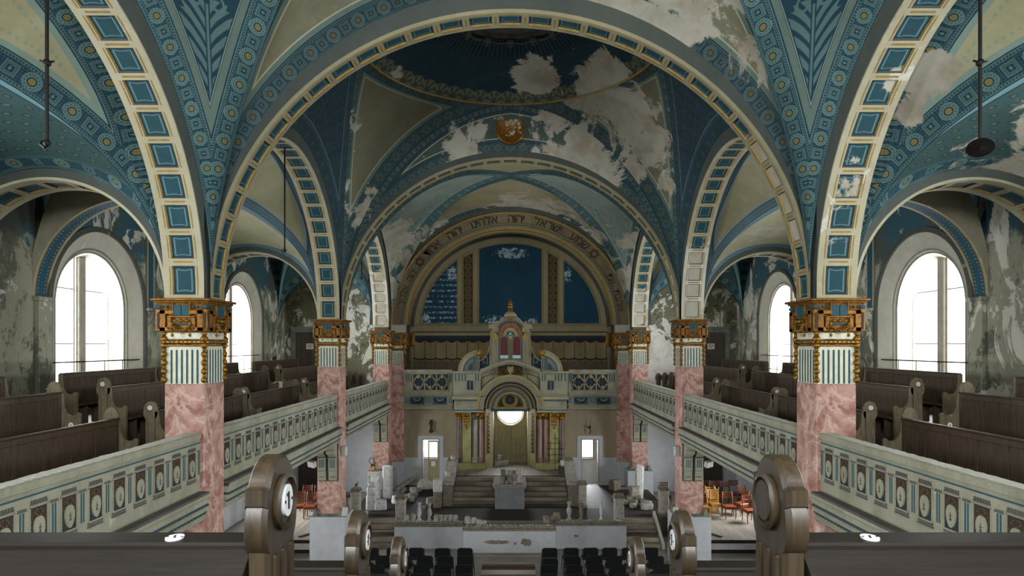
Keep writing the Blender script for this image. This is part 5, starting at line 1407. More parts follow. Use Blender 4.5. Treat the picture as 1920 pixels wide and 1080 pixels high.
for s in (-1, 1):
    for a, b, d in ((1.12, 1.84, .50), (2.18, 2.5, .4)): apart(MB().box(*sorted((s * a, s * b)), YA + d, YW - .02, 1.95, 4.26), 'column_niche', ['ark_grey'])
def jamb(s):
    m = MB(); a, b = (s * 1.14, YA - .02), (s * .80, YA + .72)
    def quad(t0, t1, z0, z1, d, mi):
        p = lambda t: (a[0] + (b[0] - a[0]) * t - s * d, a[1] + (b[1] - a[1]) * t - d * .4)
        (x0, y0), (x1, y1) = p(t0), p(t1); m.add([(x0, y0, z0), (x1, y1, z0), (x1, y1, z1), (x0, y0, z1)], [(0, 1, 2, 3)], mi)
    quad(0, 1, ZA, 4.45, 0, 0); quad(.12, .52, 2.35, 4.2, .006, 1); quad(.18, .46, 2.4, 4.15, .012, 2); quad(.10, .16, 2.3, 4.25, .014, 3); quad(.50, .56, 2.3, 4.25, .014, 3)
    for i in range(9):
        t = .32; p = (a[0] + (b[0] - a[0]) * t - s * .02, a[1] + (b[1] - a[1]) * t - .01); m.ball(p[0], p[1], 2.5 + .19 * i, .05, 7, 5, mi=0 if i % 2 else 3)
    quad(.0, .55, ZA, 2.3, .012, 4)
    X = sorted((s * .80, s * .90)); m.box(X[0], X[1], YA + .72, 32.1, ZA, 4.5, 0, 4); m.box(*sorted((s * .80, s * 1.09)), YA + .7, YW - .02, 4.2, 4.6, 0, 0)
    m.box(*sorted((s * 1.12, s * 1.16)), YA - .02, YA + .5, ZA, 4.3, 0, 0)
    apart(m, 'portal_jamb', ['choir_stone', 'blue_dark', 'ornament_dark', 'gold_line', 'ark_yellow'], 40)
both(jamb)
# inner niche with boarded wall and round window
nb = MB(); yb = 32.1
nb.box(-.9, .9, yb - .02, yb + .08, ZA, 3.44, 0, 0)
for i in range(6): nb.box(-.80 + i * .27, -.80 + i * .27 + .012, yb - .024, yb, ZA + .1, 3.4, 0, 1)
for z in (1.95, 2.52, 2.66, 3.40): nb.box(-.80, .80, yb - .05, yb, z, z + .05, .006, 0)
for s in (-1, 1):
    nb.box(*sorted((s * .05, s * .68)), yb - .032, yb, 2.78, 3.34, .01, 2); nb.box(*sorted((s * .05, s * .68)), yb - .032, yb, 2.02, 2.46, .01, 2)
apart(nb, 'boarded_wall', ['ark_wood', 'ornament_dark', 'ark_wood'])
rw = MB(); R = .65; zc = 4.10                                           # plaster round the round window
n = 32; cir = [(R * math.cos(2 * PI * i / n), zc + R * math.sin(2 * PI * i / n)) for i in range(n)]
sqr = []
for x, z in cir: k = 1.0 / max(abs(x) / .95, abs(z - zc) / .95); sqr.append((x * k, zc + (z - zc) * k))
P = np.array([[(x, yb, z) for x, z in cir + cir[:1]], [(x, yb, z) for x, z in sqr + sqr[:1]]]); rw.grid(P)
P = np.array([[(x, yb, z) for x, z in cir + cir[:1]], [(x, yb + .3, z) for x, z in cir + cir[:1]]]); rw.grid(P)
struct(rw.build('wall_niche', M['ark_wood']))
f = MB(); f.tube([(.62 * math.cos(t), yb + .22, zc + .62 * math.sin(t)) for t in np.linspace(0, 2 * PI, 33)[:-1]], .03, 6, close=True)
w = struct(f.build('window_%d' % win_n, M['white_frame'])); win_n += 1
g_ = MB(); g_.add([(.62 * math.cos(t), yb + .22, zc + .62 * math.sin(t)) for t in np.linspace(0, 2 * PI, 33)[:-1]], [tuple(range(32))]); struct(g_.build('window_pane', M['glass'], w))
# nested arches over the portal
def hoop(name, r0, r1, y0, y1, mats, mi=0, zc=4.42, beads=None, lines=()):
    m = MB(); t = np.linspace(0, PI, 37)
    for a, b in (((r1, y1), (r1, y0)), ((r1, y0), (r0, y0)), ((r0, y0), (r0, y1))):
        m.grid(np.array([[(a[0] * math.cos(x), a[1], zc + a[0] * math.sin(x)) for x in t], [(b[0] * math.cos(x), b[1], zc + b[0] * math.sin(x)) for x in t]]), mi=0)
    for r, wd, mm in lines: m.grid(np.array([[((r - wd) * math.cos(x), y0 - .006, zc + (r - wd) * math.sin(x)) for x in t], [((r + wd) * math.cos(x), y0 - .006, zc + (r + wd) * math.sin(x)) for x in t]]), mi=mm)
    if beads:
        for x in np.linspace(.06, PI - .06, beads[0]): m.ball(beads[1] * math.cos(x), y0 - .02, zc + beads[1] * math.sin(x), beads[2], 6, 4, mi=beads[3])
    return apart(m, name, mats, 35)
hoop('portal_arch', 1.27, 1.56, YA - .20, YA + .3, ['choir_stone', 'blue_paint', 'gold_line'], lines=((1.50, .02, 2), (1.42, .012, 1), (1.33, .012, 1)))
hoop('carved_arch', .95, 1.27, YA - .02, YA + .4, ['choir_stone', 'blue_dark', 'ornament_dark', 'gold_line'], lines=((1.11, .11, 2), (1.24, .012, 3), (.98, .012, 1)), beads=(46, 1.11, .036, 0))
hoop('inner_arch', .66, .95, YA + .20, YA + .75, ['choir_stone', 'blue_paint', 'gold_line'], lines=((.90, .012, 2), (.80, .05, 1), (.70, .012, 2)), beads=(30, .80, .03, 0))
ty = MB(); ty.prism([(-.80, 4.28), (.80, 4.28), (.80, 4.44)] + [(.72 * math.cos(t), 4.44 + .72 * math.sin(t)) for t in np.linspace(0, PI, 21)] + [(-.80, 4.44)], YA + .55, YA + .7, 'y', 0)
ty.box(-.86, .86, YA + .45, YA + .6, 4.25, 4.36, .01, 4); ty.box(-.86, .86, YA + .44, YA + .6, 4.36, 4.44, .01, 2)
ty.prism([(.58 * math.cos(t), 4.47 + .58 * math.sin(t)) for t in np.linspace(0, PI, 21)], YA + .54, YA + .56, 'y', 3)
for r0, r1, mm in ((.30, .38, 0), (.22, .29, 2), (.10, .21, 3), (0, .10, 4)):
    ty.lathe([(r0, -.01), ((r0 + r1) / 2, -.03), (r1, -.01), (r1, .01)], -.02, YA + .53, 4.78, 24, mm, axis='y')
for s in (-1, 1):
    for i in range(6): ty.push(TR((s * .2 - .02, YA + .535, 4.6)) @ RY(s * (.5 + .17 * i))).box(-.008, .008, -.004, .004, .28, .42, 0, 2).pop()
apart(ty, 'tympanum', ['choir_stone', 'gold', 'gold_line', 'ornament_dark', 'blue_paint'], 35)
# entablatures and attic blocks
def block(s):
    X = lambda a, b: sorted((s * a, s * b)); m = MB()
    for a, b, y, z0, z1, mm in ((1.20, 2.58, YA - .10, 4.26, 4.36, 0), (1.18, 2.60, YA - .12, 4.34, 4.37, 1), (1.22, 2.56, YA - .08, 4.37, 4.46, 0), (1.20, 2.56, YA - .05, 4.46, 4.80, 0), (1.18, 2.62, YA - .16, 4.80, 4.85, 1), (1.16, 2.64, YA - .19, 4.85, 4.97, 0), (1.16, 2.65, YA - .20, 4.97, 5.02, 2), (1.18, 2.62, YA - .14, 5.02, 5.06, 0)):
        m.box(*X(a, b), y, YW - .02, z0, z1, .008, mm)
    for c in (1.42, 2.36):
        for e in (-.08, -.027, .027, .08): m.box(s * c + e - .014, s * c + e + .014, YA - .056, YA, 4.54, 4.76, 0, 3)
    apart(m, 'entablature', ['parapet', 'blue_paint', 'gold_line', 'stone_green'])
    m = MB(); m.box(*X(1.36, 2.62), YA - .02, YW - .03, 5.06, 6.04, 0, 0)
    for c in (1.46, 1.58, 2.06, 2.2, 2.34, 2.5): m.box(s * c - .022, s * c + .022, YA - .028, YA, 5.68, 6.0, 0, 1)
    m.lathe([(0, -.03), (.12, -.02), (.14, .0)], s * 1.84, YA - .02, 5.84, 18, 0, axis='y')
    m.box(s * 1.84 - .14, s * 1.84 + .14, YA - .026, YA, 5.28, 5.70, 0, 1)
    for e in (-.09, .0, .09):
        for i in range(6): m.ball(s * 1.84 + e, YA - .04, 5.33 + .06 * i, .025, 6, 4, mi=2 if e else 0)
    m.box(*X(1.30, 2.66), YA - .08, YW - .03, 6.04, 6.12, .01, 0); m.box(*X(1.30, 2.66), YA - .085, YA, 6.035, 6.05, 0, 3)
    apart(m, 'attic_block', ['parapet', 'blue_paint', 'ornament_dark', 'gold_line'], 40)
    m = MB(); cx = s * 1.42; t = np.linspace(0, PI / 2, 19); q = lambda r, x: (cx + s * r * math.cos(x), 6.12 + r * math.sin(x))
    for r0, r1, y0, mm in ((.70, .98, YA - .02, 0), (.90, .95, YA - .03, 3), (.70, .74, YA - .03, 1)):
        pol = [q(r1, x) for x in t] + [q(r0, x) for x in t[::-1]]
        m.prism(pol, y0, YA + .5, 'y', mm)
    m.prism([(cx, 6.12)] + [q(.72, x) for x in t], YA + .06, YA + .5, 'y', 0)
    m.prism([q(.52, x) for x in np.linspace(.12, .95, 10)] + [(cx + s * .30, 6.55), (cx + s * .30, 6.18)], YA + .045, YA + .08, 'y', 4)
    for e in (.06, .16, .24): m.box(cx + s * e - .018, cx + s * e + .018, YA + .045, YA + .08, 6.18, 6.74, 0, 1)
    m.lathe([(.0, -.08), (.08, -.08), (.10, -.05), (.145, -.04), (.145, .3)], cx + s * .02, YA, 6.96, 18, 2, axis='y')
    apart(m, 'quarter_arch', ['parapet', 'blue_paint', 'gold_dark', 'gold_line', 'blue_paint'], 35)
both(block)
# wall over the portal, curved cornice, lion mask
sp = MB(); t = np.linspace(PI, 0, 25)
bot = [(1.5 * math.cos(x), 4.42 + 1.5 * math.sin(x)) for x in t]
crn = [(1.36 * k, 6.06 + .40 * (1 - k * k) ** 1.6) for k in np.linspace(1, -1, 25)]
for yy in (YA + .04, YA + .5): sp.grid(np.array([[(a, yy, b) for a, b in bot], [(c, yy, d) for c, d in reversed(crn)]]), mi=0)
for s in (-1, 1): sp.box(*sorted((s * 1.34, s * 1.46)), YA + .03, YA + .5, 4.42, 6.06, 0, 0)
for s in (-1, 1):
    P = [(s * 1.32, 5.05), (s * 1.32, 5.78), (s * 1.20, 5.88), (s * .78, 6.02), (s * .78, 5.78)] + [(s * 1.60 * math.cos(x), 4.42 + 1.60 * math.sin(x)) for x in np.linspace(1.02, .62, 6)]
    sp.tube([(a, YA + .03, b) for a, b in P], .018, 5, 1, close=True)
    sp.box(*sorted((s * .62, s * .74)), YA - .02, YA + .1, 5.92, 6.36, .005, 0)
    for e in (.65, .68, .71): sp.box(s * e - .007, s * e + .007, YA - .026, YA, 5.95, 6.33, 0, 1)
apart(sp, 'spandrel_wall', ['choir_stone', 'blue_paint'], 35)
cc = MB()
for d, z0, z1, mm in ((.30, .10, .17, 0), (.24, .03, .10, 0), (.26, .09, .11, 1), (.18, -.02, .03, 0)):
    cc.prism([(a, b + z0) for a, b in crn] + [(a, b + z1) for a, b in reversed(crn)], YA + .04 - d, YA + .3, 'y', mm)
apart(cc, 'curved_cornice', ['parapet', 'gold_line'], 35)
mk = MB(); mk.prism([(-.56, 5.95), (.56, 5.95)] + [(x, 6.06 + .40 * (1 - (x / 1.36) ** 2) ** 1.6 - .03) for x in np.linspace(.56, -.56, 9)], YA + .0, YA + .06, 'y', 1)
mk.ball(0, YA - .06, 6.20, .13, 12, 8, sz=1.15, mi=0); mk.ball(0, YA - .15, 6.14, .06, 8, 6, mi=0)
for s in (-1, 1):
    mk.ball(s * .05, YA - .14, 6.24, .022, 6, 4, mi=1); mk.ball(s * .11, YA - .08, 6.30, .05, 7, 5, mi=0)
    for i in range(5): a = .5 + i * .5; mk.ball(s * .17 * math.sin(a), YA - .04, 6.2 + .19 * math.cos(a), .05, 7, 5, mi=2)
    mk.tube([(s * .18, YA - .03, 6.12), (s * .28, YA - .05, 6.26), (s * .40, YA - .03, 6.22), (s * .44, YA - .03, 6.10), (s * .37, YA - .03, 6.07)], .025, 6, 2); mk.tube([(s * .2, YA - .03, 6.05), (s * .34, YA - .04, 6.0), (s * .5, YA - .03, 6.04), (s * .52, YA - .02, 6.16)], .02, 6, 2)
mk.ball(0, YA - .1, 6.03, .05, 7, 5, sz=1.4, mi=0)
apart(mk, 'lion_mask_panel', ['choir_stone', 'ornament_dark', 'gold_dark'], 45)
# gable with the two tablets
gb = MB(); y0 = YA + .14
gb.box(-.92, .92, y0, y0 + .5, 6.30, 8.10, 0, 0)
for s in (-1, 1):
    gb.box(*sorted((s * .56, s * .80)), y0 - .10, y0, 6.42, 7.62, .008, 0); gb.box(*sorted((s * .53, s * .83)), y0 - .13, y0, 6.36, 6.46, .01, 0)
    for e in (.62, .68, .74): gb.box(s * e - .011, s * e + .011, y0 - .106, y0, 6.55, 7.55, 0, 1)
    gb.box(*sorted((s * .52, s * .84)), y0 - .13, y0, 7.62, 7.70, .01, 2); gb.prism([(s * .68 - .09, 7.70), (s * .68 + .09, 7.70), (s * .68, 7.92)], y0 - .12, y0, 'y', 3)
    gb.box(*sorted((s * .54, s * .86)), y0 - .16, y0, 7.92, 8.14, .012, 0); gb.ball(s * .70, y0 - .14, 8.02, .06, 8, 5, mi=2)
apart(gb, 'gable_wall', ['choir_stone', 'stone_green', 'gold_line', 'gold'], 35)
for s in (-1, 1):
    tb = MB(); c = s * .285; r = .18
    o = lambda rr, z0, zt: [(c - rr, z0), (c + rr, z0)] + [(c + rr * math.cos(x), zt + rr * 1.15 * math.sin(x)) for x in np.linspace(0, PI, 13)]
    tb.prism(o(.255, 6.62, 7.54), y0 - .07, y0 + .01, 'y', 0); tb.prism(o(.235, 6.66, 7.54), y0 - .075, y0, 'y', 3); tb.prism(o(.20, 6.70, 7.53), y0 - .08, y0, 'y', 0); tb.prism(o(r, 6.72, 7.52), y0 - .084, y0, 'y', 1); tb.box(c - r, c + r, y0 - .088, y0, 6.72, 6.86, 0, 2)
    apart(tb, 'tablet', ['choir_stone', 'red_tablet', 'light_blue', 'blue_paint'])
su = MB(); su.prism([(.55 * math.cos(x), 7.82 + .55 * math.sin(x)) for x in np.linspace(0, PI, 21)], y0 - .05, y0 + .02, 'y', 0)
for i in range(15):
    a = PI * (i + .5) / 15; su.push(TR((0, y0 - .052, 7.82)) @ RY(PI / 2 - a)).prism([(-.006, .28), (.006, .28), (.022, .53), (-.022, .53)], -.006, .002, 'y', 1).pop()
for r0, r1, y, mm in ((.22, .31, y0 - .08, 2), (.14, .17, y0 - .085, 3)):
    P = [(r1 * math.cos(x), 7.80 + r1 * math.sin(x)) for x in np.linspace(-.1, PI + .1, 19)] + [(r0 * math.cos(x), 7.80 + r0 * math.sin(x)) for x in np.linspace(PI + .1, -.1, 19)]; su.prism(P, y, y0, 'y', mm)
su.prism([(.22 * math.cos(x), 7.80 + .22 * math.sin(x)) for x in np.linspace(0, 2 * PI, 21)[:-1]], y0 - .065, y0, 'y', 2)
eye = [(.13 * math.cos(x), 7.83 + .075 * math.sin(x)) for x in np.linspace(0, 2 * PI, 21)[:-1]]
su.prism(eye, y0 - .08, y0, 'y', 3); su.ball(0, y0 - .08, 7.83, .05, 8, 6, sy=.5, mi=4)
P = [(.60 * math.cos(x), 7.82 + .60 * math.sin(x)) for x in np.linspace(0, PI, 21)] + [(.55 * math.cos(x), 7.82 + .55 * math.sin(x)) for x in np.linspace(PI, 0, 21)]; su.prism(P, y0 - .07, y0, 'y', 3)
apart(su, 'sunburst', ['red_ray', 'gold', 'choir_stone', 'blue_paint', 'light_blue'], 40)
og = [(-.98, 8.16), (-.72, 8.20), (-.58, 8.28), (-.42, 8.44), (-.25, 8.58), (0, 8.64), (.25, 8.58), (.42, 8.44), (.58, 8.28), (.72, 8.20), (.98, 8.16)]
oc = MB()
for d, a, b, mm in ((.24, .0, .09, 0), (.17, -.10, .0, 0), (.26, .03, .05, 1)): oc.prism([(x, z + a) for x, z in og] + [(x, z + b) for x, z in reversed(og)], y0 - d, y0 + .4, 'y', mm)
oc.prism([(x, z - .08) for x, z in og] + [(.9, 8.0), (-.9, 8.0)], y0 + .0, y0 + .4, 'y', 0)
for x in (-.08, .08): oc.ball(x, y0 - .26, 8.58, .06, 8, 5, mi=1)
apart(oc, 'ogee_cornice', ['parapet', 'gold'], 40)
def volute(s):
    m = MB(); P = [(s * .90, 7.62)] + [(s * (.90 + .62 * (1 - math.cos(x))), 7.62 - 1.02 * math.sin(x)) for x in np.linspace(.15, PI / 2, 12)] + [(s * 1.52, 6.16), (s * .90, 6.30)]
    m.prism(P, y0 + .05, y0 + .4, 'y', 0); m.tube([(a, y0 + .02, b) for a, b in P[:13]], .04, 6, 0)
    Q = [(s * .97, 7.0), (s * 1.08, 6.86), (s * 1.40, 6.66), (s * 1.40, 6.22), (s * .97, 6.40)]; m.prism(Q, y0 + .04, y0 + .06, 'y', 1)
    for a, b, c, d in ((1.05, 1.08, 6.42, 6.78), (1.08, 1.26, 6.74, 6.78), (1.23, 1.26, 6.52, 6.78), (1.15, 1.26, 6.50, 6.54)): m.box(*sorted((s * a, s * b)), y0 + .02, y0 + .05, c, d, 0, 0)
    apart(m, 'scrolled_buttress', ['choir_stone', 'blue_dark'], 40)
both(volute)
fn = MB(); fn.lathe([(.30, 8.66), (.27, 8.76), (.16, 8.84), (.13, 8.86)], 0, y0 + .1, 0, 18, 0)
fn.lathe([(.12, 8.86), (.14, 8.90), (.10, 8.96), (.09, 9.0), (.125, 9.04), (.125, 9.10), (.085, 9.14), (.11, 9.18), (.11, 9.22), (.07, 9.26), (.085, 9.30), (.05, 9.36), (.03, 9.42), (.0, 9.44)], 0, y0 + .1, 0, 16, 1)
apart(fn, 'finial', ['choir_stone', 'gold_dark'], 40)
# loose candle grille leaning at the right columns
gr = MB(); x0, x1, y = 1.70, 2.50, YA - .30
gr.tube([(2.02, y - .04, 1.66), (2.02, y - .04, 3.35)], .016, 6)
for z in (2.12, 2.38, 2.64, 2.90): gr.tube([(1.62 if z > 2.3 else 1.55, y - .04, z), (2.42 if z < 2.8 else 2.30, y - .04, z)], .011, 5)
for x in (1.82, 2.22): gr.tube([(x, y - .04, 2.64), (x, y - .04, 2.98), (x + .03, y - .04, 3.06)], .009, 5)
gr.tube([(1.90, y - .04, 3.1), (2.14, y - .04, 3.1)], .009, 5)
for s in (-1, 1): gr.tube([(2.02, y - .04, 1.7), (2.02 + s * .2, y - .10, 1.655)], .012, 5)
tag(gr.build('iron_grille', M['iron']), 'thin black iron stand with crossbars before the right ark columns', 'stand')
# ------------------------------------------------------------------ end walls of the aisles with the upper doors
end_n = 3
for sx in (-1, 1):
    X = lambda a, b: sorted((sx * a, sx * b)); side = 'left' if sx < 0 else 'right'
    w = MB(); w.box(*X(5.6, 11.6), 31.06, 31.3, 4.75, 18.2, 0, 0); w.box(*X(5.6, 11.6), 31.06, 31.3, 0, 4.75, 0, 1)
    struct(w.build('wall_end_%s' % side, [M['wall_end'], M['whitewash']]))
    f = MB()
    for a, b, z0, z1, d in ((8.40, 8.62, 5.6, 8.0, .06), (10.08, 10.30, 5.6, 8.0, .06), (8.40, 10.30, 7.92, 8.12, .07), (8.34, 10.36, 8.10, 8.18, .10)): f.box(*X(a, b), 31.06 - d, 31.08, z0, z1, .01)
    d = struct(f.build('door_%d' % end_n, M['stone_green'])); end_n += 1
    for a, b in ((8.62, 9.34), (9.36, 10.08)):
        l = MB(); l.box(*X(a, b), 31.03, 31.06, 5.62, 7.92, .004)
        for z0, z1 in ((5.62, 5.80), (6.30, 6.42), (7.78, 7.92)): l.box(*X(a, b), 31.005, 31.06, z0, z1, .006)
        for c in (a + .05, b - .05, (a + b) / 2): l.box(*X(c - .045, c + .045), 31.01, 31.06, 5.62, 7.92, .006)
        struct(l.build('door_leaf', M['door_brown'], d))
    n = MB(); c = 9.40; n.box(*X(c - .17, c + .17), 30.985, 31.0, 7.13, 7.40, 0, 0)
    for k, (e, ww) in enumerate(((.2, .10), (.14, .12), (.08, .07))): n.box(*X(c - ww, c + ww), 30.983, 30.99, 7.13 + e, 7.15 + e, 0, 1)
    tag(n.build('notice', [M['paper'], M['ink']]), 'white paper notice on the brown %s gallery door' % side, 'notice')
    # lower doors and dark opening under the gallery
    f = MB(); f.box(*X(8.15, 9.95), 31.0, 31.07, .44, 2.75, .01); f.box(*X(8.28, 9.82), 30.99, 31.02, .44, 2.62, .004, 0)
    for c in (8.66, 9.05, 9.44): f.box(*X(c - .05, c + .05), 30.975, 31.0, .5, 2.6, .006)
    struct(f.build('door_%d' % end_n, M['door_panel'])); end_n += 1

# ------------------------------------------------------------------ stage, steps, ark platform
sbox('stage_floor', 'planks_dark', -6.25, 6.25, 25.25, YW, 0, ZST)
sbox('stage_floor', 'planks_dark', -4.17, 4.17, 23.8, 25.25, 0, ZST)
for sx in (-1, 1):
    X = lambda a, b: sorted((sx * a, sx * b)); side = 'left' if sx < 0 else 'right'
    sbox('aisle_platform_floor', 'planks_light', *X(6.27, WALL), 23.3, 31.06, 0, .44)
    t = MB(); t.box(*X(6.36, WALL), 23.26, 23.3, .34, .455, 0, 0); t.box(*X(6.36, WALL), 23.24, 23.3, .0, .12, 0, 0); t.box(*X(6.36, WALL), 23.27, 23.3, .12, .34, 0, 1)
    struct(t.build('trim_platform_%s' % side, [M['black_paint'], M['riser_white']]))
    # diagonal black edging strip on the boards
    e = MB(); e.push(TR((sx * 6.9, 24.6, .44)) @ RZ(sx * -.95)); e.box(-1.15, 1.15, -.06, .06, 0, .03); e.pop()
    struct(e.build('trim_edging_%s' % side, M['black_paint']))
    st = MB(); n = 5
    for i in range(n): st.box(*X(4.19, 5.42), 23.78 + i * .29, 25.25, ZST * i / n, ZST * (i + 1) / n, .012)
    tag(st.build('side_steps', M['old_steps']), 'worn stone steps up to the stage beside the %s middle pier' % side, 'steps', 'side steps to the stage')
    s2 = MB(); s2.prism([(23.7, 0), (25.3, 0), (25.3, .98), (23.7, .18)], *X(5.20 + .24, 5.34 + .20), 'x'); struct(s2.build('trim_stringer_%s' % side, M['rail_white']))
def rough_top(mb, x0, x1, y0, y1, z, n, mi):
    for i in range(n):
        x = x0 + (x1 - x0) * (i + random.random()) / n; r = random.uniform(.012, .03)
        mb.ball(x, random.uniform(y0, y1), z + r * .4, r, 5, 3, mi=mi)
fw = MB()
for x0, x1, yf, zt in ((-4.17, -1.66, 23.74, .80), (1.58, 4.17, 23.74, .84), (-1.66, 1.58, 23.2, .80)):
    fw.box(x0, x1, yf, 23.82 if yf < 23.5 else 23.82, 0, zt, .01, 0); fw.box(x0 - .02, x1 + .02, yf - .05, 23.9, zt, zt + .07, .015, 1); fw.box(x0 + .02, x1 - .02, yf - .03, 23.95, zt + .07, zt + .17, .02, 1)
    rough_top(fw, x0 + .1, x1 - .1, yf - .0, yf + .1, zt + .17, 70, 2)
FW = struct(fw.build('wall_stage_front', [M['wall_grey'], M['rubble_dark'], M['rubble_white']]))
def blotch(cx, cz, rx, rz, y, seed):
    rnd = random.Random(seed); m = MB(); n = 22
    m.prism([(cx + rx * math.cos(t) * rnd.uniform(.75, 1.05), cz + rz * math.sin(t) * rnd.uniform(.6, 1.1)) for t in np.linspace(0, 2 * PI, n + 1)[:-1]], y - .006, y + .004, 'y'); struct(m.build('plaster_loss', M['rubble_dark'], FW))
blotch(-.47, .40, .50, .09, 23.2, 1); blotch(.55, .40, .21, .15, 23.2, 2); blotch(.17, .36, .05, .05, 23.2, 3); blotch(2.36, .47, .09, .05, 23.74, 4)
sbox('trim_front_kerb', 'hall_floor', -1.7, 1.62, 22.9, 23.2, 0, .03)
cp = MB()
cp.box(-3.75, 3.75, 24.35, 26.6, ZST, ZST + .012, 0); tag(cp.build('carpet', M['stage_carpet']), 'dark worn carpet across the stage before the ark steps', 'carpet')
cp = MB(); cp.box(-5.3, -3.8, 25.4, 27.2, ZST, ZST + .012); cp.box(-4.1, -3.15, 27.2, 29.9, ZST, ZST + .012); tag(cp.build('carpet', M['stage_carpet']), 'dark carpet strip on the stage beside the left rubble pile', 'carpet')
# steps to the ark
for i in range(6):
    z0 = ZST + .15 * i
    o = MB().box(-2.35, 2.35, 26.88 + .29 * i, 28.75, z0, z0 + .15, .015).build('ark_step', M['old_steps'])
    o['kind'] = 'structure'; o.name = 'floor_ark_step_%d' % (i + 1)
sbox('ark_platform_floor', 'planks_light', -2.75, 2.75, 28.6, YW, ZST, ZA)
sbox('niche_floor', 'planks_light', -.9, .9, YW, 32.1, ZST, ZA)
for sx in (-1, 1):
    X = lambda a, b: sorted((sx * a, sx * b)); side = 'left' if sx < 0 else 'right'
    root = thing('step_cheek', (sx * 2.55, 27.8, ZST), 'broken stone cheek wall flanking the ark steps on the %s' % side, 'wall', 'cheek walls of the ark steps')
    m = MB(); m.prism([(26.95, ZST), (28.9, ZST), (28.9, 2.28), (28.35, 2.22), (27.7, 1.80), (27.2, 1.62), (26.95, 1.58)], *X(2.36, 2.74), 'x'); m.build('cheek', M['rubble_dark'], root)
    m = MB(); m.prism([(27.0, 1.60), (27.25, 1.66), (27.7, 1.84), (28.3, 2.25), (28.95, 2.30), (28.95, 2.42), (28.2, 2.38), (27.6, 1.96), (27.0, 1.72)], *X(2.30, 2.70), 'x'); m.build('coping', M['rubble'], root)
# ------------------------------------------------------------------ altar block
root = thing('reading_desk_block', (-.03, 27.2, ZST), 'grey block table with stone top in the middle of the ark steps', 'table')
MB().box(-.62, .56, 26.45, 28.0, ZST, 1.58, .01).build('body', M['block_grey'], root); m = MB(); m.box(-.70, .64, 26.36, 28.05, 1.66, 1.76, .012); m.box(-.66, .60, 26.40, 28.0, 1.58, 1.66, .01); m.build('top_slab', M['rubble'], root)
# ------------------------------------------------------------------ stones, posts, balusters
def stone(sx, sy, sz, seed, m='rubble'):
    rnd = random.Random(seed); b = MB(); b.box(-sx / 2, sx / 2, -sy / 2, sy / 2, 0, sz, min(sx, sy, sz) * .16)
    b.v = [(x + rnd.uniform(-.08, .08) * sx, y + rnd.uniform(-.08, .08) * sy, max(0, z + rnd.uniform(-.07, .07) * sz) if z > sz * .2 else max(0.0, z)) for x, y, z in b.v]
    return b
def put_stone(x, y, z, size, seed, m, label, group, name='stone_fragment', rz=None, tilt=(0, 0), cat='stone'):
    b = stone(*size, seed); o = b.build(name, M[m], loc=(0, 0, 0)); o.location = (x, y, z); rnd = random.Random(seed + 99)
    o.rotation_euler = (tilt[0], tilt[1], rnd.uniform(0, 3) if rz is None else rz); return tag(o, label, cat, group)
LB, GB = 'broken brown stone piece heaped on the block table', 'stones on the block table'
for k, (x, y, z, s) in enumerate([(-.30, 26.55, 1.76, (.20, .2, .34)), (-.02, 26.6, 1.76, (.22, .22, .30)), (.22, 26.6, 1.76, (.26, .24, .34)), (-.28, 26.85, 1.76, (.22, .2, .50)), (.0, 26.9, 1.76, (.22, .2, .46)), (.27, 26.95, 1.76, (.32, .25, .44)), (-.12, 26.45, 1.76, (.16, .14, .16)), (.14, 26.45, 1.76, (.14, .12, .14)), (.40, 26.7, 1.76, (.14, .14, .18))]):
    put_stone(x, y, z, s, 200 + k, 'rubble' if k % 3 else 'rubble_dark', LB, GB)
def post(x, y, w, z0, z1, label, m='rubble', cap=True, grp='stone posts of the stage balustrade'):
    root = thing('stone_post', (x, y, z0), label, 'post', grp); h = z1 - z0
    p = MB(); p.box(x - w / 2, x + w / 2, y - w / 2, y + w / 2, z0, z1 - .14, .015, 0)
    for s in (-1, 1): p.box(x - w * .33, x + w * .33, y + s * (w / 2) - .008, y + s * (w / 2) + .008, z0 + .18, z1 - .28, .004, 0)
    p.lathe([(0, -.01), (.035, -.01), (.045, 0)], x, y - w / 2 - .005, z0 + h * .55, 12, 0, axis='y')
    p.build('shaft', M[m], root, smooth=40)
    c = MB(); c.box(x - w / 2 - .03, x + w / 2 + .03, y - w / 2 - .03, y + w / 2 + .03, z1 - .14, z1 - .07, .015); c.box(x - w / 2, x + w / 2, y - w / 2, y + w / 2, z1 - .07, z1, .02)
    MB().box(x - w / 2 - .03, x + w / 2 + .03, y - w / 2 - .03, y + w / 2 + .03, z0, z0 + .1, .01).build('base', M['rubble_dark' if m == 'rubble' else m], root); c.build('cap', M['rubble_dark' if m == 'rubble' else m], root)
    return root
post(-4.0, 24.12, .34, ZST, 1.86, 'stone balustrade post at the head of the left stage steps')
post(3.95, 24.12, .34, ZST, 1.90, 'stone balustrade post at the head of the right stage steps')
post(-5.98, 25.6, .34, ZST, 1.80, 'stone post standing beside the left middle pier pedestal')
post(5.92, 25.6, .34, ZST, 1.86, 'stone post standing beside the right middle pier pedestal')
post(2.92, 26.85, .32, ZST, 1.80, 'stone post at the foot of the right cheek wall')
root = thing('stone_post', (-2.94, 26.85, ZST), 'broken half-white stone post at the foot of the left cheek wall', 'post', 'stone posts of the stage balustrade')
MB().box(-3.12, -2.78, 26.68, 27.02, ZST, 1.38, .02).build('dark_shaft', M['rubble_dark'], root); MB().box(-3.12, -2.76, 26.66, 27.04, 1.38, 1.88, .02).build('white_top', M['rubble_white'], root)
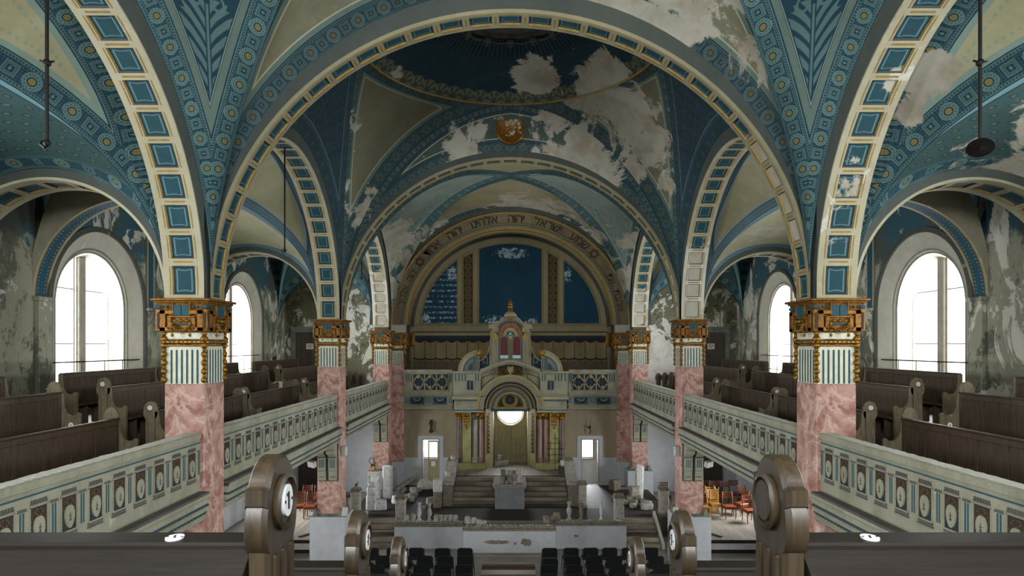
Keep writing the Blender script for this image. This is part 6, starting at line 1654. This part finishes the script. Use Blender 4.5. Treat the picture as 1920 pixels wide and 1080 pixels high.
def baluster(x, y, z0, h, label, grp='stone balusters left on the stage edge', thin=1.0, m='rubble'):
    p = [(.075, 0), (.085, .05), (.06, .09), (.05, .13), (.075, .22), (.095, .30), (.085, .38), (.045, .50), (.04, .54), (.065, .57), (.05, .60), (.075, .64), (.08, .67)]
    k = h / .67; b = MB(); b.lathe([(r * thin, z * k) for r, z in p] + [(0.001, .67 * k)], 0, 0, 0, 12)
    b.box(-.09 * thin, .09 * thin, -.09, .09, -.0, .05, .01)
    rnd = random.Random(int(x * 100)); b.v = [(a + rnd.uniform(-.008, .008), c + rnd.uniform(-.008, .008), d) for a, c, d in b.v]
    o = b.build('baluster', M[m], smooth=50, loc=(0, 0, 0)); o.location = (x, y, z0); return tag(o, label, 'baluster', grp)
baluster(-3.30, 23.88, .97, .66, 'lone turned stone baluster nearer the left post', m='rubble_white'); baluster(-2.93, 23.88, .97, .64, 'lone turned stone baluster further from the left post')
baluster(2.12, 23.88, 1.01, .66, 'upright turned stone baluster left of the right stage edge'); baluster(2.56, 23.88, 1.01, .60, 'turned stone baluster in the middle of the right stage edge', m='rubble_dark'); baluster(3.28, 23.88, 1.01, .66, 'thin weathered baluster nearest the right stone post', thin=.7, m='rubble_white')
for k, x in enumerate((-3.74, -3.50, -2.68, -2.50, -2.34, -2.16, -1.98)): put_stone(x, 23.86, .97, (.17, .16, .22 if k != 1 else .26), 300 + k, 'rubble', 'stub of a broken baluster on the left stage edge', 'baluster stubs on the left stage edge', 'baluster_stub')
for k, (x, s) in enumerate(((-1.52, (.22, .2, .26)), (-1.30, (.2, .2, .22)), (-1.12, (.25, .2, .16)), (-.96, (.18, .18, .12)))): put_stone(x, 23.5, .97, s, 320 + k, 'rubble', 'stone chunk where the front wall steps out, left side', 'chunks on the left wall corner')
for k, (x, s, z) in enumerate(((1.28, (.22, .2, .27), .97), (1.55, (.16, .16, .18), 1.01), (1.68, (.24, .2, .28), 1.01))): put_stone(x, 23.55 if k < 1 else 23.84, z, s, 330 + k, 'rubble_dark', 'stone chunk where the front wall steps out, right side', 'chunks on the right wall corner')
# left rubble pile: white blocks and fragments beside the pier
def wblock(x, y, z, sx, sy, sz, label, seed, rz=.1, m='rubble_white', tilt=(0, 0)): return put_stone(x, y, z, (sx, sy, sz), seed, m, label, 'white stone blocks in the left rubble pile', 'stone_block', rz, tilt, 'stone block')
L_ = 'left rubble pile'
wblock(-5.55, 26.35, ZST, .40, .36, .60, 'white plastered block on the floor behind the left stone post', 401); wblock(-5.55, 26.38, 1.36, .34, .32, .30, 'white capital-like block stacked upon another behind the left stone post', 402); wblock(-5.55, 26.4, 1.68, .26, .26, .14, 'small rounded white stone crowning the stacked blocks', 403)
wblock(-5.15, 26.35, ZST, .46, .36, .42, 'low white block in front of the tall white post', 404)
post(-5.62, 27.65, .36, ZST, 2.05, 'tall clean white post in the left rubble pile', 'rubble_white', grp='white stone blocks in the left rubble pile')
wblock(-5.30, 28.5, ZST, .42, .4, 1.42, 'tall broken white block beside the far left pier', 405)
o = MB().box(-.09, .09, -.6, .6, -.07, .07, .01).build('stone_bar', M['rubble'], loc=(0, 0, 0)); o.location = (-4.55, 28.9, 1.32); o.rotation_euler = (.42, 0, -.9); tag(o, 'square stone bar leaning up out of the left rubble pile', 'stone bar')
rnd = random.Random(5); done = [(-4.72, 27.4, .3), (-4.5, 28.9, .25)]
def spot(xa, xb, ya, yb, s):
    for _ in range(400):
        x, y = rnd.uniform(xa, xb), rnd.uniform(ya, yb)
        if all(math.hypot(x - a, y - b) > (s + c) * .72 for a, b, c in done): done.append((x, y, s)); return x, y
    return None
for k in range(30):
    s = rnd.uniform(.14, .38); q = spot(-5.0, -4.1, 27.7, 29.8, s); lev = 0
    if q is None: continue
    x, y = q
    put_stone(x + (.2 if lev else 0) * 0, y, ZST + lev, (s, s * rnd.uniform(.7, 1.1), s * rnd.uniform(.6, .95)), 420 + k, 'rubble_white' if k % 3 == 0 else 'rubble', 'grey stone fragment in the left rubble pile', 'fragments of the left rubble pile')
wblock(-4.72, 27.4, ZST, .34, .3, .34, 'white carved fragment at the front of the left rubble pile', 450, .5)
o = put_stone(-3.72, 30.2, ZST, (1.05, .40, .40), 460, 'rubble', 'long low stone slab lying before the open glazed door', None, 'stone_slab', 0)
for k in range(4): put_stone(-3.35 + .11 * (k % 2), 27.2 + .22 * k, ZST + .0, (.2, .2, .3 - .04 * k), 470 + k, 'rubble', 'pale stone chip beside the half-white post', 'chips beside the half-white post')
# right rubble
put_stone(4.72, 29.9, ZST, (.45, .36, .46), 500, 'rubble_dark', 'squat broken block on the floor right of the open doorway', None, 'stone_block', .4); put_stone(5.05, 30.1, ZST, (.9, .18, .12), 501, 'rubble_dark', 'flat stone strip along the wall by the far right pier', None, 'stone_slab', 0)
put_stone(5.32, 28.3, ZST, (.42, .36, .56), 502, 'rubble', 'grey stone block against the far right pier', None, 'stone_block', .1); put_stone(5.60, 28.75, ZST, (.34, .34, 1.35), 503, 'rubble_white', 'white broken pedestal stump beside the far right pier', None, 'stone_stump', 0)
o = put_stone(4.62, 27.7, ZST, (1.05, .22, .14), 504, 'rubble', 'broken stone rail lying askew on the right of the stage', None, 'stone_rail', -1.0)
for k in range(24):
    s = rnd.uniform(.14, .32); q = spot(4.95, 5.65, 26.7, 28.0, s)
    if q is None: continue
    x, y = q
    put_stone(x, y, ZST, (s, s * rnd.uniform(.8, 1.1), s * rnd.uniform(.7, 1.0)), 520 + k, 'rubble' if k % 2 else 'rubble_dark', 'grey stone fragment in the right rubble pile', 'fragments of the right rubble pile')
put_stone(5.45, 26.4, ZST, (.44, .3, .26), 560, 'rubble', 'flat stone block at the near end of the right rubble pile', None, 'stone_block', .2)
# pieces on the ark platform
put_stone(2.30, 29.2, ZA, (.34, .3, .34), 570, 'stone_dark', 'dark stone box at the top right of the ark steps', None, 'stone_block', 0); put_stone(2.30, 29.2, 1.99, (.18, .18, .26), 571, 'rubble_white', 'small pale carved piece set on the dark stone box', None, 'carved_fragment', .3)
for k, (x, y, z, s) in enumerate([(-.55, 31.0, ZA, (.34, .3, .30)), (-.30, 31.1, ZA, (.40, .22, .26)), (-.52, 31.0, 1.96, (.22, .2, .22))]): put_stone(x, y, z, s, 580 + k, 'rubble', ['squarish broken stone in the left corner of the ark doorway', 'flat broken stone in the middle of the ark doorway', 'small stone stacked in the ark doorway'][k], None, 'stone_block', .2 * k)
for k, (x, y, z, s) in enumerate([(-2.48, 28.6, 2.30, (.22, .2, .26)), (-2.5, 28.2, 2.08, (.2, .2, .22)), (-2.62, 27.5, 1.86, (.24, .2, .22)), (-2.45, 29.4, ZA, (.26, .24, .5)), (-2.55, 29.1, ZA + .0, (.2, .2, .3))]): put_stone(x, y, z, s, 590 + k, 'rubble', 'brown stone piece heaped on the left cheek wall', 'pieces on the left cheek wall')
# ------------------------------------------------------------------ black stacking chairs in the hall
def black_chair():
    r = thing('stacking_chair', (0, 0, 0), 'x', 'chair')
    s = MB(); s.box(-.235, .235, -.20, .22, .43, .475, .018); s.build('seat', M['chair_black'], r)
    b = MB(); P = []
    out = [(-.23, .56), (.23, .56)] + [(.23 - .06 + .06 * math.cos(t), .80 + .06 * math.sin(t)) for t in np.linspace(0, PI / 2, 6)] + [(-.23 + .06 - .06 * math.sin(t), .80 + .06 * math.cos(t)) for t in np.linspace(0, PI / 2, 6)]
    b.push(TR((0, -.21, 0)) @ RX(.10)); b.prism(out, -.02, .02, 'y'); b.pop(); b.build('backrest', M['chair_black'], r, smooth=35)
    for sx in (-1, 1):
        for y0, y1 in ((-.20, -.24), (.20, .24)):
            l = MB(); l.tube([(sx * .22, y0, .44), (sx * .25, y1, 0)], .012, 6); l.build('leg', M['chair_steel'], r)
        a = MB(); a.tube([(sx * .235, -.20, .44), (sx * .245, -.22, .60), (sx * .24, -.255, .80)], .012, 6); a.build('back_upright', M['chair_steel'], r)
    return r
C0 = black_chair(); used = False
def chair(x, y, rz, label, grp):
    global used
    c = C0 if not used else copy_tree(C0); used = True
    c.location = (x, y, 0); c.rotation_euler = (0, 0, rz); c['label'] = label; c['group'] = grp; return c
rnd = random.Random(3)
u2x = lambda u, y: (u - 957) * y / 1240
ROWY = [21.35, 20.55, 19.75, 18.98]
LEFT = [[699, 742, 784, 831, 873.5], [684, 722, 760, 798, 836, 874], [676, 710, 754, 792, 831, 870.5], [661, 700, 740, 789, 830, 872]]
RIGHT = [[1029.5, 1068.5, 1104.5, 1140, 1178, 1216], [1030, 1072, 1111.5, 1149.5, 1186, 1226], [1029, 1074, 1115.5, 1156, 1194, 1236], [1027, 1080, 1122, 1164, 1205, 1246]]
RNM = ['front', 'second', 'third', 'fourth']
for side, rows in (('left', LEFT), ('right', RIGHT)):
    for k, us in enumerate(rows):
        for u in us:
            y = ROWY[k] + rnd.uniform(-.03, .03)
            if side == 'right' and us.index(u) == 0 and k == 1: y -= .25
            chair(u2x(u, y), y, rnd.uniform(-.05, .05), 'black stacking chair, %s row of the block %s of the aisle' % (RNM[k], side), 'black chairs, %s block, %s row' % (side, RNM[k]))
# brown table in the aisle
t = thing('low_table', (0, 19.6, 0), 'low brown table with glossy top between the two blocks of black chairs', 'table')
m = MB(); m.box(-.86, .74, 19.0, 19.75, .66, .72, .01); m.build('table_top', M['brown_table'], t)
m = MB(); m.box(-.86, .74, 19.70, 19.76, .72, .80, .01); m.build('back_rail', M['brown_table'], t)
for x in (-.80, .68):
    for y in (19.06, 19.66): MB().box(x - .03, x + .03, y - .03, y + .03, 0, .66, .005).build('leg', M['brown_table'], t)
# ------------------------------------------------------------------ wooden chairs stored under the galleries
def wood_chair(name, frame, seat, h=1.0, slats=3, pad=False, upside=False):
    r = thing(name, (0, 0, 0), 'x', 'chair'); w = .21
    s = MB(); s.box(-w - .01, w + .01, -.21, .21, .455, .505, .015); s.build('seat', M[seat], r)
    a = MB()
    for y in (-.19, .19): a.box(-w + .02, w - .02, y - .012, y + .012, .39, .455)
    for x in (-w + .01, w - .01): a.box(x - .012, x + .012, -.19, .19, .39, .455)
    a.build('apron', M[frame], r)
    for sx in (-1, 1):
        l = MB(); l.tube([(sx * (w - .01), .19, .455), (sx * (w - .0), .20, .2), (sx * (w - .02), .20, 0)], [.024, .02, .015], 6); l.build('leg', M[frame], r, smooth=40)
        l = MB(); l.tube([(sx * (w - .02), -.24, 0), (sx * (w - .01), -.20, .45), (sx * (w - .01), -.225, .75), (sx * (w - .015), -.27, h)], [.016, .021, .019, .016], 6); l.build('leg', M[frame], r, smooth=40)
    if pad:
        b = MB(); b.prism([(-w + .02, .60), (w - .02, .60)] + [((w - .02) * math.cos(t), .72 + .1 * math.sin(t)) for t in np.linspace(0, PI, 11)], -.245, -.215, 'y'); b.build('back_pad', M['velvet_brown'], r)
    for i in range(slats):
        z = h - .05 - i * .085 if not pad else (.56, .54, h - .05)[i % 3]
        b = MB(); P = [(-w + .02 + (2 * w - .04) * k / 6, -.225 - (z - .7) * .14 - .03 * math.sin(PI * k / 6), z) for k in range(7)]
        b.grid(np.array([[(x, y - .01, zz - .028) for x, y, zz in P], [(x, y - .01, zz + .028) for x, y, zz in P], [(x, y + .012, zz + .028) for x, y, zz in P], [(x, y + .012, zz - .028) for x, y, zz in P], [(x, y - .01, zz - .028) for x, y, zz in P]])); b.build('back_slat', M[frame], r, smooth=40)
    return r
W1 = wood_chair('wooden_chair', 'chair_orange', 'chair_seat'); W2 = wood_chair('wooden_chair', 'chair_red', 'chair_red'); W3 = wood_chair('pine_chair', 'chair_pine', 'chair_pine', 1.02, 5); W4 = wood_chair('pine_chair', 'chair_pine', 'chair_pine', .98, 3, True)
ux = lambda u, y: (u - 957) * y / 1240
FIRST = {}
def wc(P, u, y, rz, label, grp, z=.44, rx=0):
    c = P if P.name not in FIRST else copy_tree(P); FIRST[P.name] = 1
    c.location = (ux(u, y), y, z); c.rotation_euler = (rx, 0, rz); c['label'] = label; c['group'] = grp
GR = 'wooden chairs under the right gallery'; GL_ = 'wooden chairs under the left gallery'
wc(W1, 1367, 26.3, PI, 'reddish chair with brown seat beside the stacked pine chairs', GR); wc(W1, 1406, 25.7, PI + .15, 'bright orange chair behind the round-headed bench end', GR)
wc(W1, 1389, 26.75, 2.0, 'orange chair turned sideways between two others', GR)
wc(W4, 1319, 26.2, PI, 'pine chair with padded brown back, in front of the stacked chairs', GR); wc(W3, 1340, 26.7, PI + .1, 'pine ladder-back chair at the foot of the stack', GR)
# two pine chairs stacked upside down on the others
for u, y, lab in ((1318, 26.95, 'upturned pine chair on the stack next to the middle pier'), (1334, 27.35, 'upturned pine chair with legs in the air above the ladder-back')):
    c = copy_tree(W3); FIRST[W3.name] = 1; c.location = (ux(u, y), y, 1.50 if u < 1330 else 1.48); c.rotation_euler = (PI, 0, PI + .1); c['label'] = lab; c['group'] = GR
    b = copy_tree(W4); b.location = (ux(u, y), y, .44); b.rotation_euler = (0, 0, PI - .1); b['label'] = 'pine chair carrying an upturned chair, ' + ('nearer the pier' if u < 1330 else 'farther from the pier'); b['group'] = GR
wc(W2, 1322, 28.6, PI, 'dark red chair in the back row, next to the pier', GR); wc(W2, 1341, 28.5, PI - .1, 'dark red chair in the back row before the brown door', GR); wc(W2, 1362, 28.4, PI, 'dark red chair in the back row right of the brown door', GR); wc(W2, 1378, 28.6, PI, 'dark red chair in the back row against the white wall', GR); wc(W2, 1396, 27.6, PI + .2, 'dark chair half hidden behind the bright orange chair', GR)
wc(W1, 582, 26.3, PI, 'reddish chair facing out beside the left middle pier', GL_); wc(W1, 561, 26.4, PI + .15, 'reddish chair left of another under the left gallery', GL_); wc(W2, 574, 27.6, PI, 'dark chair behind two reddish ones under the left gallery', GL_); wc(W2, 596, 27.5, PI, 'dark chair mostly hidden by the left middle pier', GL_)
wc(W2, 657, 28.3, PI / 2, 'dark red chair edge-on between left middle pier and rubble', GL_); wc(W2, 1247, 28.2, PI, 'dark round-backed chair behind the right stone post', GR)
# ------------------------------------------------------------------ hanging lamp rods, floodlights, extinguisher
def lamp_rod(x, y, zb, label, disc=False, clamp=10.9):
    root = thing('lamp_rod', (x, y, zb), label, 'hanging rod', 'lamp rods hung from the arcade arches')
    m = MB(); m.tube([(x, y, zb + .03), (x, y, 12.5)], .022, 8); m.build('rod', M['iron'], root)
    if clamp:
        m = MB(); m.ball(x, y, clamp, .05, 8, 6); m.tube([(x - .09, y, clamp + .03), (x, y, clamp), (x + .09, y, clamp + .02)], .012, 6); m.build('clamp', M['iron'], root, smooth=40)
    m = MB()
    if disc: m.push(TR((x, y, zb + .03)) @ RY(.35) @ RX(-.5)); m.lathe([(0, .03), (.03, .03), (.035, .01), (.15, -.005), (.155, -.02), (.02, -.02), (0, -.03)], 0, 0, 0, 20); m.pop(); m.build('ceiling_rose', M['iron'], root, smooth=40)
    else: m.tube([(x, y, zb + .1), (x + .02, y, zb), (x - .03, y, zb - .02), (x - .09, y, zb + .03), (x - .05, y, zb + .06)], .016, 6); m.ball(x, y, zb + .04, .045, 8, 6); m.build('hook', M['iron'], root, smooth=40)
lamp_rod(-5.90, 8.42, 9.84, 'long black lamp rod with hook hanging in the nearest left arch'); lamp_rod(5.98, 8.42, 9.80, 'long black rod ending in a tilted round plate in the nearest right arch', True)
lamp_rod(-5.92, 17.35, 9.76, 'thin black lamp rod hanging in the middle left arch', clamp=None); lamp_rod(-5.92, 26.3, 9.95, 'thin black lamp rod in the farthest left arch', clamp=None)
def floodlight(x, y, z, label, s=1):
    root = thing('hanging_floodlight', (x, y, z), label, 'floodlight', 'floodlights')
    m = MB(); m.push(TR((x, y, z)) @ RX(.35) @ RZ(.4 * s)); m.box(-.13, .13, -.07, .07, -.10, .10, .02); m.pop(); m.build('housing', M['spot_grey'], root)
    m = MB(); m.tube([(x - .15, y, z), (x - .15, y, z + .16), (x, y, z + .24), (x + .15, y, z + .16), (x + .15, y, z)], .012, 5); m.tube([(x, y, z + .24), (x, y, 4.22)], .012, 5); m.build('bracket', M['iron'], root)
    return root
for sx in (-1, 1):
    s = 'left' if sx < 0 else 'right'
    floodlight(sx * 6.0, 20.0, 3.72, 'pale floodlight hanging under the %s gallery beside the bracket' % s, sx)
    m = MB(); x = sx * 5.548; m.box(*sorted((x, x - sx * .16)), 21.62, 21.88, 3.68, 4.0, .02); tag(m.build('box_speaker', M['spot_grey']), 'small grey box speaker fixed high on the %s middle pier' % s, 'speaker')
    root = thing('pedestal_lamp', (sx * 5.42, 21.42, 1.75), 'grey tilted lamp resting on the pedestal of the %s middle pier' % s, 'lamp', 'lamps on the pier pedestals')
    m = MB(); m.push(TR((sx * 5.36, 21.40, 1.91)) @ RX(-.4) @ RZ(sx * .5)); m.box(-.10, .10, -.05, .05, -.14, .16, .02); m.pop(); m.build('housing', M['spot_grey'], root); m = MB(); m.box(sx * 5.37 - .035, sx * 5.37 + .035, 21.40, 21.46, 1.75, 1.80, .01); m.build('foot', M['iron'], root)
r = thing('fire_extinguisher', (-5.92, 28.35, 1.72), 'red fire extinguisher with black hose behind the white blocks', 'fire extinguisher')
m = MB(); m.lathe([(.0, 0), (.07, 0), (.08, .02), (.08, .32), (.06, .38), (.03, .40), (.03, .44), (0, .44)], -5.92, 28.35, 1.72, 14); m.build('cylinder', M['extinguisher_red'], r, smooth=40)
m = MB(); m.box(-5.98, -5.86, 28.32, 28.38, 2.16, 2.22, .01); m.tube([(-5.92, 28.3, 2.20), (-6.05, 28.28, 2.35), (-5.98, 28.28, 2.50), (-5.84, 28.28, 2.46), (-5.80, 28.28, 2.25), (-5.86, 28.28, 1.95)], .016, 6); m.build('hose', M['hose_black'], r)
m = MB(); m.box(-5.90, -5.82, 28.26, 28.275, 2.0, 2.14, 0); m.build('tag', M['tag_green'], r)
wblock(-5.92, 28.35, ZST, .36, .36, .97, 'grey block carrying the fire extinguisher', 405 + 90, 0, 'rubble')
for sx in (-1, 1):
    m = MB(); m.box(*sorted((sx * 7.05, sx * 6.5)), 31.0, 31.05, 3.60, 3.64, .0); tag(m.build('shelf_bar', M['iron']), 'short dark bar fixed to the white end wall under the %s gallery' % ('left' if sx < 0 else 'right'), 'bar')

for sx in (-1, 1):
    side = 'left' if sx < 0 else 'right'
    for k, x in enumerate((7.36, 7.09, 6.83)):
        m = MB(); m.prism([(a, 4.85 + b) for a, b in crest_outline(sx * x, 1.25 - .03 * k, .12)], 30.2 + .14 * k, 30.26 + .14 * k, 'y')
        tag(m.build('pew_end_board', M['pew_wood']), 'loose round-headed pew end stored at the far end of the %s gallery' % side, 'board', 'loose pew ends, %s gallery' % side)
for k, (x, y, h) in enumerate(((-8.50, 23.75, .66), (-8.28, 23.6, .70))):
    m = MB(); m.box(-.13, .13, -.012, .012, 0, h, .004); o = m.build('pale_board', M['paper'], loc=(0, 0, 0)); o.location = (x, y, 5.32); o.rotation_euler = (-.08, 0, .2 * k)
    tag(o, ['pale board standing in the pew gap of the left gallery, wider one', 'pale board standing in the pew gap of the left gallery, nearer the nave'][k], 'board')
# ------------------------------------------------------------------ camera, daylight, exposure
cam = bpy.data.cameras.new('camera'); co = bpy.data.objects.new('camera', cam); COL.objects.link(co)
co.location = (0, 0, H); co.rotation_euler = (PI / 2, 0, 0)
cam.sensor_width = 36; cam.lens = 36 * 1240 / 1920; cam.shift_x = 3 / 1920; cam.shift_y = 108 / 1920; cam.clip_start = .05; cam.clip_end = 200
SC.camera = co
w = bpy.data.worlds.new('sky'); SC.world = w; w.use_nodes = True
bg = w.node_tree.nodes['Background']; bg.inputs[0].default_value = (.93, .97, 1, 1); bg.inputs[1].default_value = 3.0
def area(name, loc, aim, sx, sy, power, col=(0.95, .98, 1)):
    l = bpy.data.lights.new(name, 'AREA'); l.shape = 'RECTANGLE'; l.size = sx; l.size_y = sy; l.energy = power; l.color = col
    o = bpy.data.objects.new(name, l); COL.objects.link(o); o.location = loc
    o.rotation_euler = (Vector(aim) - Vector(loc)).to_track_quat('-Z', 'Y').to_euler(); return o
for sx in (-1, 1):
    for i in range(3):
        c = (PY[i][1] + PY[i + 1][0]) / 2
        area('daylight_window', (sx * (WALL + 1.15), c, 7.9), (0, c, 7.7), 2.6, 3.6, (1200, 620, 1300)[i])
        area('added_lower_daylight', (sx * (WALL + 1.0), c, 2.5), (0, c, 1.8), 1.8, 1.8, 750)  # added lamp outside the assumed lower window, brightens the space under the gallery
    area('daylight_side_room', (sx * (3.75 if sx > 0 else 3.9), 35.6, 2.05), (sx * 3.8, 31, 1.2), 1.4, 1.4, 380)
area('daylight_round_window', (0, 32.7, 4.1), (0, 28, 2.5), 1.3, 1.3, 170)
area('daylight_rear_window', (0, -3.9, 10.2), (0, 20, 7.5), 6.0, 5.0, 3000)
v = SC.view_settings; v.view_transform = 'Standard'; v.look = 'None'; v.gamma = 1.0; v.use_curve_mapping = False; v.exposure = 0.24
SC.cycles.max_bounces = 8; SC.cycles.diffuse_bounces = 5; SC.cycles.glossy_bounces = 3; SC.cycles.transparent_max_bounces = 8
SC.cycles.caustics_reflective = False; SC.cycles.caustics_refractive = False; SC.cycles.sample_clamp_indirect = 6.0
